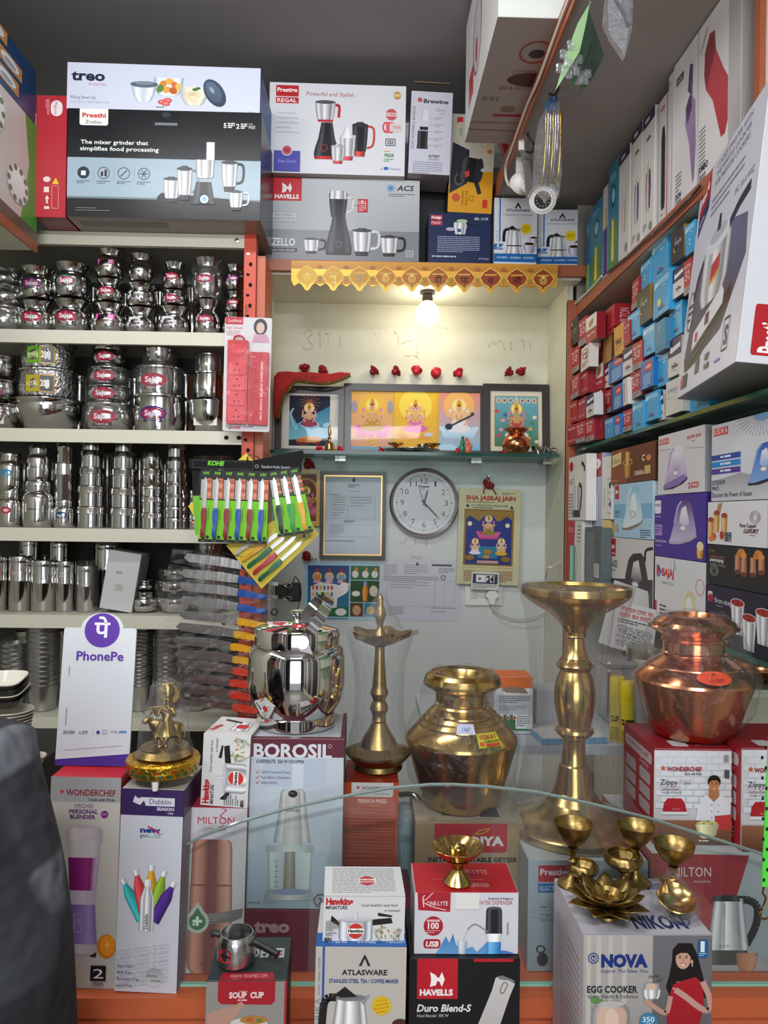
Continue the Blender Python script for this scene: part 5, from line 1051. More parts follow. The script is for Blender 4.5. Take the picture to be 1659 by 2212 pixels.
# wall clock
ck=P(917,1086,YB-0.04);cr=76*(YB-.04)/F
t=T('wall_clock','round silver-rimmed wall clock with white dial and black numerals','clock',(ck.x,YB-0.001,ck.z))
ob('rim',lathe([(0,0),(cr*.98,0),(cr,.012),(cr*.99,.03),(cr*.95,.038),(cr*.9,.034),(cr*.875,.022),(0,.022)],64),mat('silvered_plastic','#b8aeb0',0.22,0.75),t,None,(R(90),0,0))
A=Art(-100,-100,100,100);A.ell(0,0,87,87,'#d5d9dc',n=64)
for k in range(60):
 a=R(k*6);r1=75;r2=80 if k%5 else 81;A.line(r1*math.sin(a),-r1*math.cos(a),r2*math.sin(a),-r2*math.cos(a),.9 if k%5 else 2,'#26282c',keep=True)
A.n+=1
for k in range(1,13):
 a=R(k*30);A.text(str(k),63*math.sin(a),-63*math.cos(a)+8,16,'#2a2c30',al='c',w=(19 if k>9 else 10)if k!=1 else 5,b=-.012)
A.text('Kaiser',0,-44,6,'#222',al='c',w=32,b=.03).small(-12,-40,24,1,4,'#666')
ob('dial',A.mesh(cr*2,cr*2,'front',0,M_SATIN,0.0225),None,t,(0,0,-cr))
def hand(L,w,ang,y,nm,m,tail=.15):
 bm=bmesh.new();prism([(-w,-L*tail),(w,-L*tail),(w*.8,L*.7),(0,L),(-w*.8,L*.7)],y,y-0.0012,bm=bm);return ob(nm,fin(bm),m,t,None,(0,R(ang),0))
hand(cr*.42,.0032,14,-.026,'hour_hand',M_BLACK);hand(cr*.66,.0026,136,-.0275,'minute_hand',M_BLACK);hand(cr*.5,.001,339,-.029,'second_hand',M_BLACK,.3)
ob('clock_glass',boxm(-.001,.001,-.030,-.0295,-.001,.001),M_BLACK,t)
# calendar
def a_cal(a):
 a.rect(983,1055,1122,1264,'#c8c49c');a.text('SHA JASRAJ JAIN',1000,1080,9,'#a82420',w=108,b=.04);a.small(999,1084,106,1,4,'#444',1.6).text('261 AVENUE ROAD, BANGALORE',1012,1094,4.4,'#2a5a2c',w=80,b=.02).small(1016,1096,72,1,4,'#333',1.8);a.poly([(1000,1096),(1004,1088),(1009,1096)],'#2a2a5c').poly([(1096,1098),(1100,1090),(1105,1098)],'#2a2a5c');a.small(1078,1063,28,2,3,'#444',1.2)
 a.rect(998,1100,1106,1222,'#8c6a28');a.rect(1002,1104,1102,1219,'#23347c')
 a.poly([(1002,1104),(1102,1104),(1102,1122),(1090,1114),(1080,1122),(1070,1126),(1060,1114),(1050,1110),(1040,1116),(1030,1126),(1020,1120),(1010,1114),(1002,1122)],'#9c7a34')
 a.rect(1030,1180,1072,1206,'#1f7ca0');deity(a,1051,1140,38,'#e0b090','#8c7a3c','#c03a70',seatc='#d860a0',halo='#3a6ab0');deity(a,1080,1186,32,'#e8c0b8','#d8a838',None,elephant=True,halo='#c8b8a8',seatc='#c88a98');deity(a,1023,1186,30,'#e0b8a0','#e0dce8',None,halo='#d8a8b0',seatc='#b85a6c');a.ell(1051,1192,10,6,'#a07c38').ell(1048,1203,8,4,'#c08a40').rect(1028,1211,1074,1217,'#c89a90');a.ell(1010,1132,5,5,'#e8d8a8').ell(1092,1134,5,5,'#e8d8a8');a.ell(1012,1205,10,6,'#8c6a28').ell(1090,1207,10,6,'#8c6a28')
 a.frame(998,1226,1106,1232,.6,'#b89040');a.small(1000,1234,24,7,3.4,'#a86a50',1.4).small(1072,1234,34,7,3.4,'#a86a50',1.4)
t=wallart('wall_calendar','cream wall calendar with blue deity picture hung by a red cord','calendar',985,1056,1120,1263,a_cal,col='#c4c09a',Y=YB-0.03,roll=1.2)
cd=[(0.0,0,.0)]
def lp(px,py,Y,t):q=P(px,py,Y);return(q.x-t.location.x,Y-t.location.y,q.z-t.location.z)
ob('hanging_cord',tube(bez([lp(1040,1066,2.962,t),lp(1043,1052,2.955,t),lp(1049,1030,2.97,t),lp(1056,1048,2.955,t),lp(1068,1068,2.962,t)],6),0.0022,6),mat('red_thread','#7c1420',0.8),t)
ob('cord_knot',blobs([(*lp(1053,1049,2.958,t),.020,.009,.014),(*lp(1044,1042,2.958,t),.010,.008,.013)]),mat('red_thread','#7c1420',0.8),t)
ob('nail',tube([lp(1051,1027,2.999,t),lp(1051,1028,2.955,t)],0.0025,6),M_STEEL2,t)
t=wallart('date_pad','tear-off date pad showing 24 hanging from the calendar','date pad',1017,1236,1077,1274,lambda a:(a.rect(1017,1236,1077,1274,'#d4d4d0'),a.rect(1020,1240,1074,1261,'#3a3a5c'),a.rect(1027,1242,1048,1258,'#e4e4e2'),a.rect(1049,1242,1067,1258,'#e4e4e2'),a.text('24',1050,1257,13,'#222',w=16,b=.05),a.text('७',1032,1256,10,'#222',b=.02),a.small(1020,1263,52,3,3.4,'#555',1.2)),th=0.016,col='#d8d6d0',Y=YB-0.05,roll=2)
def a_coll(a):
 a.rect(655,1213,822,1342,'#a8ccdc');a.rect(664,1222,753,1332,'#1f3e7c','#2f7a9c');
 for k,c in enumerate(('#d88a4a','#c8b8c8','#7aa0c0')):a.ell(684+k*26,1246,10,10,'#d8c070').ell(684+k*26,1248,7,9,c).ell(684+k*26,1238,3.5,4,'#e8b898').poly([(679+k*26,1237),(684+k*26,1226),(689+k*26,1237)],'#b02c20').ell(684+k*26,1257,9,3,'#e8a8c0')
 a.poly([(670,1268),(690,1258),(722,1262),(740,1266),(744,1284),(728,1292),(726,1322),(718,1322),(714,1296),(682,1298),(680,1330),(672,1330)],'#e8e4e0');a.ell(742,1270,10,13,'#f0ece8').ell(752,1262,5,2.5,'#e8d8c8').poly([(738,1258),(742,1250),(745,1258)],'#c03030')
 for k in range(12):a.ell(676+(k%6)*8,1270+(k//6)*14,2.6,5,['#d8602c','#c83a50','#e8b040','#3a7aa8'][k%4])
 a.poly([(664,1318),(753,1310),(753,1332),(664,1332)],'#2a6a3c').ell(736,1322,12,8,'#e8e8e4').ell(684,1326,12,4,'#c85a8c')
 a.rect(756,1222,818,1252,'#3a6a4a').rect(756,1254,818,1300,'#2a4a22').rect(756,1302,784,1331,'#5a3a24').rect(786,1302,818,1331,'#3a7a9c')
 for x in(766,788,808):a.ell(x,1240,7,8,'#e0dcd4').ell(x+2,1230,3,5,'#d88a40')
 a.ell(768,1282,9,6,'#e8e4dc').ell(806,1276,9,12,'#d8ccb8').lath(788,[(1262,4),(1276,7),(1298,5)],ramp('#e08a2c')).ell(788,1260,4,5,'#7aa0c8').ell(770,1318,9,11,'#c89a6c').ell(800,1318,9,9,'#d8b060')
 a.small(680,1335,120,1,4,'#4a5a80',2)
t=wallart('poster','blue bordered collage poster of white cows and deities on the wall','poster',656,1213,820,1340,a_coll,th=0.001,col='#a8ccdc')
def a_doc(a):
 a.poly([(821,1208),(990,1210),(992,1342),(821,1338)],'#ccccd6');a.ell(898,1219,3,4,'#555').small(826,1222,28,6,4,'#777',1.2).small(870,1221,50,5,4.4,'#777',1.2).rect(930,1218,973,1222,'#555').small(945,1226,34,4,3,'#777',1.2);a.small(826,1246,120,3,4,'#666',1.3);a.ell(955,1247,6,6,'#777').ell(955,1247,4,4,'#bbb')
 a.frame(834,1254,980,1310,.5,'#8a8a94').line(938,1254,938,1310,.5,'#8a8a94').line(958,1254,958,1310,.5,'#8a8a94');a.small(840,1258,86,3,5.6,'#777',1.1);a.small(834,1313,36,6,3.2,'#777',1.1).small(930,1312,56,2,8,'#777',1.2)
t=wallart('document','white printed tax form taped to the wall under the clock','paper',821,1208,994,1341,a_doc,th=0.0006,col='#ccccd6',roll=0.8)
# switch boards, plug and cable
def bxp(x0,y0,x1,y1,Y,d):a=P(x0,y0,Y);b=P(x1,y1,Y);return(a.x,b.x,Y,Y+d,b.z,a.z)
t=T('socket_panel','white switch and socket panel low on the pale wall','socket',(0,0,0))
ob('face_plate',boxes([bxp(1005,1266,1084,1308,2.988,.011)]),M_WHITEP,t)
ob('switch',boxes([bxp(1016,1268,1030,1292,2.984,.004)]),mat('switch_white','#d4d2cc',.3),t)
t=T('plug','white three-pin plug in the wall socket with its cable','plug',(0,0,0));q=P(1062,1290,2.97)
bm=bmesh.new();pts=[(-.024,.012),(-.026,.004),(-.014,-.004),(-.009,-.026),(.009,-.026),(.014,-.004),(.026,.004),(.024,.012),(.012,.026),(-.012,.026)];prism([(q.x+a,q.z+b)for a,b in pts],2.955,2.987,bm=bm);ob('plug_body',fin(bm),M_WHITEP,t)
ob('cable',tube(bez([P(1062,1303,2.965),P(1068,1318,2.96),P(1085,1328,2.96),P(1110,1336,2.96),P(1150,1334,2.96),P(1180,1320,2.96)],8),.0035,6),M_BLIND,t)
# left socket box on the niche side wall, with a black charger
xs=NL+0.001
def sideY(px,X):return PX(px,1280,X).y
t=T('socket_panel','white socket box on the niche side wall behind the knives','socket',(0,0,0))
ob('face_plate',boxes([(xs,xs+0.03,2.70,2.90,PX(612,1330,xs).z,PX(612,1238,xs).z)]),M_WHITEP,t)
for a_,b_ in((.62,.94),(.1,.45)):ob('switch',boxes([(xs+.03,xs+.036,2.80,2.87,PX(612,1330,xs).z+.15*a_,PX(612,1330,xs).z+.15*b_)]),mat('switch_white','#d4d2cc',.3),t)
t=T('phone_charger','black plug-in charger with thin black cord','charger',(0,0,0));q=bxp(621,1260,648,1300,2.80,.045)
ob('charger_body',boxm(*q,bev=.004),M_BLACK,t);ob('prongs',boxm(xs+.0365,q[0]+.001,2.815,2.835,q[4]+.008,q[5]-.008),M_BLACK,t);ob('cord',tube(bez([P(633,1258,2.82),P(638,1246,2.82),P(648,1262,2.82),P(650,1290,2.82),P(642,1320,2.82),P(641,1345,2.82),P(646,1380,2.8)],6),.0018,6),M_BLACK,t)
q=P(660,1203,2.97);o=rose('single dark rose with foil tucked above the collage poster',660,1204,2.978,1)
o=ob('foil_scrap',ob_me:=blobs([(0,0,0,.008,.006,.006),(.012,0,-.002,.007,.005,.005),(.02,0,-.004,.004,.004,.004)]),M_MIRROR,None,P(672,1206,2.975));tag(o,'scrap of silver foil beside the single rose','foil')
o=rose('dark cloth flower above the small gold frame',665,1004,2.975,2,None,1.2)
# ============================================================ steelware on the rack
KEG=[(0,0),(.5,0),(.62,.02),(.84,.1),(.97,.22),(1,.36),(1,.58),(.97,.65),(.8,.73),(.72,.78),(.73,.83),(.82,.92),(.93,.99),(.94,1),(.88,1),(.7,.84),(.68,.78),(0,.7)]
LOTAR=[(0,0),(.5,0),(.64,.03),(.88,.14),(.98,.28),(1,.4),(.97,.52),(.86,.64),(.7,.72),(.66,.78),(.69,.85),(.86,.98),(.88,1),(.82,1),(.64,.86),(.62,.78),(0,.7)]
HANDI=[(0,0),(.55,0),(.7,.04),(.95,.3),(1,.5),(.97,.72),(.9,.85),(.92,.9),(1.0,.97),(1.0,1),(.95,1),(.86,.9),(.84,.8),(0,.6)]
DEG=[(0,0),(.8,0),(.9,.05),(.96,.3),(.96,.55),(.93,.85),(.92,.92),(1,.95),(1,1),(.9,1),(.88,.92),(0,.85)]
BOWLF=[(0,0),(.5,0),(.62,.05),(.9,.5),(.96,.72),(.94,.86),(1.0,.95),(1.0,1),(.93,1),(.86,.85),(0,.6)]
DABBA=[(0,0),(.9,0),(.94,.03),(.94,.64),(.97,.66),(1,.68),(1,.70),(.985,.72),(.985,.95),(.95,.99),(0,1)]
TINB=[(0,0),(.88,0),(.96,.04),(.96,.5),(.99,.515),(.99,.545),(.96,.56),(.96,.86)]
TINL=[(.97,.84),(.99,.86),(.99,.92),(.94,.95),(.5,.965),(.2,.97),(.1,.975),(.08,1),(0,1.005)]
CANB=[(0,0),(.86,0),(.96,.05),(1,.15),(1,.62),(.92,.72),(.8,.76)]
CANL=[(.8,.75),(.83,.77),(.83,.82),(.86,.83),(.86,.88),(.83,.89),(.83,.96),(.78,1),(0,1)]
TUMB=[(0,0),(.72,0),(.78,.02),(.96,.96),(1,.98),(1,1),(.95,1),(.74,.04),(0,.04)]
MESHC={}
def vm(prof,r,h,key,seg=26,ang=40):
 k=(key,round(r,3),round(h,3))
 if k not in MESHC:MESHC[k]=lathe(sc(prof,r,h),seg,True,ang)
 return MESHC[k]
def sticker(t,r,z,w,h,kind,ang=-90,bulge=0.0):
 """curved paper label on a vessel wall of radius r"""
 W=100;H=60;A=Art(0,0,W,H)
 k=kind
 if k=='s':A.ell(50,26,48,25,'#c02444').ell(50,26,43,21,'#8c1c54').ell(50,26,41,19,'#b02a44');A.text('Sajan',50,34,20,'#f4e8ec',w=62,al='c',b=.03).rect(14,50,86,60,'#3a2024').text('TIRPUR',50,58,7,'#e8dcd8',w=50,al='c')
 elif k=='S':A.ell(50,28,49,27,'#4a2a7c').ell(50,28,42,20,'#a82a4c').text('Sajan',50,36,19,'#e8d8f0',w=60,al='c',b=.03).rect(16,50,84,60,'#2a1c20')
 elif k=='c':A.ell(50,28,49,27,'#2a9a94').ell(50,28,42,22,'#b0303c').text('Sajan',50,36,19,'#fff',w=60,al='c',b=.03)
 elif k=='j':A.rect(0,0,100,34,'#d85aa8').text('JD',10,26,20,'#2a1420',w=34,b=.05).rect(66,6,92,28,'#e8a0d0').rect(2,38,98,58,'#2c1a1c').text('GOLD STAR',50,53,10,'#b87c6c',w=84,al='c')
 elif k=='h':A.rect(0,0,100,60,'#e4e0de').poly([(0,0),(100,0),(100,26),(0,14)],'#b8202c').text('Hansika',50,50,14,'#555',w=70,al='c')
 elif k=='r':A.rect(0,0,100,28,'#b82434').rect(0,30,100,60,'#c83040').small(8,36,80,3,8,'#e8c8c8')
 elif k=='w':A.rect(0,0,70,40,'#dcdce0').rect(10,42,80,60,'#6a4478').small(14,46,50,2,6,'#d8c8e0')
 elif k=='p':A.rect(0,0,50,60,'#6aa82c').text('PEPPER',3,40,16,'#d8e8a0',w=44,b=.03).rect(52,0,100,60,'#202020').text('20G',55,40,22,'#e8e8d8',w=30,b=.04).frame(52,0,100,60,4,'#c8a030')
 elif k=='y':A.rect(0,0,50,60,'#b8a830').text('4-STAR',3,40,16,'#e8e0a0',w=44,b=.03).rect(52,0,100,60,'#202020').text('20G',55,40,22,'#e8e8d8',w=30,b=.04).frame(52,0,100,60,4,'#c88a30')
 elif k=='b':A.ell(50,30,40,26,'#2a8ac0')
 elif k=='d':A.ell(50,30,34,26,'#b82438').ell(50,30,20,12,'#e8b8bc')
 elif k=='B':A.ell(50,30,46,28,'#1c4a70').text('BRANE',50,38,14,'#d8e4f0',w=60,al='c',b=.03)
 elif k=='k':A.rect(0,0,100,28,'#1c1c1c').text('GRAND',22,22,14,'#e8e8e8',w=60,b=.03).rect(0,32,100,58,'#b8202c').small(10,37,80,2,9,'#f0d0d0')
 vs=[]
 for(u,v,n)in A.v:
  a=R(ang)+(u-50)/100*w/r;rr=r*(1.002 if not bulge else 1.002)+0.0006+n*0.00003
  vs.append((rr*math.cos(a),rr*math.sin(a),z+(H/2-v)/H*h))
  # subdivide horizontally wide faces is unnecessary: letters are small
 ob('sticker',colmesh(vs,A.f,A.c,M_GLOSS),None,t)
def wallr(prof,f):
 best=0
 for(r0,z0),(r1,z1)in zip(prof,prof[1:]):
  if min(z0,z1)-1e-6<=f<=max(z0,z1)+1e-6 and z1>=z0:
   t_=(f-z0)/((z1-z0)or 1);best=max(best,r0+(r1-r0)*t_)
 return best
SHN=['top shelf','second shelf','third shelf','fourth shelf','fifth shelf']
YV=2.545
def wrapm(r,h,seed=0,k=1.12,top=True):
 rnd=random.Random(seed);n=22
 ph=[rnd.uniform(-.07,.07)for _ in range(n)]
 prof=[(r*k*.9,-0.0),(r*k*1.0,h*.2),(r*k*1.02,h*.5),(r*k*1.0,h*.8),(r*k*.97,h*.98),(r*k*.7,h*1.06),(r*.2,h*1.03)]
 return lathe(prof,n,True,180,mod=lambda rr,z,a:(rr*(1+ph[int(a/(2*math.pi)*n)%n]*(0.4+z/h)),z+0.004*math.sin(a*5+seed)))
def vessel(kind,label,cx,y0,y1,w,si,z=None,Y=YV,stk=None,wrap=False,m=None,group=None,sfrac=.45,rot=0,name=None,cat=None):
 Y=max(Y,2.462+w/2*Y/F*(1.22 if wrap else 1.04));hp=(y1-y0)*Y/F;r=w/2*Y/F;q=P(cx,y1,Y);z=zs[si+1]+0.0008 if z is None else z
 prof,nm,ct={'keg':(KEG,'water_pot','pot'),'lota':(LOTAR,'water_pot','pot'),'handi':(HANDI,'cooking_pot','pot'),'deg':(DEG,'cooking_pot','pot'),'bowl':(BOWLF,'serving_bowl','bowl'),'dabba':(DABBA,'storage_tin','container'),'tin':(TINB,'storage_canister','canister'),'can':(CANB,'storage_jar','canister'),'tumb':(TUMB,'tumbler','tumbler')}[kind]
 t=T(name or nm,label,cat or ct,(q.x,Y,z),rot,group);m=m or M_STEEL
 ob('body',vm(prof,r,hp,kind),m,t)
 if kind=='tin':l=ob('lid',vm(TINL,r,hp,'tinl'),m,t);ob('knob',vm([(0,0),(.3,0),(.5,.3),(1,.7),(.8,1),(0,1)],0.006,0.012,'kn',12),m,l,(0,0,hp*.975))
 if kind=='can':ob('lid',vm(CANL,r,hp,'canl'),m,t)
 if stk:
  rr=wallr(prof,sfrac)*r;sw=min(w*.56,58)*Y/F;ob_=sticker(t,rr*1.01,hp*sfrac,sw,sw*.6,stk,-90+(cx-300)*-.02)
 if wrap:ob('plastic_wrap',wrapm(r,hp,int(cx)),M_FILM,t)
 return z+hp,t
def pile(desc,kind,cx,si,items,group,Y=YV,**kw):
 """items from the bottom up: (y_top, y_bottom, width, sticker, wrapped[, kind])"""
 z=None;names={1:['single'],2:['lower','upper'],3:['lowest','middle','topmost']}.get(len(items))or['lowest']+ordn[1:len(items)-1]+['topmost']
 for i,it in enumerate(items):
  y0,y1,w,st,wr=it[:5];kd=it[5]if len(it)>5 else kind
  nm=names[i]if names[i]not in ordn else names[i]+' from the bottom'
  word={'keg':'steel water pot','lota':'round steel water pot','handi':'steel cooking pot','deg':'steel cooking pot','bowl':'steel serving bowl','dabba':'steel lidded tin','tin':'tall steel canister','can':'steel screw-lid jar','tumb':'steel tumbler'}[kd]
  lb='%s%s, %s, %s'%('plastic-wrapped ' if wr else '',word,nm if len(items)>1 else 'alone',desc)
  z,t=vessel(kd,lb,cx,y0,y1,w,si,z,Y,st,wr,group=group,**kw);z+=-0.0 if kd in('dabba','tin','can')else 0.0005
ALL=[]
g='steel water pots on the top rack shelf'
pile('wrapped pile at the far left of the top shelf','handi',12,0,[(652,707,86,None,True),(608,652,80,None,True),(570,608,66,None,True)],g)
C1=[('first column right of the wrapped pile',80,'keg',[(640,709,76,'s',0),(565,638,73,'S',0)]),('column below the left end of the big black carton',155,'keg',[(640,713,80,'s',0),(562,640,78,'c',0)]),('pink-labelled column of round pots',237,'lota',[(648,716,72,'j',0),(598,650,60,'s',0),(537,600,62,'j',0)]),('column with plain narrow top pot',305,'lota',[(657,717,66,'w',0),(605,657,62,'w',0,'keg'),(543,606,56,None,0)]),('column with a big oval label at its top',377,'lota',[(654,718,70,'w',0),(621,655,54,'s',0,'keg'),(560,621,52,'s',0)]),('column with one wrapped tall pot',449,'keg',[(638,718,60,'s',0,'lota'),(550,638,66,'s',1)])]
for d,cx,k,it in C1:pile(d,k,cx,0,it,g)
pile('column partly behind the orange post','lota',508,0,[(664,718,56,'s',0),(618,664,44,'s',0),(563,620,44,'S',0)],g)
g='steel pots on the second rack shelf'
pile('pile cut by the left edge of the view','handi',-2,1,[(870,925,78,'h',0),(820,870,70,'S',0),(770,820,66,'w',0)],g)
pile('hammered pile with green and yellow labels','deg',105,1,[(858,925,146,None,0,'bowl'),(798,858,122,'y',0),(740,798,112,'p',0)],g,m=None)
pile('tapering wrapped pile in the middle','handi',236,1,[(868,927,102,'s',1),(832,868,90,'s',1),(793,832,82,'s',1),(748,793,70,'s',0)],g)
pile('pile with the large handled pot below','deg',345,1,[(852,930,112,'S',0),(792,852,104,'s',1),(752,792,66,None,1,'bowl')],g)
pile('pile left of the red power strip','deg',452,1,[(862,930,94,'h',0,'bowl'),(800,862,68,'h',0),(762,800,56,None,1)],g)
g='steel tins and jars on the third rack shelf'
pile('jar column with blue and red dots','can',22,2,[(1060,1138,52,'d',0),(978,1058,50,'b',0)],g)
pile('jar column with folded price tags','can',84,2,[(1042,1139,68,'h',0),(966,1042,50,'h',0)],g)
pile('slim column beside the plain tins','dabba',139,2,[(1082,1140,47,'B',0,'can'),(1003,1082,42,None,0),(953,1003,33,None,0)],g)
pile('first column of plain ridged tins','dabba',198,2,[(1097,1142,63,None,0),(1053,1097,60,None,0),(1014,1053,54,None,0),(977,1014,48,None,0),(952,977,45,None,0)],g)
pile('second column of plain ridged tins','dabba',268,2,[(1100,1143,61,None,0),(1058,1100,59,None,0),(1017,1058,56,None,0),(980,1017,50,None,0),(954,980,42,None,0)],g)
pile('shorter third column of plain tins','dabba',328,2,[(1111,1144,48,None,0),(1076,1111,47,None,0),(1053,1076,46,None,0),(1018,1053,44,None,0),(982,1018,43,None,0)],g)
pile('tall column of small flat tins','dabba',380,2,[(1121,1145,50,None,0),(1097,1121,49,None,0),(1071,1097,48,None,0),(1045,1071,46,None,0),(1018,1045,44,None,0),(992,1018,42,None,0),(965,992,40,None,0)],g)
pile('column mostly behind the knife cards','dabba',424,2,[(1115,1145,34,'s',0),(1088,1115,32,None,0),(1062,1088,30,None,0)],g)
g='steel canisters on the fourth rack shelf'
for cx,y0,w,st,wr,d in((-4,1206,44,'r',0,'cut by the left edge'),(44,1206,50,'r',0,'second from the left edge'),(95,1214,56,None,0,'widest and plain'),(141,1216,42,'k',0,'with a black and red label'),(187,1226,44,None,1,'beside the leaning white box')):
 vessel('tin','%stall steel canister on the fourth shelf, %s'%('plastic-wrapped ' if wr else '',d),cx,y0,1328,w,3,stk=st,wrap=wr,group=g,sfrac=.7)
for cx,y0,w,d in((62,1172,46,'behind the second and third canisters'),(128,1176,44,'behind the labelled canister'),(232,1178,60,'behind the leaning white box')):
 vessel('tin','steel canister in the back row, %s'%d,cx,y0,1322,w,3,Y=2.70,group=g)
carton('leaning plain white carton with a pencilled price on the fourth shelf',214,1192,284,1327,2.50,0.1,{'front':'#c9c9cc','side':'#a8a6a8'},lambda a:a.text('4200',236,1240,6,'#6a6a78',w=14,it=.3).rect(240,1262,256,1276,'#b5b0a8'),roll=9,z=zs[4]+0.0098)
vessel('keg','small steel pot with narrow lid, right of the leaning white carton',312,1284,1328,62,3,group=g)
z_,t_=vessel('lota','little steel pot stacked on the small pot by the white carton',312,1262,1286,44,3,z=zs[4]+0.068,group=g)
pile('beside the small lidded pot','bowl',378,3,[(1296,1329,78,None,1),(1262,1296,72,None,1),(1238,1262,60,None,1)],g)
pile('behind the wrapped kitchen knives','bowl',452,3,[(1290,1329,70,None,1),(1250,1290,66,None,1),(1214,1250,60,None,1),(1180,1214,56,None,1)],g)
# nested stacks of tumblers on the fifth shelf
def nest(desc,cx,y0,y1,w,n,wrap,hm=False,dw=0):
 Y=YV;H=(y1-y0)*Y/F;r=w/2*Y/F;h1=min(0.085,H*.6);st=(H-h1)/(n-1);q=P(cx,y1,Y)
 z0=zs[5]+0.0008
 for i in range(n):
  o=ob('tumbler',vm(TUMB if not hm else HANDI,r*(1-dw*(n-1-i)/n),h1,'tumb'+str(hm),20),M_STEEL2 if not hm else M_STEEL,None,(q.x+0.0006*((i*7)%3-1),Y,z0+i*st))
  tag(o,'steel tumbler nested in the %s'%desc,'tumbler','tumblers nested in the %s'%desc)
 if wrap:
  o=ob('plastic_wrap',wrapm(r*1.02,H,n,1.1),M_FILM,None,(q.x,Y,z0));tag(o,'crinkled clear plastic film around the %s'%desc,'plastic wrap')
nest('wrapped stack at the left edge of the fifth shelf',30,1398,1540,56,9,True)
nest('wide wrapped stack left of the white payment stand',92,1366,1543,66,13,True)
nest('stack right of the white payment stand',300,1362,1547,54,17,False)
nest('hammered wrapped stack behind the brass idol',357,1360,1545,50,14,True)
nest('short stack beside the hanging knives',412,1396,1500,36,9,True)
vessel('bowl','plain steel bowl beside the hanging knives on the fifth shelf',424,1516,1549,46,4)
# back rows in the shadow, only rims and lids showing
rr_=random.Random(21)
for si,xs_,y0,y1,kd in((0,(60,130,200,270,345,415),590,712,'lota'),(1,(170,290,400),790,922,'deg'),(2,(50,110,230,300,355,440,478),985,1135,'dabba'),(4,(60,150,240,330,400),1400,1540,'deg')):
 for j,cx in enumerate(xs_):
  vessel(kd,'shadowed steel vessel in the back row of the %s, %s from the left'%(SHN[si],ordn[j]),cx,y0+rr_.uniform(-8,12),y1,rr_.uniform(48,60),si,Y=2.73,group='shadowed vessels in the back row of the %s'%SHN[si])
  # hammered steel look for the labelled pile
for o in bpy.data.objects:
 if o.get('label')and 'hammered pile' in o['label']and 'bowl' not in o['label']:
  for c in o.children:
   if c.name.startswith('body'):c.data=c.data.copy();c.data.materials.clear();c.data.materials.append(M_STEELH)
   # ============================================================ hanging goods in front of the rack
YP=2.36
def lpt(t):
 inv=t.matrix_world.inverted()if False else None
 return lambda px,py,Y=YP:(lambda q:(q.x-t.location.x,q.y-t.location.y,q.z-t.location.z))(P(px,py,Y))
q=P(531,932,YP);wv=101*YP/F;hv=246*YP/F
t=T('power_strip_pack','red power strip in a clear blister pack hanging on the orange post','power strip',(q.x,YP,q.z),0,ry=.6)
ob('backing_card',prism(rrpts(-wv/2,0,wv/2,hv,.006),0,.0015),mat('card_white','#d4d0d4',.5),t)
A=Art(480,686,583,932);A.rect(481,686,520,702,'#c03848').text('GoldMedal',487,697,6,'#f4e0e0',w=30).text('High Grade',483,712,6,'#c04858',w=36).small(484,716,30,3,4,'#c0808c');A.ell(558,706,15,18,'#4a4450').ell(558,708,9,12,'#d8b8a8').poly([(540,740),(545,722),(572,722),(580,740)],'#c89ab0').text('The',487,925,5,'#333').text('power',494,926,7,'#c02030',w=28,it=.3,b=.03).small(526,921,34,1,4,'#555')
ob('printed_card',A.mesh(wv,hv,'front',0,M_SATIN,.0003),None,t)
u=YP/F
def bl(x0,y0,x1,y1,d,r,nm,m,y=0):return ob(nm,prism(rrpts((x0-531.5)*u,(932-y1)*u,(x1-531.5)*u,(932-y0)*u,r),-d,-0.001+y),m,t)
RS=mat('red_plastic','#c8202c',.3);RS2=mat('bright_red_plastic','#d83040',.28)
s_=bl(490,738,534,917,.016,.004,'strip_body',RS)
for k in range(4):c=bl(495,783+k*33,530,812+k*33,.0185,.002,'socket',RS2)
for k in range(4):
 for(dx,dy,rr)in((0,-8,.0022),(-5,6,.0018),(5,6,.0018)):ob('socket_hole',lathe([(0,0),(rr,0),(rr,.0006),(0,.0006)],8),M_DARK,t,((512+dx-531.5)*u,-.0186,(932-(797+k*33+dy))*u),(R(90),0,0))
ob('round_switch',lathe([(0,0),(.018,0),(.018,.003),(.013,.003),(.012,.0045),(0,.005)],24),RS2,t,((512-531.5)*u,-.016,(932-760)*u),(R(90),0,0))
bl(536,762,578,918,.013,.002,'instruction_leaflet',mat('red_card','#c22030',.45))
A=Art(480,686,583,932);A.text('HIGH-GRADE ADAPTER POWER STRIP',562,782,5,'#f0d0d0',w=126,rot=90,b=.02).small(540,772,18,1,4,'#e0a0a0').small(541,784,12,26,4,'#a01a28',1);ob('leaflet_print',A.mesh(wv,hv,'front',0,M_SATIN,.0133),None,t)
ob('cable_loop',tube(bez([((500-531)*u,-.01,(932-745)*u),((505-531)*u,-.012,(932-730)*u),((520-531)*u,-.014,(932-730)*u),((528-531)*u,-.012,(932-745)*u)],6),.003,8),RS,t)
ob('blister',boxm((484-531)*u,(581-531)*u,-.021,-.0205,(932-922)*u,(932-726)*u,bev=.0),M_BLIST,t)
ob('hanger_wire',tube(bez([((520-531)*u,.002,(932-690)*u),((524-531)*u,.02,(932-668)*u),((518-531)*u,.05,(932-652)*u),((522-531)*u,.078,(932-645)*u)],6),.0015,6),M_STEEL2,t)
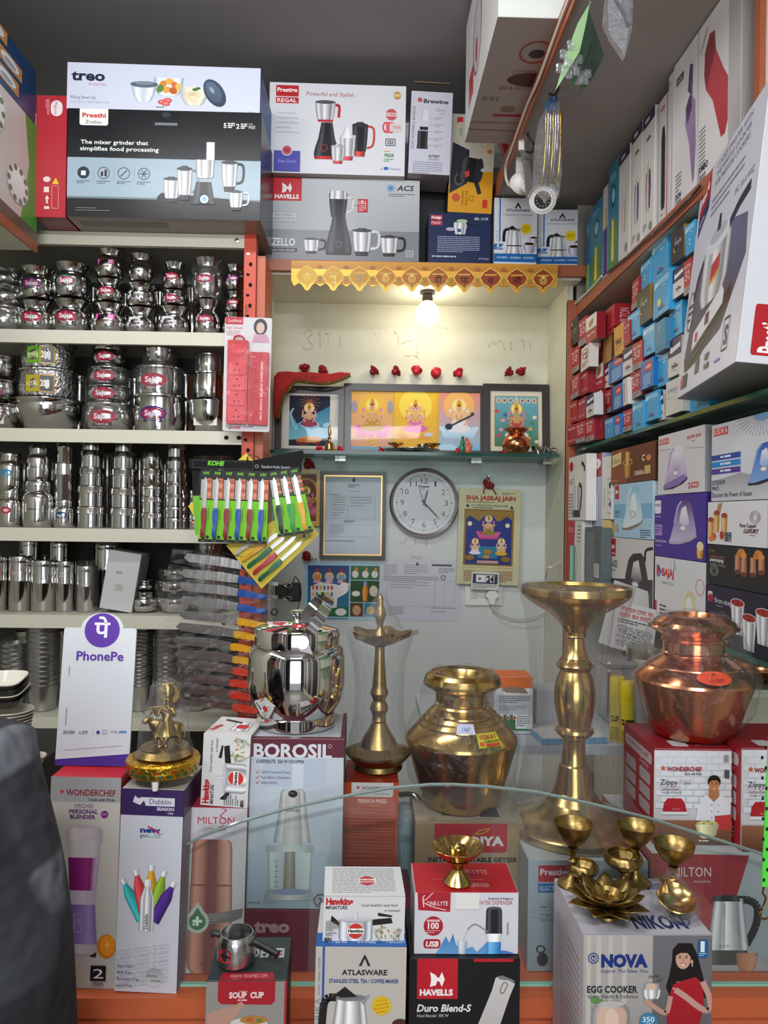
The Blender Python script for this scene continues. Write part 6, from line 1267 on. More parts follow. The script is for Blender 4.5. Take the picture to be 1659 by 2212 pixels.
# knives ---------------------------------------------------------------
def knifepts(L,w):return[(-w*.5,0),(w*.42,0),(w*.5,L*.8),(w*.1,L),(-w*.5,L*.86)]
HC={'m':'#8c2434','b':'#1c50a8','k':'#23262a','g':'#1f9a3c','y':'#e8a81c','G':'#14663a','r':'#b8303a','w':'#cfc8bc','o':'#e03a20'}
def hm_(c):return mat('handle_plastic_'+{'m':'maroon','b':'blue','k':'black','g':'bright_green','y':'yellow','G':'green','r':'red','w':'cream','o':'orange_red'}[c],HC[c],.35)
def handlem(L,w,th=.007,bend=1,bm=None):
 pts=bez([(-w*.42,0,0),(-w*.5-w*.08*bend,-L*.25,0),(-w*.42,-L*.55,0),(-w*.62,-L*.85,0),(-w*.35,-L,0),(w*.25,-L*.99,0),(w*.3,-L*.7,0),(w*.5,-L*.4,0),(w*.55,-L*.1,0),(w*.4,0,0)],3)
 b=bmesh.new();prism([(p.x,p.y)for p in pts],-th,0,bm=b);bmesh.ops.bevel(b,geom=list({e for f in b.faces if len(f.verts)>6 for e in f.edges}),offset=th*.28,segments=1,affect='EDGES');return fin(b,True,50)
YK=2.12;uk=YK/F
def knifecard(label,cx,cy,w,h,ang,hc,pic='#d07858',dy=0,dark='#1b1d1c',green='#76c41c',loc_y=YK,t0=None,top=None):
 """one blister card with a knife; cx, cy = top centre in pixels"""
 q=P(cx,cy,loc_y);t=T('knife_card',label,'knife',(q.x,loc_y,q.z),0,'knives on the hanging black and green cards',ry=ang)
 W,H=w*uk,h*uk
 ob('backing_card',boxm(-W/2,W/2,0,.001,-H,0),mat('card_dark','#111312',.5,spec=.12),t)
 A=Art(0,0,w,h);A.rect(0,0,w,h,dark).rect(0,h*.42,w,h*.96,green).text('KOHE',w*.5,10,5,green,w=w*.5,al='c',b=.04)
 A.rect(w*.58,h*.12,w,h*.4,pic);[A.ell(w*.8,h*(.16+k*.06),w*.2,h*.025,'#e08a68' if k%2 else '#b85a3c')for k in range(4)];A.rect(2,h*.14,7,h*.4,'#c8c8c8').small(2.5,h*.15,4,14,3,'#444',1)
 A.text('Knife',w*.86,h*.56,4,'#2a4a14',w=h*.3,rot=90)if False else A.small(w*.84,h*.52,h*.3,1,3,'#3a6a14',1.4,rot=90);A.ell(w*.78,h*.93,w*.15,w*.15,'#22262a').rect(0,h*.96,w,h,'#1a1a1c').small(w*.25,h*.975,w*.5,1,3,'#9a9a9a',1.2)
 ob('printed_card',A.mesh(W,H,'front',0,M_SATIN,.0002),None,t,(0,0,-H))
 kw=w*.42*uk
 ob('blade',prism([(a-w*.06*uk,b-H*.53)for a,b in knifepts(H*.43,kw*.95)],-.0026,-.0012),M_STEEL2,t)
 ob('handle',handlem(H*.42,kw),hm_(hc),t,(-w*.06*uk,-.0016,-H*.53))
 ob('blister',boxm(-W*.42,W*.30,-.0105,-.0102,-H*.96,-H*.06),M_BLIST,t)
 return t
hl=T('card_header','black header strip of the hanging knife cards with green lettering','display card',P(408,990,YK),0,ry=1.2)
def hloc(px,py):q=P(px,py,YK);return q.x-hl.location.x,q.z-hl.location.z
Wd=242*uk;Hd=22*uk
ob('header_card',prism(rrpts(0,-Hd,Wd,0,.003),.002,.0035),mat('card_dark','#111312',.5,spec=.12),hl)
A=Art(0,0,242,22);A.text('KOHE',40,13,9,'#6ac020',w=36,b=.06,it=.15).text('Standard Knife Straight',156,15,6,'#c8ccd0',w=62).ring(146,12,4,3.4,.8,'#c8ccd0').text('LKS-1',228,14,3,'#888',w=10);A.frame(8,3,138,19,.8,'#4a4e50')
ob('printed_header',A.mesh(Wd,Hd,'front',0,M_SATIN,.0003),None,hl,(Wd/2,.002,-Hd))
ob('hook',tube(bez([(Wd*.52,.002,-.004),(Wd*.52,-.006,.006),(Wd*.515,.05,.02),(Wd*.51,.2,.025),(Wd*.51,.30,.02)],5),.002,6),M_BRASSD,hl)
ob('rear_header',prism([(Wd*.55,0),(Wd*1.0,.035),(Wd*1.02,.022),(Wd*1.0,.0),(Wd*.6,-.02)],.012,.0135),mat('card_dark','#111312',.5,spec=.12),hl)
ob('yellow_price_card',prism([(Wd*.43,.0),(Wd*.5,.02),(Wd*.57,.0)],.006,.007),mat('card_yellow','#d8c030',.5),hl)
KN=['left-hand maroon','first blue','second maroon','second blue','third maroon','third blue']
for k in range(6):
 knifecard('%s handled paring knife on the green and black hanging card'%KN[k],446+k*24.6,1014+k*.8,24.6,156,1.2,'mb'[k%2],'#d07858')
for k,(c,nm)in enumerate((('k','black'),('g','bright green'),('y','yellow'))):
 knifecard('%s handled paring knife at the right of the hanging cards'%nm,590+k*22,1016-k*3,25,143,-10-k*1.5,c,'#3c5a28',loc_y=YK-.004-k*.003)
q=P(432,1090,YK+.01)
t=T('knife_card','knife card peeping out behind the left end of the green cards','knife',P(430,1000,YK+.012),0,ry=-4)
ob('backing_card',boxm(-.022,.014,0,.001,-.20,0),mat('card_green','#6ab81c',.4),t);ob('dark_top',boxm(-.022,.014,-.0008,-.0001,-.09,0),mat('card_dark','#111312',.5,spec=.12),t);ob('blister',boxm(-.02,.012,-.006,-.0057,-.19,-.01),M_BLIST,t)
# yellow kitchen knife card, turned
yc=P(600,1200,YK+.03)
t=T('knife_card','big yellow card of kitchen knives turned askew below the green cards','knife set',(yc.x,yc.y,yc.z),0)
def yl(px,py):q=P(px,py,YK+.03);return(q.x-yc.x,q.z-yc.z)
ob('backing_card',prism([yl(*p)for p in((688,1155),(655,1100),(620,1110),(488,1178),(565,1272))],0,.0015),mat('card_yellow','#c9c03a',.5),t)
ob('corner_card',prism([yl(*p)for p in((406,1093),(418,1082),(445,1130),(430,1135))],.002,.0035),mat('card_yellow','#c9c03a',.5),t)
for(hx0,hy0,hx1,hy1,bx,by,c)in((509,1198,555,1162,580,1146,'w'),(524,1212,575,1172,600,1152,'y'),(536,1226,586,1184,615,1160,'G'),(548,1240,597,1196,640,1158,'r'),(560,1254,608,1210,652,1168,'G')):
 a=Vector((*yl(hx0,hy0),0));b=Vector((*yl(hx1,hy1),0));e=Vector((*yl(bx,by),0));d=(b-a);L=d.length;an=math.degrees(math.atan2(d.x,d.y))
 ob('handle',handlem(L,.013,.008),hm_(c),t,(b.x,-.001,b.y),(0,R(an),0))
 Lb=(e-b).length;ob('blade',prism([(x,z)for x,z in knifepts(Lb,.0115)],-.003,-.0015),M_STEEL2,t,(b.x,0,b.y),(0,R(an),0))
A=Art(0,0,1659,2212);A.text('Kitchen Knives',480,1196,5,'#3a3414',w=46,rot=12).poly([(640,1168),(662,1148),(672,1158),(650,1176)],'#8c8420').poly([(643,1168),(662,1151),(669,1158),(650,1173)],'#c9c03a').poly([(657,1153),(662,1161),(652,1161)],'#3a3414')
o=onplane(A,YK+.03,M_SATIN,'printed_card',None,.0003);o.parent=t;o.matrix_parent_inverse=Matrix.Translation(-yc)
ob('blister',prism([yl(*p)for p in((680,1156),(655,1112),(495,1182),(563,1262))],-.0135,-.013),M_BLIST,t)
# plastic sleeved knives hanging in a ladder
YH=2.20
WK=[(1222,'b',586,8,0),(1252,'b',578,6,1),(1281,'b',577,6,1),(1311,'b',577,7,2),(1342,'y',576,6,0),(1370,'y',568,7,0),(1396,'y',562,6,0),(1424,'y',566,5,0),(1449,'o',566,7,0),(1474,'o',560,5,0),(1500,'o',560,6,0),(1528,'o',566,6,0)]
nmc={'b':'blue','y':'yellow','o':'orange-red'};cnt={}
hmesh=handlem(64*YH/F,.019,.012)
def blm(L):return prism([(0,-.010),(-L*.9,-.012),(-L,-.002),(-L*.94,.012),(-L*.3,.016),(0,.012)],-.001,.0008)
blade=blm(125*YH/F);HMC={}
for i,(y,c,xe,an,ex)in enumerate(WK):
 cnt[c]=cnt.get(c,0)+1;q=P(xe-64,y,YH)
 t=T('kitchen_knife','plastic-sleeved knife with %s handle, %s %s one from the top'%(nmc[c],ordn[cnt[c]-1],nmc[c]),'knife',(q.x,YH+(i%3)*.004,q.z),0,'plastic-sleeved kitchen knives hanging in a ladder',ry=an)
 ob('handle',HMC.setdefault(c,hmesh.copy()),hm_(c),t,(0,0,0),(0,R(-90),0))
 ob('blade',blade,M_STEEL2,t)
 bm=bmesh.new();n=14;L0,L1=-150*YH/F,74*YH/F;ra_=[];rnd=random.Random(i)
 for k in range(n+1):
  x=L0+(L1-L0)*k/n;ra_.append([bm.verts.new((x,-.012+rnd.uniform(-.005,.005),z_+rnd.uniform(-.003,.003)))for z_ in(-.021,-.008,.006,.021)])
 for a_,b_ in zip(ra_,ra_[1:]):
  for k in range(3):bm.faces.new((a_[k],a_[k+1],b_[k+1],b_[k]))
 ob('plastic_sleeve',fin(bm),M_FILM,t)
 if ex==1:ob('hanging_ring',tube(bez([(64*YH/F+.012,0,0),(64*YH/F+.03,0,.006),(64*YH/F+.04,0,0),(64*YH/F+.03,0,-.006),(64*YH/F+.012,0,0)],4),.0014,6),M_STEEL,t,(.03,0,0));ob('steel_tang',boxm(64*YH/F,64*YH/F+.03,-.002,.002,-.005,.005),M_STEEL,t)
 if ex==2:ob('peeler_ring',lathe([(.006,0),(.011,0),(.011,.004),(.006,.004),(.006,0)],16),M_BLACK,t,(80*YH/F,0,0),(R(90),0,0))
 # ============================================================ cartons and brassware at the counter
def ctop(Y,px,py):return P(px,py,Y).z
# ---- behind and beside the glass pane
ZC0=ZK+0.001
def a_orchid(a):
 a.rect(95,1675,260,2145,'#c9c3bb','#b8b2ac');a.rect(95,1675,260,1738,'#a8a6a8')
 star(a,121,1716,6,'#c8402c');a.text('WONDERCHEF',130,1724,13,'#8c2430',w=105,b=.02).text('Cook with Pride',178,1735,6,'#2a2a2c',w=56,b=.02)
 a.text('ORCHID',148,1750,8.5,'#6a3a7c',w=41).line(148,1752.5,200,1752.5,.5,'#8a7a90').text('PERSONAL',138,1762,8,'#5c2c70',w=61,b=.03).text('BLENDER',140,1773,8,'#5c2c70',w=54,b=.03);a.ell(213,1763,8,8,'#7c2a7c').text('250W',207.5,1765,4.5,'#d8b0d8',w=11)
 a.lath(172,[(1790,30),(1796,38),(1822,38)],[(-1,'#b0a0a8'),(-.6,'#e4d8dc'),(.4,'#d0c0c8'),(1,'#a898a4')]);a.ell(172,1789,24,5,'#c8b4b8')
 a.lath(172,[(1820,34),(1856,33)],[(-1,'#b8acb0'),(-.6,'#dcd4d4'),(.6,'#d0c8cc'),(1,'#a8a0a8')]);a.lath(172,[(1856,33),(1926,28)],[(-1,'#6a1c5c'),(-.3,'#8c2474'),(.3,'#a03a88'),(.5,'#8a2c74'),(.85,'#c8a8c8'),(1,'#a890a8')])
 a.lath(172,[(1926,27),(1956,27)],[(-1,'#b8a8c4'),(0,'#d8ccdc'),(1,'#b8a8c4')]);a.lath(172,[(1956,27),(2000,30),(2040,34)],[(-1,'#6a4c94'),(-.3,'#8c70b4'),(.5,'#a890c8'),(1,'#7c60a4')]);a.frame(156,1976,170,2014,1.5,'#b8a8d4').ring(163,1992,4,6,1.2,'#c8b8e0');a.lath(172,[(2040,34),(2062,32)],[(-1,'#a8a0a8'),(0,'#d0c8cc'),(1,'#a8a0a8')])
 a.poly([(190,2066),(206,2056),(204,2068)],'#2a2420');a.ell(226,2044,20,26,'#c8741c').ell(228,2042,16,22,'#e08a1c').ell(228,2040,3,4,'#f0c890')
 for k in range(8):a.line(228,2040,228+14*math.cos(k*.785),2040+19*math.sin(k*.785),.7,'#f0b050',keep=True)
 a.rect(194,2085,227,2118,'#1c1a20').text('2',200,2112,20,'#e8e4e8',w=22).text('YEAR',197,2127,7,'#55505a',w=26,b=.02).text('WARRANTY',193,2132,4,'#8a8488',w=32)
ORC=carton('tall white personal blender carton with a purple smoothie picture, partly behind the person',97,1684,246,2141,1.178,0.11,{'front':'#c9c3bb','side':'#b8382c','top':'#b8242c'},a_orchid,z=ZC0,m=M_SATIN,roll=1.0,arts={'top':lambda a:(star(a,78,40,9,'#f0e0e0'),a.text('WO',60,30,26,'#f0d8d8',w=20,rot=180))})
def a_dub(a):
 a.rect(240,1705,390,2147,'#c6c6ce');a.rect(240,1705,390,1766,'#3a2758');a.poly([(272,1738),(276,1724),(284,1730),(290,1727),(362,1727),(362,1745),(300,1745),(296,1734),(288,1744)],'#d4d0dc').text('Dubblin',308,1741,11,'#3a2758',w=46).text('SEASON',324,1754,6.5,'#d8d4e0',w=37,b=.03).text('1000',348,1762,4.6,'#d8d4e0',w=12)
 a.text('new',290,1802,11,'#24407c',w=44,b=.05).path([(306,1789),(318,1794),(332,1804)],3.4,'#b8284c').path([(320,1806),(332,1807),(340,1802)],1.4,'#3aa0a8').text('gen',290,1812,8,'#24407c',w=18).text('bottles',310,1813,4.6,'#6a9a9c',w=24)
 for cx,by,r,c,L in((302,1990,-28,'#3aa8a8',98),(308,1980,-14,'#c84850',100),(318,1975,0,'#d89a2c',104),(322,1980,14,'#86a838',100),(326,1992,26,'#4a2a80',96)):bottle(a,cx,by,25,L,c,rot=r)
 bottle(a,311,2012,31,110,STEEL,'#e8e8ea');a.text('Dubblin',314,2008,8,'#22242a',w=32,rot=-90,b=.02)
 for k in range(14):a.text('Dubblin Dubblin Dubblin',246+(k%3)*6,2060+k*6,4,'#b0b0b8',w=118-(k%3)*6,rot=-10)
 for k,s in enumerate(('Non Toxic','BPA Free','Phthalate Free','Lead Free.')):a.text(s,252,2091+k*13.6,6.2,'#4a5478',w=(34,32,48,36)[k])
 a.ell(332,2110,19,20,'#9a9a9c','#c8c8ca').text('duro',316,2109,7,'#22242a',w=24).text('steel',326,2119,6.5,'#22242a',w=20)
DUB=carton('tall white bottle carton with purple top band and a fan of coloured bottles',247,1709,381,2145,1.168,0.115,{'front':'#c6c6ce','side':'#3a2758','top':'#b8b0a4'},a_dub,z=ZC0,m=M_SATIN,roll=1.3,yaw=-2,arts={'right':lambda a:(a.rect(0,0,100,14,'#2c1c48'),a.rect(0,14,100,100,'#8a8690')),'top':lambda a:a.text('new',40,40,30,'#8a8070',w=30,rot=180)})
def a_milc(a):
 a.rect(383,1745,522,2125,'#c6c0c6');a.text('MILTON',417,1783,15,'#b82838',w=78,b=.0).line(415,1786,500,1790,.5,'#777').text('COPPER BOTTLE',428,1797,6,'#55505a',w=50).line(416,1798,500,1802,.5,'#777').path([(466,1748),(478,1752),(464,1766),(476,1772)],2,'#b82838').path([(474,1786),(462,1790),(476,1794),(464,1798)],2,'#b82838')
 r=[(-1,'#7c3e30'),(-.75,'#c88a74'),(-.5,'#b87460'),(-.2,'#6e3026'),(.2,'#74362a'),(.55,'#c08470'),(.8,'#d09c88'),(1,'#8a4c3c')]
 a.lath(450,[(1816,34),(1822,41),(1836,43),(1912,44)],r).lath(450,[(1912,45),(1916,45)],[(-1,'#8a5040'),(0,'#5c2a20'),(1,'#8a5040')]).lath(450,[(1916,45),(2070,48),(2092,46),(2106,36)],r)
 a.poly([(394,1983),(404,1986),(500,1966),(520,1962),(518,1982),(500,1990),(404,2004),(394,2002)],'#6a6462').small(434,1976,56,4,4.4,'#a8a09c',1.4,rot=-4);a.ell(423,1992,25,25,'#b8b8b0').poly([(402,1980),(423,1950),(444,1980)],'#b8b8b0').ell(423,1992,18,18,'#2c6a3c').poly([(410,1982),(423,1962),(436,1982)],'#2c6a3c').rect(413,1988,433,1994,'#dfe8e0').rect(420,1981,426,2001,'#dfe8e0').rect(412,1997,419,1999,'#dfe8e0').rect(414.5,1994.5,416.5,2001.5,'#dfe8e0');a.text('MILTON',432,2087,6,'#5c2c20',w=24)
MILC=carton('tall white carton with a copper bottle picture behind the left end of the glass',389,1748,524,2120,1.215,0.12,{'front':'#c6c0c6','side':'#6a1c28','top':'#a82c38'},a_milc,z=ZC0,m=M_SATIN,roll=1.0)
def a_treob(a):
 a.rect(510,1965,890,2130,'#6b1c2e');a.text('treo',548,2014,25,'#b8949c',w=76,b=.05).text('BY MILTON',566,2032,7,'#a87c88',w=54)
TRB=carton('wide maroon glassware carton lying behind the glass pane as a base',518,1968,888,2125,1.222,0.2,{'front':'#6b1c2e','side':'#581624','top':'#6b1c2e'},a_treob,z=ZC0,m=M_SATIN)
ztr=ZC0+TRB['h']+0.001
def a_boro(a):
 a.rect(530,1590,742,1990,'#bcc2cc','#aeb6c0');a.rect(563,1642,700,1704,'#b0b9c8').rect(572,1700,626,1890,'#b6c2cc').rect(626,1640,650,1704,'#c4cad4').rect(662,1700,700,1750,'#b4bcc4').rect(530,1840,742,1990,'#a9b6c0','#9fb0bc');a.rect(530,1590,742,1638,'#5c1c2e');a.text('BOROSIL',542,1638,28,'#cfcfd6',w=168,b=.035).rect(530,1637.5,742,1642,'#bcc2cc').ring(706,1613,4,4,.8,'#cfcfd6')
 a.text('CHEFDELITE  260 W CHOPPER',548,1650.5,6.8,'#34343c',w=103,b=.02)
 for k,s in enumerate(('260W Powerful Motor','Push Button Operation','Safety Switch')):a.path([(548,1669+k*11),(551,1673+k*11),(556,1666+k*11)],1.2,'#a83a40').text(s,559,1673+k*11,6,'#55586a',w=(63,62,35)[k])
 a.lath(628,[(1706,20),(1712,26),(1770,32),(1820,40)],[(-1,'#8a8886'),(-.6,'#d0cecc'),(-.1,'#b0aeaa'),(.3,'#a8a6a2'),(.7,'#c8c6c4'),(1,'#8a8886')]).lath(628,[(1706,16),(1740,17),(1826,22)],[(-1,'#b4b2b0'),(0,'#c8c6c2'),(1,'#9a9894')])
 a.ell(628,1716,10,8,'#25262a').small(622,1714,12,1,4,'#8a8a8c',1.6).text('BOROSIL',615,1754,5,'#33343a',w=28,b=.02)
 a.lath(624,[(1826,50),(1838,52),(1842,50)],[(-1,'#98a0a0'),(0,'#c4cac8'),(1,'#98a0a0')]).lath(624,[(1842,48),(1920,45)],[(-1,'#8c9494'),(-.85,'#c8cecc'),(-.3,'#aab4b8'),(.4,'#b4bec0'),(.9,'#ccd2d0'),(1,'#8c9494')]).lath(624,[(1840,11),(1922,13)],[(-1,'#7a7468'),(0,'#a09a8c'),(1,'#6e685c')])
 for k in range(6):a.line(590,1860+k*11,602,1861+k*11,.8,'#4a5058')
 a.line(596,1856,596,1916,.8,'#4a5058').lath(624,[(1920,47),(1936,53),(1944,52)],[(-1,'#90989a'),(0,'#ccd0ce'),(1,'#90989a')]).ell(624,1926,40,7,'#8a94b0').text('Product Code',536,1951,4,'#3a404c',w=26).text('BCH26PBH14',570,1951,3.6,'#8a909c',w=24);a.ring(692,1944,15,15,3,'#6c1c28').text('2',686,1952,14,'#3a3a40',w=10,b=.03)
BORO=carton('tall white and maroon food chopper carton under the big steel pot',531,1598,736,1968,1.226,0.16,{'front':'#bcc2cc','side':'#a9aab4','top':'#b4b8be'},a_boro,z=ztr,m=M_SATIN,roll=0.3,arts={'right':lambda a:(a.rect(0,0,100,18,'#5c1c2e'),a.text('B',12,16,8,'#cfcfd6',w=26,b=.05)),'top':lambda a:(a.rect(0,94,100,100,'#5c1c2e'),a.rect(0,0,4,100,'#5c1c2e'),a.rect(96,0,100,100,'#5c1c2e'),a.poly([(8,60),(22,56),(24,70),(10,74)],'#d8a838'))})
def a_french(a):
 a.rect(735,1685,862,1905,'#ad4420','#9c3a1c');a.rr(755,1690,845,1722,6,'#c4c0c0').rect(755,1688,845,1700,'#c4c0c0');star(a,769,1702,5,'#b8402c');a.text('WONDERCHEF',777,1706,6.4,'#4a2a2c',w=56,b=.01).text('Cook with Pride',804,1717,4,'#3a3a3c',w=34)
 a.text('FRENCH PRESS',770,1735,8.4,'#d8b8ac',w=62,b=.03).text('Coffee Maker',787,1742,4.6,'#c8988c',w=32).line(770,1740,784,1740,.5,'#c08878').line(822,1740,834,1740,.5,'#c08878')
 y=1748
 for n in(2,3,4,4,1,4):a.ell(748,y+1.5,1,1,'#c89888');a.small(751,y,96,n,6.3,'#b06a58',1.9,seed=n);y+=n*6.3+4.5
FREN=carton('orange-red coffee press carton standing under the slim brass lamp',740,1691,857,1890,1.30,0.12,{'front':'#9c3018','side':'#7c2412','top':'#8c2a1a'},a_french,z=ztr,m=M_SATIN,roll=.5)
def a_raso(a):
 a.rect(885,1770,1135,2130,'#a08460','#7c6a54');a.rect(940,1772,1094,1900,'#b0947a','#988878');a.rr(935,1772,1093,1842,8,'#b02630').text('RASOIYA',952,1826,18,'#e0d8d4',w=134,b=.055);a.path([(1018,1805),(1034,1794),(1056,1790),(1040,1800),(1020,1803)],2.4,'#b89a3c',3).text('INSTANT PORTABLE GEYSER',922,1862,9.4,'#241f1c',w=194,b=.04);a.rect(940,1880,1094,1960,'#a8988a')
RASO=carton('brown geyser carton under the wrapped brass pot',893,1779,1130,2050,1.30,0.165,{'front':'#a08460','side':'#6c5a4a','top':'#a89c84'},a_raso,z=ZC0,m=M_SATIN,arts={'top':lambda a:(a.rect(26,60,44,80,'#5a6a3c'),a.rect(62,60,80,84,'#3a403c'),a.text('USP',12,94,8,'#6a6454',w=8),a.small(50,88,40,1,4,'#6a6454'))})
zra=ZC0+RASO['h']+.0005
def a_prek(a):
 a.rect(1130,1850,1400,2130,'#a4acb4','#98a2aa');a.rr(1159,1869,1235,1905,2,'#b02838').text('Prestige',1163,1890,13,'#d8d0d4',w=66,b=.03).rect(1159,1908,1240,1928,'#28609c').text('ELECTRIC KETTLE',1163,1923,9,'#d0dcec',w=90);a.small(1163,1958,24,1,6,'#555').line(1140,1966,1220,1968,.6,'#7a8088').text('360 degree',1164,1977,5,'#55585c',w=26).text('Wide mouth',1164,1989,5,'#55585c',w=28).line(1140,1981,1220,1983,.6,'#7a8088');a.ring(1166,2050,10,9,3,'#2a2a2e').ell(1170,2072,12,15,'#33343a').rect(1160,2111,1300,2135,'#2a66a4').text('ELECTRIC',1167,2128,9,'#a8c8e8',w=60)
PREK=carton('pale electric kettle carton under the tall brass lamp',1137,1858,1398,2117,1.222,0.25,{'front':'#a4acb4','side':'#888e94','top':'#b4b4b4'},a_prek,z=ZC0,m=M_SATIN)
def a_mile(a):
 a.rect(1390,1838,1680,2130,'#a8adb0','#9ca2a8');a.poly([(1410,1842),(1617,1846),(1590,1935),(1545,1980),(1520,2130),(1400,2130)],'#98222c').rect(1398,1842,1414,2135,'#8a1e28').text('MILTON',1449,1892,20,'#d8ccd0',w=84,b=.0).text('euroline',1495,1906,8,'#d0b0b4',w=37)
 a.path([(1590,1942),(1618,1944),(1636,1960),(1632,2000),(1612,2040)],17,'#1c1a1c',4);a.lath(1572,[(1940,32),(1990,38),(2052,46)],STEEL).lath(1568,[(2052,47),(2078,46),(2084,40)],BLK).lath(1566,[(1932,16),(1936,28),(1946,33)],BLK).text('MILTON',1553,2046,6,'#333',w=22).line(1563,1950,1563,2050,1.4,'#55565a')
 a.lath(1614,[(2058,24),(2084,22),(2098,14)],[(-1,'#8c5a44'),(-.3,'#b87850'),(.5,'#c8906c'),(1,'#9c6a54')]).ring(1640,2072,9,9,1.6,'#b0a8a8').rect(1540,2134,1602,2170,'#5c4a48')
MILE=carton('wide white and red electric kettle carton at the right behind the glass',1402,1842,1672,2117,1.222,0.26,{'front':'#a8adb0','side':'#98222c','top':'#b8bcbf'},a_mile,z=ZC0,m=M_SATIN)
zml=ZC0+MILE['h']+.0005
def a_zip(x0,y0,x1,y1):
 def f(a):
  q=lambda x,y:(x0+(x-1411)*(x1-x0)/169,y0+(y-1617)*(y1-y0)/205)
  k=(x1-x0)/169
  a.rect(x0,y0,x1,y1,'#cdced4','#c0bcb8');a.rect(x0,y0,x1,y0+3,'#9c2430')
  for r_ in range(9):
   for c_ in range(6):a.rect(*q(1414+c_*28+(r_%2)*12,1622+r_*14),*q(1438+c_*28+(r_%2)*12,1633+r_*14),'#d4d5da')
  star(a,*q(1430,1658),6.5*k,'#c8502c');a.text('WONDERCHEF',*q(1438,1664),9*k,'#9c2436',w=76*k,b=.03).text('Cook with Pride',*q(1476,1672),4.6*k,'#44444a',w=38*k,b=.02).text('Zippy',*q(1424,1694),12*k,'#3a3a42',w=38*k).path([q(1465,1694),q(1472,1684),q(1490,1684),q(1490,1692),q(1472,1692)],.6,'#8a3a44').text('350mL',*q(1475,1690.5),4*k,'#8a3a44',w=13*k).line(*q(1424,1698),*q(1470,1698),.6,'#b04a54').text('Cordless Chopper',*q(1427,1704),3.8*k,'#7a4a50',w=38*k).line(*q(1424,1706),*q(1470,1706),.6,'#b04a54').text('Simplicity & Elegance',*q(1427,1712),3.6*k,'#55555c',w=42*k)
  a.poly([q(1430,1752),q(1432,1734),q(1440,1723),q(1470,1723),q(1478,1734),q(1482,1752)],'#a81e2c').rect(*q(1426,1752),*q(1484,1758),'#d8d8da');a.text('WONDERCHEF',*q(1449,1748),3*k,'#d8a0a4',w=18*k)
  a.poly([q(1500,1780),q(1506,1740),q(1520,1716),q(1560,1716),q(1575,1730),q(1578,1780)],'#d8d8de');a.poly([q(1530,1700),q(1550,1700),q(1552,1718),q(1541,1730),q(1528,1718)],'#a87048');face(a,*q(1541,1692),14.5*k,'#b8794c','#1c1614');a.line(*q(1541,1728),*q(1543,1776),.6,'#a8a8b0')
  for yy in(1736,1750,1764):
   for xx in(1536,1550):a.ell(*q(xx,yy),1.2,1.2,'#33343a')
  a.rect(x0,q(0,1770)[1],x1,y1,'#8c5c40','#5c3a2a');a.poly([q(1542,1760),q(1579,1756),q(1576,1790),q(1548,1790)],'#b83a3c').lath(q(1526,0)[0],[(q(0,1778)[1],26*k),(q(0,1800)[1],20*k),(q(0,1808)[1],12*k)],ramp('#c8c49a',.8));[a.ell(*q(1508+j*6,1776-(j%3)*2),5*k,3*k,'#d0cc8c' if j%2 else '#b8bc7c')for j in range(7)]
  a.small(*q(1508,1812),36*k,1,4,'#d8ccc0',3).text('1',*q(1564,1814),6*k,'#d8a0a0').rect(*q(1562,1628),*q(1571,1642),'#8a8c90').rect(*q(1563,1660),*q(1573,1678),'#4a4c50')
 return f
def a_ziptop(a):a.rect(0,0,100,100,'#98222e').rr(28,70,50,92,4,'#d8d0d0').small(60,76,30,2,8,'#c8909a')
def a_zipl(a):a.rect(0,0,100,100,'#a0242e').rr(6,8,94,20,5,'#c8b0b4').text('WONDERCHEF',14,16,5,'#8c2430',w=70).text('Zippy',55,26,6,'#d8b0b4',w=30);[a.rr(10+46*(k%2),30+16*(k//2),44+46*(k%2),43+16*(k//2),3,'#b8a4a8')for k in range(6)];a.small(10,82,76,4,4,'#d0a0a4',1.4)
ZIP=carton('red and white mini chopper carton with a chef in white, under the copper pot',1410,1617,1579,1822,1.255,0.155,{'front':'#cdced4','side':'#a0242e','top':'#98222e'},a_zip(1410,1617,1579,1822),z=zml,m=M_SATIN,yaw=-1,arts={'left':a_zipl,'top':a_ziptop})
carton('second red and white mini chopper carton cut by the right edge of the view',1598,1615,1768,1838,1.23,0.15,{'front':'#cdced4','side':'#8c1e28','top':'#98222e'},a_zip(1598,1615,1768,1838),z=zml,m=M_SATIN,arts={'left':a_zipl,'top':a_ziptop})
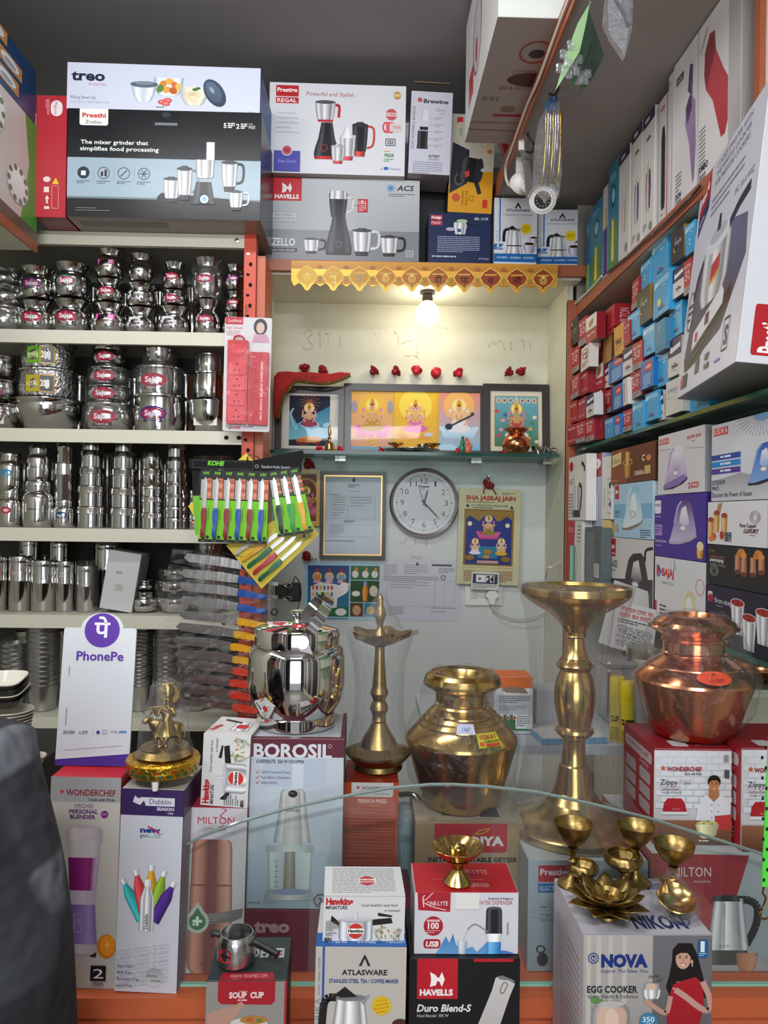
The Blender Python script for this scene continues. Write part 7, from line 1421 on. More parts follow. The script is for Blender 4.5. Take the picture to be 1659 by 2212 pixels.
# ---- in front of the glass
ZF1=ZF+.001
def a_haw(x0,y0,x1,y1):
 def f(a):
  k=(x1-x0)/175;q=lambda x,y:(x0+(x-698)*k,y0+(y-1935)*k)
  a.rect(x0,y0,x1,y1,'#d2cfd0');a.text('Hawkins',*q(703,1952),13*k,'#b82830',w=58*k,b=.06).text('MINIATURE',*q(703,1962),7*k,'#222226',w=46*k,b=.03).text('Cook healthful, tasty food',*q(779,1956),5.4*k,'#222226',w=78*k,it=.25,b=.01).text('in minutes!',*q(829,1967),5.4*k,'#222226',w=34*k,it=.25,b=.01)
  cooker(a,*q(768,2030),72*k,64*k);a.text('Hawkins',*q(768,2011),6.5*k,'#1c1c20',w=32*k,al='c',b=.05)
  a.lath(q(837,0)[0],[(q(0,2004)[1],30*k),(q(0,2024)[1],24*k),(q(0,2036)[1],14*k)],[(-1,'#a8a8a4'),(-.5,'#e0dcd4'),(.5,'#d0ccc4'),(1,'#98968f')]);rnd=random.Random(2)
  for j in range(46):a.ell(*q(812+rnd.random()*50,1996+rnd.random()*30),2.6*k,1.6*k,rnd.choice(['#e8e4d8','#8a9a5c','#c87850','#d8d0c0','#6a7a48']),rot=rnd.random()*90,n=8)
  a.small(*q(704,1986),28*k,5,4.4*k,'#55555a',1.5*k).small(*q(704,2010),24*k,2,4.4*k,'#55555a',1.5*k).text('MIN',*q(702,2028),7.6*k,'#222226',w=15*k,b=.03)
 return f
def a_hawtop(a):a.rect(0,0,100,100,'#d0d0d0').small(10,6,80,16,5.4,'#77777a',1.8).ell(54,50,10,15,'#c02c34').rect(43,44,65,56,'#e0dcdc').text('Hawkins',54,54,8,'#b02830',w=18,al='c',b=.04)
za=CAMZ
ATL_top=P(775,2044,1.0).z
def a_atlf(a):
 a.rect(672,2040,872,2330,'#b9b3ac');a.rect(690,2042,695,2330,'#2a54a0');a.text('ERIKA',688,2215,14,'#77788a',w=58,rot=-90).text('HYGENIC - DURABLE - MODERN',686,2150,4.6,'#5a6070',w=80,rot=-90)
 a.poly([(781,2062),(794,2088),(788,2088),(781,2072),(774,2088),(768,2088)],'#22242a').text('ATLASWARE',732,2107,11,'#22242a',w=98,b=.03).text('STAINLESS STEEL TEA / COFFEE MAKER',705,2124,8,'#2a4478',w=150,b=.03)
 moka(a,752,2300,84,168);seal(a,819,2172,22,'#d8b420',pts=14)
 for k,s in enumerate(('For that','Natural','Flavour &','Aroma')):a.text(s,819,2163+k*8,4.6,'#b03a24',w=(22,26,32,20)[k],al='c',rot=-12)
 a.ell(860,2212,18,12,'#4a2a1c')
ATL=carton('cream and blue coffee maker carton in front of the glass, under the small white carton',675,2046,871,2320,1.0,0.11,{'front':'#b9b3ac','side':'#a8a29c','top':'#2a5ca4'},a_atlf,z=ZF1,m=M_SATIN,roll=.4,arts={'top':lambda a:(a.rect(0,0,100,80,'#c8c4c0'),a.rect(0,72,100,100,'#2a5ca4'),[a.text(s,14+k*32,94,14,'#c8d4e8',w=20)for k,s in enumerate(('HYGENIC','DURABLE','MODERN'))]),'left':lambda a:a.text('ERIKA',60,30,14,'#8a8a94',w=20,rot=-90)})
zat=ZF1+ATL['h']+.0005
HAWF=carton('small white pressure cooker toy carton with red lettering, on the coffee maker carton',697,1937,873,2038,1.012,0.085,{'front':'#d2cfd0','side':'#b8b4b4','top':'#d0d0d0'},a_haw(697,1937,873,2038),z=zat,m=M_SATIN,yaw=2,roll=1.0,arts={'top':a_hawtop})
def a_havd(a):
 a.rect(875,2060,1125,2330,'#141416');a.rect(898,2070,986,2158,'#b81c2a');havlogo(a,942,2116,32);a.text('HAVELLS',904,2150,12,'#e8e4e4',w=72,b=.06)
 a.text('Duro Blend-S',898,2185,15,'#dcdcde',w=118,it=.2,b=.03).text('Hand Blender 300 W',899,2197,6.6,'#c0c0c4',w=68).rect(1020,2062,1106,2078,'#b81c2a')
 a.poly([(1068,2112),(1082,2108),(1104,2116),(1110,2126),(1100,2150),(1070,2240),(1040,2330),(996,2330),(1028,2220),(1060,2140)],'#c8c4c2','#a8a4a4').poly([(1070,2110),(1082,2107),(1108,2118),(1110,2126),(1096,2118),(1078,2116)],'#77757a').path([(1084,2124),(1078,2140),(1080,2146),(1086,2144),(1094,2128),(1090,2122),(1084,2124)],1.8,'#55545a')
HAVD=carton('black and red hand blender carton at the bottom of the view',881,2071,1121,2330,1.02,0.13,{'front':'#141416','side':'#101012','top':'#161618'},a_havd,z=ZF1,m=M_SATIN)
zhv=ZF1+HAVD['h']+.0005
def a_kone(a):
 a.rect(890,1920,1125,2072,'#cfcdd4');a.poly([(900,1926),(972,1928),(971,1970),(902,1966)],'#a8202c').path([(914,1960),(912,1940),(916,1934)],2,'#e8dce0',3).path([(934,1928),(920,1942),(912,1948),(930,1958),(962,1966)],1.6,'#e8dce0',4).text('ONE-LYTE',920,1956,9,'#e8dce0',w=46,b=.01)
 a.text('Simplicity & Elegance',1053,1943,4.6,'#33333a',w=54,b=.02).text('MINI WATER DISPENSER',1006,1954,8.4,'#a03040',w=100,b=.0)
 a.ell(935,2000,21,21,'#a8202c').text('100',935,2006,13,'#e4d4d8',w=24,al='c',b=.04).rect(921,1986,949,1991,'#d8b0b4').small(920,2009,30,2,4,'#d8b0b4',1.6);a.rr(914,2028,951,2048,7,'#a8202c').text('USB',919,2044,11,'#e8e4e8',w=28,b=.04,it=.2)
 a.poly([(950,2046),(962,2022),(970,2036),(978,2016),(984,2040),(1000,2052),(1020,2044),(1030,2056),(1052,2034),(1060,2052),(1052,2068),(940,2064)],'#3a78b4','#6aa0d0').ell(1080,2066,34,14,'#5a78c8','#4a64b0').lath(1066,[(2033,15),(2040,16),(2056,15),(2062,18)],[(-1,'#2a70b8'),(-.5,'#7ac0ec'),(.3,'#4898d8'),(1,'#2468a8')]).lath(1066,[(2016,18),(2026,16),(2034,15)],WHT).lath(1066,[(1960,14),(1966,17),(2016,18)],BLK).ell(1066,1961,14,3,'#4a4a4c')
 a.path([(1052,2012),(1038,2002),(1024,1996),(1012,2004),(1010,2008)],3,'#8a8c92',4).path([(1010,2008),(1004,2022),(1000,2030)],1.6,'#a8b8c8').lath(998,[(2032,11),(2062,8)],[(-1,'#90a0ac'),(-.4,'#dce4ec'),(.4,'#b8c4d0'),(1,'#8494a4')]).small(1094,1992,4,14,2,'#77777c',1)
KONE=carton('red and white water dispenser carton with the flower brass lamp on it',894,1928,1119,2066,1.03,0.088,{'front':'#cfcdd4','side':'#b8b6bc','top':'#b01c28'},a_kone,z=zhv,m=M_SATIN,arts={'top':lambda a:(a.text('KONE-LYTE',40,40,14,'#d8a8ac',w=36),a.text('WATER DISPENSER',34,84,12,'#d8a8ac',w=40),a.line(20,60,70,60,1,'#d08088')),'right':lambda a:a.rect(0,0,100,100,'#c4c0c6')})
ob('front_tab',boxm(-0.015,0.017,-0.0455,-0.0445,KONE['h']-.022,KONE['h']-.001),mat('white_card','#dcdad6',.6),KONE)
def a_nova(a):
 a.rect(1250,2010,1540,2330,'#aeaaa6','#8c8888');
 for x in(1262,1284,1310,1340):a.rect(x,2010,x+10,2330,'#bcb6ae')
 a.rect(1407,2014,1540,2330,'#6e6c70','#585658');a.ring(1277,2069,12,12,2,'#2a3a80').ell(1277,2069,6,6,'#2a3a80').text('N',1274,2073,7,'#c8c8d0',b=.02);[a.line(1277+7*math.cos(k*.52),2069+7*math.sin(k*.52),1277+12*math.cos(k*.52),2069+12*math.sin(k*.52),1,'#2a3a80',keep=True)for k in range(12)]
 a.text('NOVA',1294,2087,25,'#1c2f78',w=102,b=.06).text('Inspire The New You',1293,2100,7.4,'#2a3a80',w=104,it=.35).text('Perfect',1398,2113,7,'#333',w=28,it=.4,rot=-8).text('tip!',1416,2119,6,'#333',w=14,it=.4,rot=-8)
 a.text('EGG COOKER',1264,2143,14,'#22242c',w=110,b=.03).text('Green Health & Delicious',1265,2155,7.6,'#3a4444',w=110)
 # model holding the cooker
 a.poly([(1450,2050),(1462,2036),(1492,2036),(1504,2060),(1516,2104),(1530,2160),(1500,2140),(1484,2110),(1466,2120),(1444,2150),(1436,2130),(1448,2090)],'#1a1416')
 a.poly([(1470,2092),(1490,2090),(1492,2112),(1516,2122),(1478,2134),(1458,2120),(1472,2110)],'#b88a7c');face(a,1473,2070,21,'#c89a88','#191315',long=2.2);a.ell(1492,2076,3,5,'#c89a88').ell(1493,2084,1.6,2,'#d8d0c8')
 a.poly([(1452,2124),(1474,2116),(1500,2108),(1516,2122),(1520,2168),(1510,2212),(1514,2330),(1432,2330),(1440,2230),(1438,2176),(1446,2140)],'#a81c28','#8c1620')
 a.path([(1516,2118),(1530,2150),(1532,2180),(1512,2176),(1480,2152),(1456,2136)],13,'#c0948a',4).path([(1470,2144),(1450,2132)],4,'#c0948a').path([(1446,2150),(1440,2180),(1432,2186),(1400,2166),(1388,2158)],11,'#bc8e84',4)
 a.lath(1405,[(2122,15),(2134,18),(2136,18)],[(-1,'#8a8a8c'),(-.5,'#d0c8c0'),(.4,'#b8aca4'),(1,'#808084')]).ell(1399,2130,4,7,'#d8b49c').ell(1409,2130,4,7,'#d8b49c').lath(1405,[(2136,20),(2150,18),(2156,14)],STEEL)
 a.lath(1316,[(2166,30),(2180,40),(2216,42)],[(-1,'#8c8a8c'),(-.5,'#c8c0ba'),(.4,'#b4aaa4'),(1,'#7c7a7e')]).ell(1316,2166,30,6,'#b8b2b0').ell(1300,2196,15,22,'#d0b09c').ell(1336,2196,15,22,'#c8a894').ell(1318,2200,15,24,'#dcc0ae').lath(1316,[(2216,46),(2250,44)],STEEL).ell(1278,2222,8,5,'#2a2a2c');a.poly([(1270,2156),(1284,2152),(1298,2158),(1290,2166),(1276,2164)],'#5c8a4c')
 a.ell(1398,2206,20,20,'#3a7ca0').text('350',1398,2205,11,'#d0e4ec',w=26,al='c',b=.02).text('W',1393,2216,9,'#d0e4ec',b=.02)
 a.rr(1505,2028,1526,2066,2,'#1c5c90').text('1',1510,2052,20,'#dce8f0',w=9,b=.06).small(1507,2056,17,2,4,'#a8c4dc',2)
def a_novt(a):a.rect(0,0,100,100,'#b2aeb6').poly([(8,20),(14,20),(28,56),(18,56)],'#28346c').poly([(14,12),(94,10),(96,22),(17,24)],'#3c4484').text('COOKER',66,2,8,'#33343c',w=36,rot=180).text('NIKON',44,90,20,'#28345c',w=42,b=.04,flip=False);a.text('EC 1031',84,6,4,'#55555c',w=12,rot=180).ring(84,78,7,9,2,'#5c6088')
def a_novl(a):a.rect(0,0,100,100,'#c4c0c8').small(50,12,40,18,3,'#9a98a0',1);a.ell(40,60,6,5,'#7a7c8c').ell(62,66,6,5,'#6a6c84').ell(84,74,6,5,'#7a8c7c')
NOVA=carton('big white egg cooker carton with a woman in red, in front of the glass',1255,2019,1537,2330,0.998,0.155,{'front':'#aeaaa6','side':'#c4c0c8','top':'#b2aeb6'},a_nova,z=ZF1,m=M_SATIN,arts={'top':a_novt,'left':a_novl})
znv=ZF1+NOVA['h']+.0006
def a_soup(a):
 a.rect(430,2112,612,2330,'#8c8884');a.rect(430,2112,612,2122,'#2a2c2c').rect(430,2120,437,2330,'#a82430').rect(604,2120,612,2330,'#a82430');a.poly([(462,2102),(584,2106),(584,2164),(576,2172),(470,2170),(462,2162)],'#a01c28').text('SOUP  CUP',486,2157,12,'#dcc8c8',w=74,b=.05).small(508,2142,28,1,4,'#d8a8a8').small(504,2160,34,1,4,'#d8b8b8',3)
 a.poly([(440,2190),(470,2180),(500,2172),(512,2164),(520,2172),(500,2200),(470,2230),(440,2240)],'#b08878').ell(530,2212,40,14,'#c8c4c0').ell(540,2204,30,9,'#a87838').ell(532,2203,8,4,'#b85030').ell(552,2205,7,4,'#5a7a3c')
SOUP=carton('dark green and red soup cup carton with the toy cooker on it',437,2120,609,2330,0.972,0.10,{'front':'#8c8884','side':'#242624','top':'#2c3634'},a_soup,z=ZF1,m=M_SATIN,yaw=2,roll=.8,arts={'top':lambda a:(a.text('TEDEMEI',30,50,20,'#c0c8c4',w=62,b=.04),a.ell(82,43,6,9,'#b83a3c'),a.poly([(18,84),(82,84),(84,100),(16,100)],'#a01c28'),a.text('WWW.TEDEMEI.COM',28,95,7,'#d8a8a8',w=46),[a.line(x,10,x-3,76,.5,'#3c4a46')for x in range(8,98,6)])})
zsp=ZF1+SOUP['h']+.0006
# upright toy carton on the copper bottle carton: artwork turned a quarter
zmc=ZC0+MILC['h']+.0006
t=carton('small white toy cooker carton standing on end above the copper bottle carton',432,1587,535,1748,1.218,0.10,{'front':'#d2cfd0','side':'#8c8484','top':'#cfcccc'},None,z=zmc,m=M_SATIN,yaw=-5,roll=2,arts={'top':lambda a:(a.text('Hawkins',14,84,14,'#c04048',w=34,rot=-70,b=.04),a.lath(66,[(30,18),(80,20)],STEEL),a.ell(68,56,14,12,'#c02c34'),a.line(20,20,60,34,8,'#222'))})
A0=Art(0,0,175,101);a_haw(0,0,175,108)(A0);A1=Art(0,0,101,175)
A1.v=[(v,175-u,n)for u,v,n in A0.v];A1.f=[f[::-1]for f in A0.f];A1.c=A0.c;A1.f=A0.f
ob('printed_front',A1.mesh(t['w'],t['h'],'front',t['d'],M_SATIN),None,t)
# ============================================================ pots, lamps, idol
# big steel pot with carrying handle
zb_=ZC0*0+ztr+BORO['h']+.0012;YP1=1.31
c=P(640,1560,YP1);r=104*YP1/F;u=YP1/F
t=T('milk_pot','large polished steel lidded pot with a tilted strap handle','pot',(c.x,YP1,zb_))
ob('body',lathe([(0,0),(r*.78,0),(r*.80,.004),(r*.80,.018),(r*.78,.021),(r*.80,.026),(r*.95,.046),(r*1.0,.07),(r*.99,.118),(r*.94,.131),(r*.86,.137),(r*.86,.139)],64),M_MIRROR,t)
l=ob('lid',lathe([(r*.87,.136),(r*.875,.139),(r*.875,.160),(r*.85,.165),(r*.6,.170),(r*.2,.173),(0,.174)],64),M_MIRROR,t)
ob('knob',lathe([(0,.172),(.009,.173),(.007,.178),(.010,.182),(.014,.187),(.0145,.191),(.012,.193),(0,.192)],24),M_MIRROR,l)
ob('base_ring',lathe([(r*.79,0),(r*.805,.001),(r*.805,.019),(r*.79,.02)],64),M_MIRROR,t)
brm=lathe([(0,0),(.011,0),(.011,.0015),(0,.0015)],20)
pvt=Vector((.014,-r*.80,.148))
for s in(1,-1):
 b_=ob('bracket',prism([(-.022,-.024),(.020,-.024),(.009,.006),(0,.012),(-.009,.006)],-.0012,.0012),mat('dull_steel','#8c8688',.35,1),t,(pvt.x*s*1.0,pvt.y*s-.004*s,pvt.z))
 ob('rivet',brm,M_MIRROR,b_,(0,-.0014*s,.003),(R(90*s),0,0))
dirv=Vector((.050,0,.050));n=18;bm=bmesh.new();rings=[]
a0=pvt.copy();b0=Vector((-pvt.x,-pvt.y,pvt.z))
for k in range(n+1):
 th=math.pi*k/n;mid_=(a0+b0)/2;ax=(a0-b0)/2
 p=mid_+ax*math.cos(th)+Vector((.052,0,.072))*math.sin(th)**.8
 rings.append(p)
cen_=list(rings)
for k,p in enumerate(cen_):
 d=(cen_[min(k+1,n)]-cen_[max(k-1,0)]).normalized();out_=(p-(a0+b0)/2).normalized();sd=d.cross(out_).normalized()*.0095
 o_=out_*.0012
 rings[k]=[bm.verts.new(p+sd+o_),bm.verts.new(p-sd+o_),bm.verts.new(p-sd-o_),bm.verts.new(p+sd-o_)]
for A_,B_ in zip(rings,rings[1:]):
 for k in range(4):bm.faces.new((A_[k],A_[(k+1)%4],B_[(k+1)%4],B_[k]))
ob('strap_handle',fin(bm,True,50),M_MIRROR,t)
A=Art(0,0,100,100);A.ell(50,50,48,40,'#c02434').text('3',42,66,34,'#f4e8e8',b=.06);me=A.mesh(.024,.02,'top',.02,M_GLOSS)
ob('sticker',me,None,t,(.006,-.045,.154),(R(14),0,0));A=Art(0,0,100,100);A.rect(0,0,100,100,'#d8d8d8').poly([(30,0),(100,20),(60,100),(20,60)],'#b8283c').small(6,10,60,4,14,'#888');ob('price_tag',A.mesh(.034,.02,'top',.02,M_GLOSS),None,t,(-.03,-.035,.156),(R(12),0,R(20)))
# slim brass lamp
def unit(cx,Y):u_=Y/F;return u_
def brasslamp(label,cx,Y,zbase,ybase,prof,m,name='oil_lamp',seg=40,wrap=None,extra=None):
 """prof: (half width px, y px) top to bottom"""
 u_=Y/F;c=P(cx,ybase,Y);t=T(name,label,'oil lamp',(c.x,Y,zbase));return t,u_
YL1=1.372;zl=ztr+FREN['h']+.0006;yb_=1668
t,u_=brasslamp('slim brass oil lamp wrapped in clear plastic on the orange-red carton',817,YL1,zl,yb_,None,M_BRASSD)
t.location.x=P(817,1668,YL1).x
pf=[(0,0),(50,0),(52,4),(50,14),(56,18),(70,34),(71,38),(56,44),(42,50),(34,66),(24,82),(19,92),(14,100),(16,104),(14,108),(15,118),(20,128),(18,138),(13,146),(15,152),(20,162),(17,172),(15,176),(15.5,182),(14,190),(14.4,196),(13,203),(13.4,209),(12,216),(12.4,222),(11,229),(11.4,235),(10.6,241),(11,247),(10,254),(11,262),(24,268),(40,278),(52,290)]
ob('stem',lathe([(a*u_,b*u_)for a,b in pf],40),M_BRASSD,t)
def petal(rr,z,a):return(rr*(1+(.30*abs(math.cos(a*2.5))**5 if z>280*u_ else 0)),z+(.006*abs(math.cos(a*2.5))**5 if z>285*u_ else 0))
ob('wick_dish',lathe([(10*u_,262*u_),(36*u_,272*u_),(50*u_,284*u_),(54*u_,292*u_),(51*u_,292*u_),(34*u_,278*u_),(0,270*u_)],60,mod=petal),M_BRASSD,t)
ob('finial',lathe([(0,268*u_),(16*u_,270*u_),(14*u_,286*u_),(12*u_,292*u_),(7*u_,300*u_),(6*u_,308*u_),(9*u_,318*u_),(13*u_,330*u_),(11*u_,342*u_),(6*u_,356*u_),(7*u_,364*u_),(4*u_,372*u_),(0,378*u_)],24),M_BRASSD,t)
ob('plastic_sleeve',lathe([(72*u_,34*u_),(66*u_,60*u_),(54*u_,110*u_),(52*u_,170*u_),(56*u_,230*u_),(74*u_,292*u_),(52*u_,300*u_),(34*u_,330*u_),(14*u_,366*u_),(6*u_,382*u_),(9*u_,388*u_)],30,True,180,mod=lambda rr,z,a:(rr*(1+.03*math.sin(a*7+z*60)),z)),M_MILKY,t)
# squat brass pot
def bigpot(label,cx,Y,zbase,R_,H_,m,pf,stickers,ringm=None):
 t=T('water_pot',label,'pot',(P(cx,1500,Y).x,Y,zbase));r,h=R_,H_
 ob('body',lathe(sc(pf,r,h),64,True,16),m,t);return t
YB1=1.385
PFB=[(0,0),(.50,0),(.62,.015),(.70,.06),(.84,.26),(.93,.40),(.99,.475),(1,.49),(.985,.51),(.93,.54),(.80,.595),(.78,.60),(.775,.612),(.72,.635),(.70,.638),(.695,.65),(.64,.672),(.62,.675),(.615,.688),(.55,.71),(.50,.73),(.48,.745),(.49,.755),(.465,.765),(.47,.80),(.485,.83),(.52,.845),(.64,.875),(.685,.89),(.69,.91),(.66,.95),(.60,.975),(.56,.98),(.48,.96),(.42,.9),(.38,.8),(.3,.7),(0,.65)]
PFC=[(0,0),(.5,0),(.64,.02),(.72,.08),(.86,.28),(.97,.42),(1,.45),(.98,.47),(.9,.51),(.78,.555),(.76,.56),(.75,.57),(.62,.605),(.53,.63),(.50,.645),(.53,.655),(.53,.665),(.50,.675),(.50,.75),(.53,.765),(.51,.78),(.54,.80),(.66,.84),(.71,.86),(.71,.875),(.66,.91),(.52,.955),(.42,.965),(.38,.9),(.3,.7),(0,.65)]
t=bigpot('squat brass water pot wrapped in plastic on the brown geyser carton',998,YB1,zra,121*YB1/F,292*YB1/F,M_BRASS,PFB,None)
rB,hB=121*YB1/F,292*YB1/F
def patch(t,r0,z0,r1,z1,a0,w,fn,m=M_GLOSS,off=.0012,slope=1):
 A=Art(0,0,100,60);fn(A);vs=[]
 for(uu,vv,n)in A.v:
  f_=1-vv/60;rr=r0+(r1-r0)*f_+off+n*.00003;a=R(a0)+(uu-50)/100*w/((r0+r1)/2);vs.append((rr*math.cos(a),rr*math.sin(a),z0+(z1-z0)*f_+(off+n*.00003)*.8))
 ob('sticker',colmesh(vs,A.f,A.c,m),None,t)
patch(t,rB*.98,hB*.525,rB*.79,hB*.61,-66,.044,lambda a:(a.rect(0,0,100,60,'#c8b81c'),a.frame(2,2,98,58,2,'#3a7a2c'),a.text('VEEKAY',8,24,17,'#8c2a1c',w=84,b=.02),a.rr(30,42,92,54,5,'#b8301c'),a.text('KUMBAKONAM',28,38,8,'#3a4a1c',w=66,b=.03),a.ell(16,42,9,8,'#b8401c')))
patch(t,rB*.80,hB*.605,rB*.68,hB*.665,-92,.03,lambda a:(a.rect(0,0,100,60,'#b8b8d0'),a.text('1360',30,42,22,'#4a5aa0',w=40,it=.2)))
ob('plastic_wrap',lathe([(rB*.55,.002),(rB*.95,hB*.2),(rB*1.04,hB*.5),(rB*.94,hB*.62),(rB*.76,hB*.75),(rB*.72,hB*.9),(rB*.58,hB*.99),(rB*.3,hB*.965)],40,True,180,mod=lambda rr,z,a:(rr*(1+.02*math.sin(a*9+z*70)+.012*math.sin(a*17)),z+.003*math.sin(a*6))),M_FILM,t)
# copper pot
YC1=1.335;zc_=zml+ZIP['h']+.0006;rC,hC=127*YC1/F,272*YC1/F
t=bigpot('squat copper water pot wrapped in plastic on the chef carton',1497,YC1,zc_,rC,hC,M_COPPER,PFC,None)
ob('beaded_rim',lathe([(rC*.69,hC*.852),(rC*.735,hC*.868),(rC*.69,hC*.884)],90,mod=lambda rr,z,a:(rr*(1+.012*(1 if int(a*90/6.2832)%2 else-1)),z)),M_COPPER,t)
patch(t,rC*.985,hC*.49,rC*.76,hC*.58,-92,.058,lambda a:(a.ell(50,30,49,29,'#e04a2c',n=30),a.text('LAXMI',28,44,15,'#b82a14',w=46,b=.02),a.poly([(42,18),(50,8),(58,18)],'#4a3a1c')))
ob('plastic_wrap',lathe([(rC*.6,.002),(rC*.98,hC*.22),(rC*1.06,hC*.5),(rC*.96,hC*.62),(rC*.82,hC*.78),(rC*.75,hC*.88),(rC*.56,hC*.975),(rC*.3,hC*.97)],44,True,180,mod=lambda rr,z,a:(rr*(1+.022*math.sin(a*8+z*50)+.012*math.sin(a*19)),z+.003*math.sin(a*6))),M_FILM,t)
# tall brass lamp
YL2=1.348;zl2=ZC0+PREK['h']+.0006;c=P(1236,1500,YL2);u_=YL2/F
t=T('oil_lamp','tall heavy brass lamp with a wide flat top, wrapped in clear plastic','oil lamp',(P(1240,1600,YL2).x,YL2,zl2),0)
pf=[(0,0),(140,0),(142,4),(142,20),(138,24),(128,30),(100,42),(76,56),(58,74),(44,100),(37,130),(32,168),(28,172),(27,176),(25,200),(24,222),(26,238),(30,242),(30,246),(38,250),(42,258),(40,266),(34,272),(36,280),(42,310),(45,340),(44,370),(38,400),(33,414),(32,418),(38,424),(41,432),(38,440),(30,452),(24,470),(20,492),(19,504),(24,508),(23,512),(24,520),(32,540),(58,570),(90,592),(110,610),(118,622),(118,640),(115,641),(112,632),(80,604),(0,596)]
hh_=(1.5-.0);H2=(P(1236,1266,YL2).z-zl2)/641
ob('lamp_body',lathe([(a*u_,b*H2)for a,b in pf],72,True,17),M_BRASS,t)
ob('plastic_sleeve',lathe([(150*u_,6*H2),(138*u_,40*H2),(120*u_,110*H2),(102*u_,230*H2),(94*u_,350*H2),(98*u_,480*H2),(108*u_,570*H2),(121*u_,628*H2),(122*u_,646*H2),(60*u_,648*H2)],40,True,180,mod=lambda rr,z,a:(rr*(1+.02*math.sin(a*6+z*9)+.008*math.sin(a*23)),z)),M_MILKY,t)
# small brass ware on the white egg cooker carton
g='small brass lamps displayed at the front'
def bl_at(px,Y,z):q=P(px,1900,Y);return(q.x,Y,z)
def topat(px,py,z):q=PZ(px,py,z);return q
q=topat(1232,1903,znv);diya('brass cup lamp on a tall stem, left back corner of the egg cooker carton',(q.x,q.y-.012,znv),43*1.1/F,140*1.1/F,M_BRASSD,g,foot=.78)
q=topat(1365,1898,znv);diya('brass cup lamp on a tall stem, back middle of the egg cooker carton',(q.x,q.y-.014,znv),43*1.1/F,132*1.1/F,M_BRASSD,g,foot=.8)
q=topat(1447,1935,znv);diya('brass cup lamp on a tall stem, right side of the egg cooker carton',(q.x,q.y-.012,znv),45*1.06/F,128*1.06/F,M_BRASSD,g,foot=.7)
def lowdiya(label,px,py,r,h):
 q=topat(px,py,znv);t=T('oil_lamp',label,'oil lamp',(q.x,q.y,znv),0,g)
 ob('bowl',lathe([(0,h*.5),(r*.4,h*.52),(r*.85,h*.66),(r,h*.8),(r*.96,h*.92),(r*.86,h),(r*.82,h),(r*.86,h*.88),(r*.6,h*.7),(0,h*.62)],48,mod=lambda rr,z,a:(rr*(1+(.03 if z<h*.95 and z>h*.6 and int(a*24/6.2832)%2 else 0)),z)),M_BRASSD,t)
 ob('stem',lathe([(0,0),(r*.5,0),(r*.45,h*.08),(r*.2,h*.2),(r*.16,h*.3),(r*.3,h*.46),(0,h*.5)],24),M_BRASSD,t);return t
lowdiya('low brass bowl lamp with scalloped wall, left of the lotus lamp',1258,1925,35*1.07/F,64*1.07/F)
lowdiya('larger low brass bowl lamp with leaf-pattern wall, behind the lotus lamp',1346,1912,43*1.08/F,72*1.08/F)
q=topat(1315,1985,znv);t=T('oil_lamp','brass lotus lamp with open petals at the front of the egg cooker carton','oil lamp',(q.x,q.y+.008,znv),0,g);s=1.02/F
ob('foot',lathe([(0,0),(26*s,0),(25*s,6*s),(12*s,12*s),(14*s,20*s),(0,22*s)],24),M_BRASSD,t)
def petalm(L,w,lift,curl):
 bm=bmesh.new();rows_=[]
 for k in range(7):
  f_=k/6;ww=w*math.sin(math.pi*min(.97,f_*.9+.08))*(1 if f_<.95 else.4);x=L*f_;z=lift*f_**1.6
  rows_.append([bm.verts.new((x,-ww,z+curl*ww)),bm.verts.new((x,0,z)),bm.verts.new((x,ww,z+curl*ww))])
 for A_,B_ in zip(rows_,rows_[1:]):
  for k in range(2):bm.faces.new((A_[k],A_[k+1],B_[k+1],B_[k]))
 me=fin(bm,True,180);return me
pm1,pm2=petalm(92*s,27*s,16*s,.25),petalm(74*s,25*s,44*s,.35)
for k in range(8):o=ob('petal',pm1,M_BRASSD,t,(0,0,20*s),(0,0,R(k*45+10)));o.modifiers.new('s','SOLIDIFY').thickness=.0008
for k in range(8):o=ob('petal',pm2,M_BRASSD,t,(0,0,22*s),(0,0,R(k*45+32)));o.modifiers.new('s','SOLIDIFY').thickness=.0008
ob('bowl',lathe([(0,24*s),(14*s,26*s),(26*s,36*s),(36*s,50*s),(35*s,51*s),(24*s,38*s),(0,32*s)],32),M_BRASS,t)
ob('wick_holder',lathe([(0,32*s),(8*s,33*s),(5*s,38*s),(5*s,52*s),(7*s,54*s),(3*s,54*s),(3*s,40*s)],16),M_BRASS,t)
q=topat(1455,1975,znv);t=T('oil_lamp','brass lamp lying in a crumpled clear plastic bag, right front of the egg cooker carton','oil lamp',(q.x,q.y,znv),0,g)
ob('bowl',lathe([(0,0),(20*s,0),(22*s,8*s),(34*s,20*s),(42*s,34*s),(40*s,36*s),(30*s,24*s),(0,14*s)],32),M_BRASS,t,(0,0,.008),(R(24),0,0));ob('stem',lathe([(0,0),(9*s,0),(6*s,16*s),(20*s,26*s),(24*s,30*s),(0,34*s)],20),M_BRASS,t,(-.006,.008,.026),(R(-20),0,0))
bm=bmesh.new();bmesh.ops.create_icosphere(bm,subdivisions=3,radius=.034);rnd=random.Random(8)
for v in bm.verts:v.co=Vector((v.co.x*1.05,v.co.y*.85,max(-.012,v.co.z*1.0)+.013+(max(0,v.co.z)*.5 if abs(v.co.x)<.01 else 0)))*rnd.uniform(.86,1.1);v.co.z=max(v.co.z,.001)
ob('plastic_bag',fin(bm),M_FILM,t)
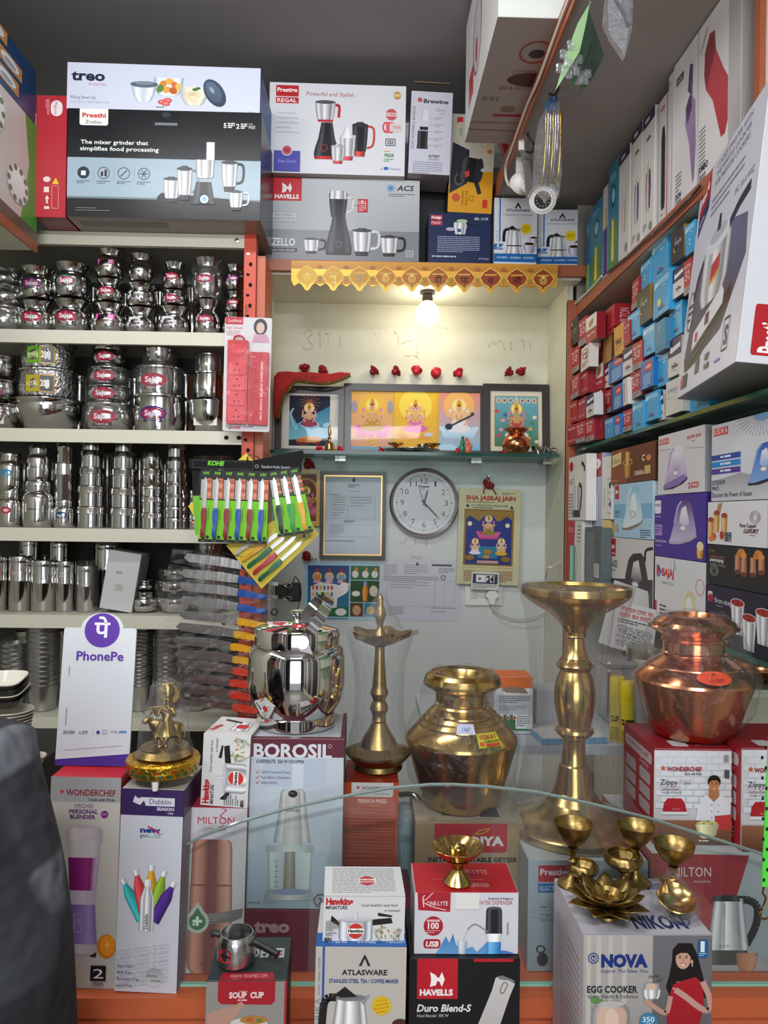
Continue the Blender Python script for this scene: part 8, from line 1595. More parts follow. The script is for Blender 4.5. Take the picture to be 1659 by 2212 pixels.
# flower lamp on the red carton
zk=zhv+KONE['h']+.0006;q=PZ(988,1906,zk);s=1.065/F
t=T('oil_lamp','brass flower-rimmed lamp standing on the red carton','oil lamp',(q.x,q.y,zk),0,g)
ob('stem',lathe([(0,0),(30*s,0),(31*s,3*s),(26*s,10*s),(16*s,22*s),(12*s,30*s),(14*s,36*s),(24*s,44*s),(26*s,50*s),(0,52*s)],32),M_BRASS,t)
ob('dish',lathe([(0,48*s),(22*s,50*s),(40*s,60*s),(54*s,78*s),(53*s,79*s),(36*s,62*s),(0,54*s)],64,mod=lambda rr,z,a:(rr*(1+.06*abs(math.sin(a*4))*(z/(78*s))**3),z)),M_BRASS,t)
ob('incense_holder',lathe([(0,52*s),(21*s,54*s),(17*s,66*s),(18*s,74*s),(16*s,78*s),(8*s,79*s),(3*s,86*s),(0,88*s)],24),M_BRASS,t)
for k in range(5):ob('incense_hole',lathe([(0,0),(.0014,0),(.0014,.0006),(0,.0006)],8),M_DARK,t,(12*s*math.cos(k*1.257),12*s*math.sin(k*1.257),78.6*s))
# toy cooker
q=PZ(512,2078,zsp);s=.985/F
t=T('toy_cooker','tiny aluminium pressure cooker body with black handles on the dark carton','toy',(P(511,2050,1.01).x,1.01,zsp),0);rk=41*1.01/F;hk=66*1.01/F
ob('body',lathe([(0,0),(rk*.85,0),(rk*.97,.004),(rk,.008),(rk*.99,hk*.82),(rk*.96,hk*.88),(rk*.88,hk*.95),(rk*.84,hk),(rk*.80,hk),(rk*.84,hk*.9),(rk*.9,hk*.8),(rk*.9,.004),(0,.003)],48,True,22),M_ALU,t)
ob('long_handle',tube([(rk*.95,-.006,hk*.74),(rk*1.3,-.010,hk*.70),(rk*1.9,-.018,hk*.62),(rk*2.25,-.022,hk*.56)],.0048,8,[1,.9,1,1.1]),M_BLACK,t)
ob('side_handle',tube([(-rk*.95,.004,hk*.86),(-rk*1.2,.004,hk*.9),(-rk*1.35,.004,hk*.84)],.0042,8),M_BLACK,t)
patch(t,rk,hk*.28,rk,hk*.72,-118,.0235,lambda a:(a.ell(50,30,46,29,'#b82430',n=30),a.rect(4,21,96,39,'#dcd8d8'),a.text('Hawkins',50,36,11,'#222',w=78,al='c',b=.05)),off=.0005)
# payment stand
YQ=1.225;zq_=ZC0+ORC['h']+.0012;u_=YQ/F;c=P(198,1670,YQ)
t=T('payment_stand','white upright payment stand with a purple round badge on the blender carton','sign',(c.x,YQ,zq_),0,ry=.4,rx=-7,)
Hq=318*u_;wq=157*u_
out=[(-wq/2,0),(wq/2,0),(wq/2,288*u_),(wq/2-4*u_,292*u_)]+[(50*u_,292*u_)]+[((4+46*math.cos(R(a)))*u_,(291+34*math.sin(R(a)))*u_)for a in range(10,171,12)]+[(-42*u_,292*u_),(-wq/2+4*u_,292*u_),(-wq/2,288*u_)]
ob('board',prism(out,0,.004),mat('white_acrylic_board','#d4d6dc',.25),t)
A=Art(-78.5,-325,78.5,0)
A.ell(4,-287,38,37,'#5f3aa0',n=40).text('पे',4,-272,34,'#e8e4f0',al='c',w=34,b=.02).text('PhonePe',-48,-222,19,'#5c3a9c',w=102,b=.025)
A.text('BHIM',-66,-66,7,'#8a8688',w=26,b=.03,it=.3).text('UPI',-32,-66,7,'#8a8688',w=20,b=.03,it=.3).line(-2,-76,-2,-63,.5,'#999').ell(9,-70,4,4,'#5f3aa0').text('UPI &',17,-72,4,'#7a6a94',w=11).text('Wallet',17,-66,4,'#7a6a94',w=13).text('G Pay',36,-69,5.4,'#6a6e74',w=15).text('paytm',54,-70,5,'#2a7ab8',w=16,b=.05).line(-60,-32,62,-43,.7,'#77787c').line(-60,-15,62,-26,.7,'#77787c').poly([(-78,-13),(78,-26),(78,0),(-78,0)],'#4c3290').poly([(-78,-17),(78,-30),(78,-26),(-78,-13)],'#d4d6dc')
A.small(-62,-190,30,1,3,'#77787c',1.6,rot=-90).small(-62,-84,60,1,3,'#77787c',1.6,rot=-90)
o=ob('printed_face',A.mesh(157*u_,325*u_,'front',0,M_SATIN,.0003),None,t)
ob('rear_leg',boxm(-.03,.03,.004,.03,0,.004),mat('white_acrylic_board','#d4d6dc',.25),t)
# idol on enamelled plate
zd=ZC0+DUB['h']+.0006;YI=1.215;u_=YI/F;c=P(356,1690,YI)
t=T('enamel_stand','round gilt stand with green and red enamel flowers under the brass idol','stand',(c.x,YI-.01,zd))
zp=20*u_
for k in range(3):ob('foot',lathe([(0,0),(.0045,0),(.006,zp),(0,zp)],12),M_WHITEP,t,(.045*math.cos(R(-90+k*120)),.045*math.sin(R(-90+k*120)),0))
M_GILT=mat('gilt_foil','#c89c2c',.28,.9,bump=.6,bscale=90)
ob('disc',lathe([(0,zp),(66*u_,zp),(72*u_,zp+2*u_),(76*u_,zp+18*u_),(77*u_,zp+28*u_),(74*u_,zp+32*u_),(64*u_,zp+34*u_),(0,zp+34*u_)],64),M_GILT,t)
GE=mat('green_enamel','#0c4a2a',.2);RE=mat('red_enamel','#a8121c',.25);rr_=random.Random(1)
gm=lathe([(0,0),(.0032,0),(.0028,.0008),(0,.0012)],8)
for k in range(26):
 a=R(-175+k*6.8);zz=zp+(10+9*(k%2))*u_
 o=ob('enamel_petal',gm,None,t,(75*u_*math.cos(a),75*u_*math.sin(a),zz),(R(90),0,a+R(90)));o.scale=(1.2 if k%3 else.8,.8 if k%3 else.8,1)
 o.data=gm if k==0 else o.data
 if not gm.materials:gm.materials.append(GE)
 if k%4==1:o.data=bpy.data.meshes.get('enamel_red')or(lambda m_:(setattr(m_,'name','enamel_red'),m_.materials.clear(),m_.materials.append(RE),m_)[-1])(gm.copy())
rg=[(0,'#2c5a6a',0),(0,0,0)]
tp=zp+34*u_
A=Art(-100,-100,100,100);A.ring(0,0,92,92,3,'#7c2a1c',n=40)
for k in range(8):A.ell(70*math.cos(k*.785),70*math.sin(k*.785),16,8,'#2c5a6a' if k%2 else '#c8782c',rot=k*45)
ob('printed_top',A.mesh(134*u_,tp,'top',134*u_,M_SATIN,.0004),None,t)
zi=zd+tp+.002
t=T('idol','brass idol of a flute player standing with a cow under crinkled plastic','statue',(c.x+.002,YI-.012,zi));u2=YI/F
ob('base',lathe([(0,0),(58*u2,0),(60*u2,3*u2),(54*u2,10*u2),(50*u2,14*u2),(50*u2,18*u2),(0,18*u2)],40,mod=lambda rr,z,a:(rr*(1 if True else 1),z)),M_BRASSD,t,None)
def skinm(chains,seed=0,sub=2):
 """one continuous surface grown around chains of (x, y, z, r) with shared start vertices"""
 vs,es,rs_=[],[],[];idx={}
 for ch in chains:
  prev=None
  for p in ch:
   key=tuple(round(v,5)for v in p[:3])
   if key not in idx:idx[key]=len(vs);vs.append(p[:3]);rs_.append(p[3])
   i=idx[key]
   if prev is not None and prev!=i:es.append((prev,i))
   prev=i
 me=bpy.data.meshes.new('figure');me.from_pydata(vs,es,[]);o=bpy.data.objects.new('tmp_figure',me);COL.objects.link(o)
 o.modifiers.new('skin','SKIN');sv=me.skin_vertices[0].data
 for i,r_ in enumerate(rs_):sv[i].radius=(r_,r_);sv[i].use_root=(i==0)
 o.modifiers.new('sub','SUBSURF').levels=sub;o.modifiers['sub'].render_levels=sub
 dg=bpy.context.evaluated_depsgraph_get();m2=bpy.data.meshes.new_from_object(o.evaluated_get(dg));bpy.data.objects.remove(o)
 for p in m2.polygons:p.use_smooth=True
 return m2
k=u2;pel=(4*k,-8*k,66*k,13*k);ch=(6*k,-8*k,92*k,11*k);nk=(8*k,-8*k,106*k,6*k)
ob('figure',skinm([[pel,(5*k,-8*k,80*k,10*k),ch,nk,(8*k,-9*k,118*k,9.5*k),(8*k,-9*k,126*k,8*k)],[pel,(10*k,-10*k,46*k,9*k),(6*k,-14*k,32*k,7*k),(-6*k,-14*k,20*k,5*k),(-10*k,-20*k,18.5*k,4*k)],[pel,(-6*k,-10*k,46*k,9*k),(-2*k,-12*k,32*k,7*k),(6*k,-12*k,20*k,5*k),(8*k,-18*k,18.5*k,4*k)],[ch,(18*k,-8*k,98*k,6*k),(24*k,-14*k,84*k,5*k),(12*k,-22*k,96*k,4*k),(2*k,-24*k,104*k,3.5*k)],[ch,(-6*k,-8*k,98*k,6*k),(-14*k,-14*k,84*k,5*k),(-16*k,-22*k,98*k,4*k),(-20*k,-24*k,104*k,3.5*k)]]),M_BRASSD,t)
ob('flute',tube([(10*k,-25*k,107*k),(-28*k,-27*k,104*k)],1.6*k,8),M_BRASSD,t)
ob('crown',lathe([(0,122*k),(11*k,122*k),(13*k,130*k),(10*k,140*k),(6*k,150*k),(0,154*k)],16),M_BRASSD,t,(8*k,-8*k,0))
ob('halo',lathe([(0,0),(22*k,0),(24*k,2*k),(22*k,4*k),(0,4*k)],32,mod=lambda rr,z,a:(rr*(1+.05*math.sin(a*12)),z)),M_BRASSD,t,(8*k,2*k,128*k),(R(90),0,0))
ob('skirt',lathe([(12*k,74*k),(17*k,62*k),(21*k,48*k),(24*k,44*k),(22*k,44*k),(10*k,60*k)],30,mod=lambda rr,z,a:(rr*(1+.08*math.sin(a*10)),z)),M_BRASSD,t,(4*k,-8*k,0))
bp_=(14*k,10*k,56*k,17*k);fb=(-14*k,8*k,56*k,16*k)
ob('cow',skinm([[fb,(0,9*k,54*k,17*k),bp_],[fb,(-30*k,2*k,66*k,9*k),(-36*k,-4*k,76*k,8*k),(-44*k,-10*k,66*k,5.5*k)],[fb,(-20*k,2*k,38*k,6*k),(-19*k,2*k,20*k,3.6*k)],[fb,(-10*k,14*k,38*k,6*k),(-9*k,14*k,20*k,3.6*k)],[bp_,(30*k,4*k,40*k,6.5*k),(32*k,4*k,30*k,4*k),(29*k,4*k,20*k,3.6*k)],[bp_,(20*k,16*k,40*k,6.5*k),(22*k,16*k,30*k,4*k),(20*k,16*k,20*k,3.6*k)],[bp_,(34*k,10*k,60*k,3*k),(40*k,8*k,44*k,2*k),(38*k,8*k,30*k,2*k)]]),M_BRASSD,t)
for s_ in(-1,1):ob('horn',tube(bez([(-36*k+s_*5*k,-2*k,82*k),(-36*k+s_*9*k,-2*k,88*k),(-36*k+s_*6*k,-2*k,94*k)],3),1.8*k,6),M_BRASSD,t)
ob('plastic_wrap',lathe([(60*k,2*k),(54*k,30*k),(50*k,60*k),(46*k,88*k),(34*k,120*k),(30*k,146*k),(14*k,160*k),(2*k,162*k)],26,True,180,mod=lambda rr,z,a:(rr*(1+.05*math.sin(a*5+z*200)+.04*math.sin(a*11)),z)),M_FILM,t)
# ============================================================ desk behind the counter and the things on it
ds=T('desk','pale desk behind the counter between the brass pot and the shelving','desk',(0,0,0));zdk=1.01
ob('desk_top',boxm(.14,.80,1.64,2.10,zdk-.02,zdk),mat('pale_desk','#a9aeb2',.45),ds)
for x in(.16,.76):ob('leg',boxm(x,x+.03,1.66,1.69,0,zdk-.02),M_WHITEP,ds);ob('leg',boxm(x,x+.03,2.05,2.08,0,zdk-.02),M_WHITEP,ds)
YD=1.72
def a_seedbox(a):
 a.rect(1070,1460,1150,1490,'#d8703a').rect(1070,1486,1150,1500,'#dcdcdc').poly([(1080,1488),(1100,1482),(1130,1486),(1140,1498),(1090,1496)],'#8c7a6c').rect(1070,1500,1150,1562,'#b4b8bc').small(1076,1504,66,4,4,'#55585c',1.6).small(1076,1524,60,3,4,'#77797c',1.6)
 a.rect(1070,1544,1150,1578,'#1f6a38').rect(1112,1544,1150,1574,'#d4d8da').small(1115,1547,30,5,4.6,'#444',1.6);[a.ell(1082+k*14,1548,4,7,'#e8e4e0').ell(1082+k*14,1550,3,4,'#c04038')for k in range(3)];a.rect(1070,1578,1150,1645,'#c0bcc4')
 rnd=random.Random(6)
 for k in range(26):a.ell(1122+rnd.random()*22,1596+rnd.random()*52,5,3.4,rnd.choice(['#8c7a2c','#6a5a20','#a8903c','#4a4418']),rot=rnd.random()*90,n=8)
 a.rect(1070,1642,1150,1674,'#1f7a3c')
carton('green, white and orange snack carton standing on the desk behind the brass pot',1064,1462,1149,1674,YD,.08,{'front':'#b4b8bc','side':'#8a8c90','top':'#d8703a'},a_seedbox,z=zdk+.001)
carton('second pale snack carton seen through the plastic of the tall lamp',1156,1490,1210,1674,YD+.05,.08,{'front':'#b0b4ba','side':'#8a8c90'},lambda a:(a.rect(1156,1560,1210,1600,'#c8b8c4'),a.rect(1156,1636,1210,1674,'#2a7a44'),a.rect(1180,1590,1208,1628,'#c898b0')),z=zdk+.001)
def can(label,px,Y,h,capc,low):
 t=T('lighter_gas_can',label,'can',(P(px,1600,Y).x,Y,zdk+.001));r=.0165
 ob('can_body',lathe([(0,0),(r,0),(r,h*.66),(r*.94,h*.7),(0,h*.7)],24),mat('yellow_tin','#c8b42c',.3,.2),t);ob('cap',lathe([(0,h*.68),(r*.96,h*.68),(r,h*.7),(r,h*.97),(r*.9,h),(0,h)],24),mat('yellow_cap','#d0b818',.4),t)
 A=Art(0,0,100,100);A.rect(0,0,100,30,'#1a1a18').small(20,6,60,2,9,'#c8b83c');A.rect(0,34,100,52,'#c8b42c').text('CLIPPER',2,50,14,'#1a1a18',w=96,b=.04).rect(0,54,100,62,low).small(6,66,88,7,5,'#4a4414',1.8);vs=[]
 for(u,v,n)in A.v:a=R(-100)+(u-50)/100*2.2;rr=r+.0004+n*.00003;vs.append((rr*math.cos(a),rr*math.sin(a),h*(.62-.6*v/100)))
 ob('label',colmesh(vs,A.f,A.c,M_GLOSS),None,t)
can('yellow lighter gas can on the desk, left of the pair',1332,1.68,.14,0,'#b83040');can('yellow lighter gas can on the desk, right of the pair with black band',1354,1.655,.135,0,'#c8602c')
t=T('steel_box','dark steel lidded box on the desk left of the copper pot','container',(P(1342,1600,1.86).x,1.86,zdk+.001));ob('box_body',boxm(-.05,.05,-.05,.05,0,.13,.006),M_STEEL2,t);ob('lid',boxm(-.052,.052,-.052,.052,.131,.15,.008),M_STEEL2,t)
t=T('steel_container','tall steel drum beside the dark steel box on the desk','container',(P(1392,1600,1.84).x,1.84,zdk+.001));ob('body',lathe([(0,0),(.04,0),(.043,.005),(.043,.16),(.041,.165)],30),M_STEEL2,t);ob('lid',lathe([(.044,.155),(.045,.16),(.044,.178),(.03,.183),(0,.184)],30),M_STEEL2,t)
def a_news(a):
 a.rect(0,0,100,100,'#b8b6b4').text('मोबाइल टावर का',10,18,9,'#a83a34',w=80,b=.02).text('स्कैन कर गारंटी',10,31,9,'#a83a34',w=76,b=.02).small(8,36,82,2,5,'#333',2.4);rnd=random.Random(3)
 for r_ in range(22):
  for c_ in range(28):
   x_,y_,g_=10+rnd.random()*82,48+rnd.random()*44,rnd.random()*3;a.line(x_,y_,x_+2.4*math.cos(g_),y_+2.4*math.sin(g_),.9,'#2c2c2e',keep=True)
q=P(1362,1482,1.90);t=T('leaflet','printed notice with red Devanagari heading propped behind the tall lamp','paper',(q.x,1.90,zdk+.157),0,ry=13,rx=-14);ob('sheet',boxm(-.055,.055,0,.001,0,.12),mat('paper_grey','#b8b6b4',.7),t);A=Art(0,0,100,100);a_news(A);ob('printed_face',A.mesh(.11,.12,'front',0,M_MATTE,.0003),None,t)
t=T('envelope','crumpled white paper behind the printed notice','paper',(q.x,1.95,zdk+.15),0,ry=18,rx=-12);ob('sheet',boxm(-.07,.06,0,.002,0,.17),mat('white_paper','#b5b3ae',.7),t)
q=PZ(1300,1690,zdk+.003);t=T('book','blue speckled notebook lying on the desk right of the tall lamp','book',(.44,1.685,zdk+.001),6);ob('cover',boxm(-.06,.085,-.04,.08,0,.012),mat('blue_speckle','#4f8fb8',.5,vary=.5,bscale=160),t);ob('pages',boxm(-.058,.083,-.038,.078,.0121,.0135),mat('white_paper','#b5b3ae',.7),t)
# dark vessels and rolled paper between the coffee press and geyser cartons
for i,(px,y0,y1,w)in enumerate(((872,1726,1786,56),(880,1786,1846,60))):
 pass
t=T('steel_container','dark steel vessel with a curved handle behind the coffee press carton','container',(P(872,1800,1.46).x,1.46,ZC0));ob('body',lathe([(0,0),(.03,0),(.034,.01),(.034,.085),(.028,.09),(.034,.1),(.034,.16),(.03,.17),(0,.172)],28),mat('dark_steel','#4a4448',.15,1),t);ob('handle',tube(bez([(.02,-.03,.17),(.03,-.05,.19),(.015,-.055,.215),(-.01,-.04,.21)],5),.006,8),M_STEEL,t)
t=T('rolled_newspaper','pale blue rolled newspaper between the coffee press and geyser cartons','newspaper',(P(872,1900,1.38).x,1.38,ZC0),0)
def roll(r0,r1,n,h0,h1,turns):
 bm=bmesh.new();A_=[];B_=[]
 for k in range(n+1):
  a=k/n*turns*2*math.pi;rr=r0+(r1-r0)*k/n;A_.append(bm.verts.new((rr*math.cos(a),rr*math.sin(a),h0)));B_.append(bm.verts.new((rr*math.cos(a)*.85,rr*math.sin(a)*.85,h1)))
 for k in range(n):bm.faces.new((A_[k],A_[k+1],B_[k+1],B_[k]))
 return fin(bm,True,180)
MN=mat('newsprint','#8fa3a6',.8,vary=.35,bscale=260)
ob('outer_roll',roll(.010,.019,60,0,.20,2.5),MN,t)
# small copper and steel ware at the right edge under the shelf
ds2=T('display_ledge','ledge beside the desk carrying copper and steel ware','ledge',(0,0,0));ob('ledge_board',boxm(.745,1.02,1.52,1.92,1.145,1.16),M_WALL,ds2);ob('ledge_support',boxm(.83,1.0,1.7,1.9,.951,1.145),M_WALL,ds2)
o=ob('copper_pot',lathe(sc(LOTA,.05,.085),28),M_COPPER,None,(.83,1.60,1.161));tag(o,'small copper pot at the right edge of the view under the shelf','pot')
t=T('carton','flat glossy pink and blue carton beside the small copper pot','box',(.86,1.80,1.161),-80);ob('carton_body',cartonm(.12,.09,.06,{'front':'#c8a0b0','top':'#7aa0b8','side':'#d8d4d8'},M_GLOSS),None,t)
t=T('steel_tray','blue-rimmed steel tray lying in front of the small copper pot','tray',(.775,1.42,1.135),0);
bpy.data.objects.remove(t)
# neon strap with hooks hanging at the right edge
st=P(1652,1915,1.06);tp_=P(1657,1600,1.06)
t=T('lashing_strap','neon green woven strap with black flecks and metal hooks at the right edge','strap',(st.x,st.y,st.z))
sx=lambda px,py:(lambda q:(q.x-st.x,q.y-st.y,q.z-st.z))(P(px,py,1.06))
top_=(sx(1657,1600)[0]+.052,0,2.55-st.z)
ob('webbing',prism([(sx(1645,1915)[0],0),(sx(1663,1915)[0],0),(top_[0]+.009,top_[2]),(top_[0]-.003,top_[2])],-.001,.001),mat('neon_green_webbing','#4fe03c',.6),t)
fl=boxm(-.0016,.0016,-.0016,-.001,-.0022,.0022)
for k in range(14):ob('black_fleck',fl,M_BLACK,t,(sx(1649+(k%2)*8+k*-.3,1900-k*22)[0],0,sx(1650,1900-k*22)[2]))
ob('hook',tube(bez([sx(1650,1915),sx(1648,1930),sx(1654,1940),sx(1646,1965),sx(1640,1975),sx(1648,1985),sx(1662,1982)],6),.0014,6),mat('brass_wire','#8c6a3c',.3,.9),t)
ob('strap_anchor',boxm(top_[0]-.006,top_[0]+.012,-.006,.006,top_[2],ZL-st.z-.0005),M_STEEL2,t)
# ============================================================ plates and bowls at the left edge
sd=T('side_stand','dark side stand holding stacked melamine plates at the left','stand',(0,0,0));ob('stand_body',boxm(-1.0,-.67,1.52,1.85,0,.98),mat('dark_cabinet','#2a2624',.6),sd)
def plate(label,cx,py,w,m,name='plate',cat='plate',g='melamine plates stacked at the left edge',Y=1.62,tilt=0,sq=False,d=.02,z=None):
 r=w/2*Y/F;q=P(cx,py,Y)
 md=(lambda rr,zz,a:(rr/max(.74,(abs(math.cos(a))**4+abs(math.sin(a))**4)**.25)*.86,zz))if sq else None
 o=ob(name,lathe([(0,.001),(r*.5,0),(r*.62,.003),(r*.9,d),(r,d+.003),(r*.98,d+.005),(r*.86,d+.001),(r*.6,.006),(0,.005)],40,True,40,mod=md),m,None,(q.x,Y,q.z if z is None else z),(R(tilt),R(0),0));tag(o,label,cat,g);return o
MW=mat('white_melamine','#d8d4c8',.25);MBK=mat('black_melamine','#1c1818',.25);MG=mat('green_pattern_melamine','#3c7a2c',.3,vary=.6,bscale=60,stretch=(1,1,6))
z0=.982
for i in range(11):plate('cream melamine bowl in the lower stack at the left edge',18,1650,78+i*2.2,MW if i%4 else mat('tan_melamine','#b8a890',.3),'bowl','bowl','cream melamine bowls nested at the left edge',z=z0+i*.0068,d=.03)
zt_=z0+.112
for i,(m,l)in enumerate(((MBK,'black square plate, lowest of the tilted top stack'),(MW,'thin cream plate between two dark ones, left edge'),(MBK,'dark rimmed plate under the white square plate'),(MW,'white square plate with leaf print on top of the left stack'))):plate(l,14,1500,104-i*4,m,tilt=12,sq=True,z=zt_+i*.011)
plate('green patterned bowl beside the cream bowls',48,1640,52,MG,'bowl','bowl',None,Y=1.56,z=.982,d=.04);plate('white rimmed bowl in front of the green patterned bowl',70,1680,56,MW,'bowl','bowl',None,Y=1.56,z=.982,d=.02)
# ============================================================ surveillance camera and hanging packets under the loft
cb=P(1125,405,2.45);YCC=2.18
t=T('security_camera','white bullet security camera mounted under the loft','camera',(0,0,0))
hd=P(1172,432,YCC);r=29*YCC/F
cm=ob('camera_body',lathe([(0,0),(r*.8,0),(r*.84,.003),(r,.004),(r*1.02,.012),(r*.96,.05),(r*.9,.11),(r*.6,.125),(0,.128)],36),M_WHITEP,t,hd,(R(-66),0,R(-16)))
ob('lens_face',lathe([(0,-.001),(r*.62,-.001),(r*.62,.002),(0,.002)],30),M_BLACK,cm)
for k in range(12):ob('led',lathe([(0,-.0022),(.0018,-.002),(.0018,-.001),(0,-.001)],8),M_MIRROR,cm,(r*.46*math.cos(k*.524),r*.46*math.sin(k*.524),0))
ob('lens',lathe([(0,-.004),(.005,-.003),(.006,-.001),(0,-.001)],16),mat('lens_glass','#20242c',.05),cm)
ob('sun_shield',lathe([(r*1.08,-.006),(r*1.1,.10),(r*1.07,.10),(r*1.05,-.006),(r*1.08,-.006)],24,a0=195,a1=345),M_WHITEP,cm)
bs=P(1122,402,2.36)
ob('mount_dome',lathe([(0,0),(.035,0),(.036,.01),(.032,.026),(.02,.04),(0,.045)],30),M_WHITEP,t,bs,(R(70),0,R(20)))
ob('arm',tube(bez([P(1150,418,2.25),P(1138,408,2.30),P(1126,402,2.34)],6),.013,10),M_WHITEP,t)
ob('bracket_plate',prism([(P(x,y,2.24).x,P(x,y,2.24).z)for x,y in((1120,310),(1131,312),(1140,330),(1147,370),(1151,428),(1136,430),(1132,372),(1126,335))],2.238,2.242),M_STEEL2,t)
bz=P(1126,310,2.24)
ob('ceiling_rod',boxm(bz.x-.008,bz.x+.008,2.236,2.244,bz.z-.02,ZL),M_WHITEP,t);ob('link_plate',boxm(bs.x-.012,bs.x+.012,2.35,2.362,bs.z,ZL),M_WHITEP,t)
def hook(label,px,py,Y):
 q=P(px,py,Y);o=ob('hook',tube(bez([(q.x,Y,ZL),(q.x+.002,Y,q.z+.03),(q.x+.018,Y,q.z+.01),(q.x+.012,Y,q.z-.014),(q.x-.006,Y,q.z-.012)],5),.0032,6),mat('dark_iron','#2a2826',.5,.6));tag(o,label,'hook');return q
hook('black iron hook in the loft underside left of the camera',1140,318,2.20);hook('black iron hook above the packet of spoons',1190,192,1.95);hook('black iron hook at the top near the loft edge',1255,45,1.72)
# packet of spoons
q=P(1196,195,2.0);t=T('spoon_packet','long clear packet of steel and gold cutlery hanging above the camera','cutlery',(q.x,2.0,ZL))
top_z=0
def h_(px,py,Y=2.0):p=P(px,py,Y);return(p.x-q.x,Y-2.0,p.z-ZL)
ob('hanging_string',tube([(0,0,0),h_(1196,215)],.001,5),M_BLIND,t)
ob('header_card',prism([h_(*p)[::2]for p in((1178,222),(1205,190),(1204,232),(1172,262))],.002,.004),mat('blue_header','#3a5a80',.5),t)
for k in range(7):
 x=1172+k*5.4;a_,b_=h_(x+8,240+(k%3)*5),h_(x,400-(k%2)*12);o=ob('spoon',tube(bez([a_,((a_[0]+b_[0])/2+.002,.004*(k%3),(a_[2]+b_[2])/2),b_],5),.0024,6,[1.8]*2+[1]*8+[2.4]),M_STEEL if k%3 else mat('gold_steel','#c8a04c',.2,.9),t)
ob('plastic_bag',prism([h_(*p)[::2]for p in((1190,228),(1206,226),(1208,300),(1211,380),(1204,430),(1186,420),(1180,436),(1172,424),(1152,405),(1156,320),(1164,260))],-.014,.016),film('bag_film',.06,1.0,60,g=.6),t)
# green blister cards
q=P(1276,2,1.62);t=T('blister_cards','bunch of green blister cards of small fittings hanging from the loft','blister pack',(q.x,1.62,ZL))
def h_(px,py,Y=1.62):p=P(px,py,Y);return(p.x-q.x,Y-1.62,p.z-ZL)
CG=mat('card_green_dark','#2c4030',.5);CL=mat('card_green_light','#9cc08c',.5)
for k,pts in enumerate((((1275,4),(1264,60),(1252,112),(1200,196),(1222,120),(1248,50)),((1276,4),(1282,80),(1262,140),(1228,205),(1246,110)),((1278,4),(1313,105),(1290,150),(1256,198),(1268,120)))):
 cd_=ob('card',prism([h_(*p)[::2]for p in pts],k*.012,k*.012+.0012),CG if k else CL,t)
 for j,(px,py)in enumerate(((1216+k*26,120+k*16),(1208+k*24,150+k*6),(1232+k*22,100+k*24),(1226+k*22,138+k*12))):
  a_=h_(px,py);ob('bubble',boxm(a_[0]-.008,a_[0]+.007,k*.012-.009,k*.012-.0002,a_[2]-.010,a_[2]+.010,.003),film('bubble_film',.10,.4,40,g=.6),cd_)
ob('hanging_string',tube([(0,.01,0),h_(1276,6)],.0015,5),M_BLIND,t)
q=P(1350,0,1.45);t=T('tool_packet','clear packet with a curved grey tool hanging at the top','packet',(q.x,1.45,ZL))
def h_(px,py,Y=1.45):p=P(px,py,Y);return(p.x-q.x,0,p.z-ZL)
ob('grey_tool',tube(bez([h_(1322,-20),h_(1338,10),h_(1352,36),h_(1358,56)],5),.004,6),mat('grey_rubber','#55525a',.5),t)
ob('backing_card',prism([h_(*p)[::2]for p in((1314,-20),(1364,-20),(1360,60),(1349,118),(1346,108),(1322,78),(1316,60))],.004,.005),mat('translucent_card','#8c8a8c',.6),t)
ob('plastic_bag',prism([h_(*p)[::2]for p in((1310,-20),(1366,-20),(1362,70),(1348,126),(1318,80),(1304,50))],-.008,.010),film('bag_film',.06),t)
# cable clipped along the loft edge
xe=XLo-.010
def LE(px,py):
 d=ray(px,py);tt=xe/d.x;return Vector((xe,d.y*tt,CAMZ+d.z*tt))
pts=[Vector((xe,y,ZL+.02))for y in(.9,1.4,1.75)]+[Vector((xe-.002,1.95,ZL+.008)),Vector((xe,2.1,ZL+.022)),Vector((xe,2.3,ZL+.012)),Vector((xe,2.42,ZL+.0)),Vector((xe+.01,2.44,ZL-.04)),Vector((bs.x-.01,2.40,bs.z+.01))]
o=ob('cable',tube(bez(pts,6),.0045,6),M_BLIND);tag(o,'thick white cable clipped along the orange loft edge to the camera','cable')
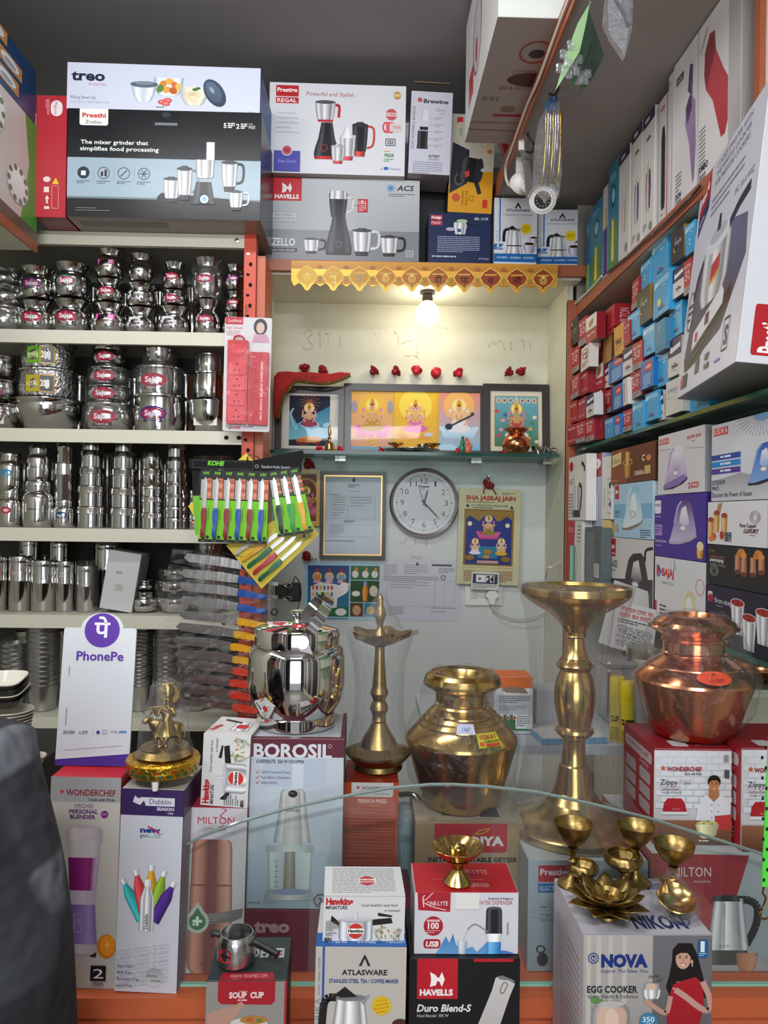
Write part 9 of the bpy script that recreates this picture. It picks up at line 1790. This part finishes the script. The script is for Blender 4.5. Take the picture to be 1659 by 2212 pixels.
# ============================================================ the person at the lower left
def person():
 PX0,PY0=-.60,.86
 t=T('person','person in a dark grey checked flannel shirt seen from behind at the left edge','person',(PX0,PY0,0))
 v=lambda x,y,z,r:(x,y,z,r)
 pel=v(0,0,.86,.15);ch=v(0,.02,1.10,.15);sh=v(0,.01,1.20,.09);nk=v(0,.02,1.31,.058)
 body=skinm([[pel,v(0,0,.98,.14),ch,sh,nk,v(0,.05,1.42,.09),v(0,.05,1.5,.085)],[sh,v(.17,.0,1.215,.062),v(.205,-.02,1.0,.055),v(.20,.06,.80,.042),v(.19,.16,.76,.026)],[sh,v(-.17,0,1.215,.062),v(-.205,-.02,1.0,.055),v(-.2,.04,.80,.042),v(-.19,.12,.76,.026)],[pel,v(.1,0,.78,.095),v(.11,.02,.46,.062),v(.11,0,.10,.042),v(.11,.10,.035,.034)],[pel,v(-.1,0,.78,.095),v(-.11,.02,.46,.062),v(-.11,0,.10,.042),v(-.11,.10,.035,.034)]],sub=2)
 ob('body',body,mat('skin','#8c5a40',.5),t)
 # shirt
 shirt=skinm([[v(0,0,.80,.172),v(0,0,.98,.168),v(0,.02,1.12,.185),v(0,.01,1.205,.14),v(0,.02,1.26,.075)],[v(0,.01,1.205,.14),v(.165,.0,1.195,.086),v(.212,-.02,1.04,.076),v(.222,-.01,.92,.068),v(.212,.06,.82,.056)],[v(0,.01,1.205,.14),v(-.165,.0,1.195,.086),v(-.212,-.02,1.04,.076),v(-.222,-.01,.92,.068),v(-.212,.06,.82,.056)]],sub=3)
 m=bpy.data.materials.new('checked_flannel');m.use_nodes=True;nt=m.node_tree;b=nt.nodes['Principled BSDF'];b.inputs['Roughness'].default_value=.85
 N=nt.nodes.new;L=nt.links.new;tc=N('ShaderNodeTexCoord');mp=N('ShaderNodeMapping');mp.inputs['Rotation'].default_value=(0,R(22),R(6));L(tc.outputs['Object'],mp.inputs[0]);sp=N('ShaderNodeSeparateXYZ');L(mp.outputs[0],sp.inputs[0]);prev=None;fs=[]
 for ax,sc_ in(('X',48),('Z',30)):
  mu=N('ShaderNodeMath');mu.operation='MULTIPLY';mu.inputs[1].default_value=sc_;L(sp.outputs[ax],mu.inputs[0]);sn=N('ShaderNodeMath');sn.operation='SINE';L(mu.outputs[0],sn.inputs[0])
  mr=N('ShaderNodeMapRange');mr.inputs[1].default_value=-.12;mr.inputs[2].default_value=.12;L(sn.outputs[0],mr.inputs[0]);fs.append(mr.outputs[0])
 ad=N('ShaderNodeMath');ad.operation='ADD';L(fs[0],ad.inputs[0]);L(fs[1],ad.inputs[1]);dv=N('ShaderNodeMath');dv.operation='DIVIDE';dv.inputs[1].default_value=2;L(ad.outputs[0],dv.inputs[0])
 cr=N('ShaderNodeValToRGB');cr.color_ramp.elements[0].color=(*lin('#1a1b20'),1);cr.color_ramp.elements[1].color=(*lin('#64666e'),1);e=cr.color_ramp.elements.new(.5);e.color=(*lin('#2c2e34'),1);L(dv.outputs[0],cr.inputs[0])
 nz=N('ShaderNodeTexNoise');nz.inputs['Scale'].default_value=14;L(tc.outputs['Object'],nz.inputs['Vector']);bp_=N('ShaderNodeBump');bp_.inputs['Strength'].default_value=1.0;bp_.inputs['Distance'].default_value=.03;L(nz.outputs[0],bp_.inputs['Height']);L(bp_.outputs[0],b.inputs['Normal'])
 L(cr.outputs[0],b.inputs['Base Color']);ob('shirt',shirt,m,t)
 ob('seam',tube(bez([(.15,-.075,1.285),(.165,-.088,1.23),(.155,-.10,1.17),(.13,-.105,1.11)],6),.002,6),mat('dark_thread','#1c1d22',.8),t)
 tr=skinm([[v(0,0,.88,.17),v(.1,0,.76,.108),v(.11,.02,.46,.078),v(.11,0,.09,.058)],[v(0,0,.88,.17),v(-.1,0,.76,.108),v(-.11,.02,.46,.078),v(-.11,0,.09,.058)]],sub=2);ob('trousers',tr,mat('dark_denim','#232833',.8),t)
 bm=bmesh.new();bmesh.ops.create_icosphere(bm,subdivisions=3,radius=.1)
 for vv in bm.verts:vv.co=Vector((vv.co.x*.98,vv.co.y*1.08,vv.co.z*.95))
 for f in[f for f in bm.faces if f.calc_center_median().y>.05 and f.calc_center_median().z<.03]:bm.faces.remove(f)
 ob('hair',fin(bm,True,180),mat('black_hair','#0e0c0b',.6),t,(0,.045,1.48));
 for s in(-1,1):
  ob('ear',blobs([(s*.092,.05,1.455,.01,.02,.028)]),MATS['skin'],t);ob('shoe',blobs([(s*.11,.05,.035,.045,.12,.035)]),M_BLACK,t)
  for k in range(4):ob('finger',tube(bez([(s*.19+(k-1.5)*.016,.18,.76),(s*.19+(k-1.5)*.017,.215+.006*(k in(1,2)),.752),(s*.19+(k-1.5)*.017,.235+.008*(k in(1,2)),.735)],4),.008,8),MATS['skin'],t)
  ob('thumb',tube(bez([(s*.165,.14,.76),(s*.15,.17,.755),(s*.15,.19,.745)],4),.009,8),MATS['skin'],t)
 for s in(-1,1):ob('eye',blobs([(s*.03,.132,1.46,.012,.008,.009)]),mat('eye_white','#e0dcd4',.2),t)
 ob('nose',blobs([(0,.142,1.435,.012,.018,.022)]),MATS['skin'],t);ob('mouth',blobs([(0,.132,1.395,.022,.006,.006)]),mat('lips','#7a3c34',.5),t)
person()
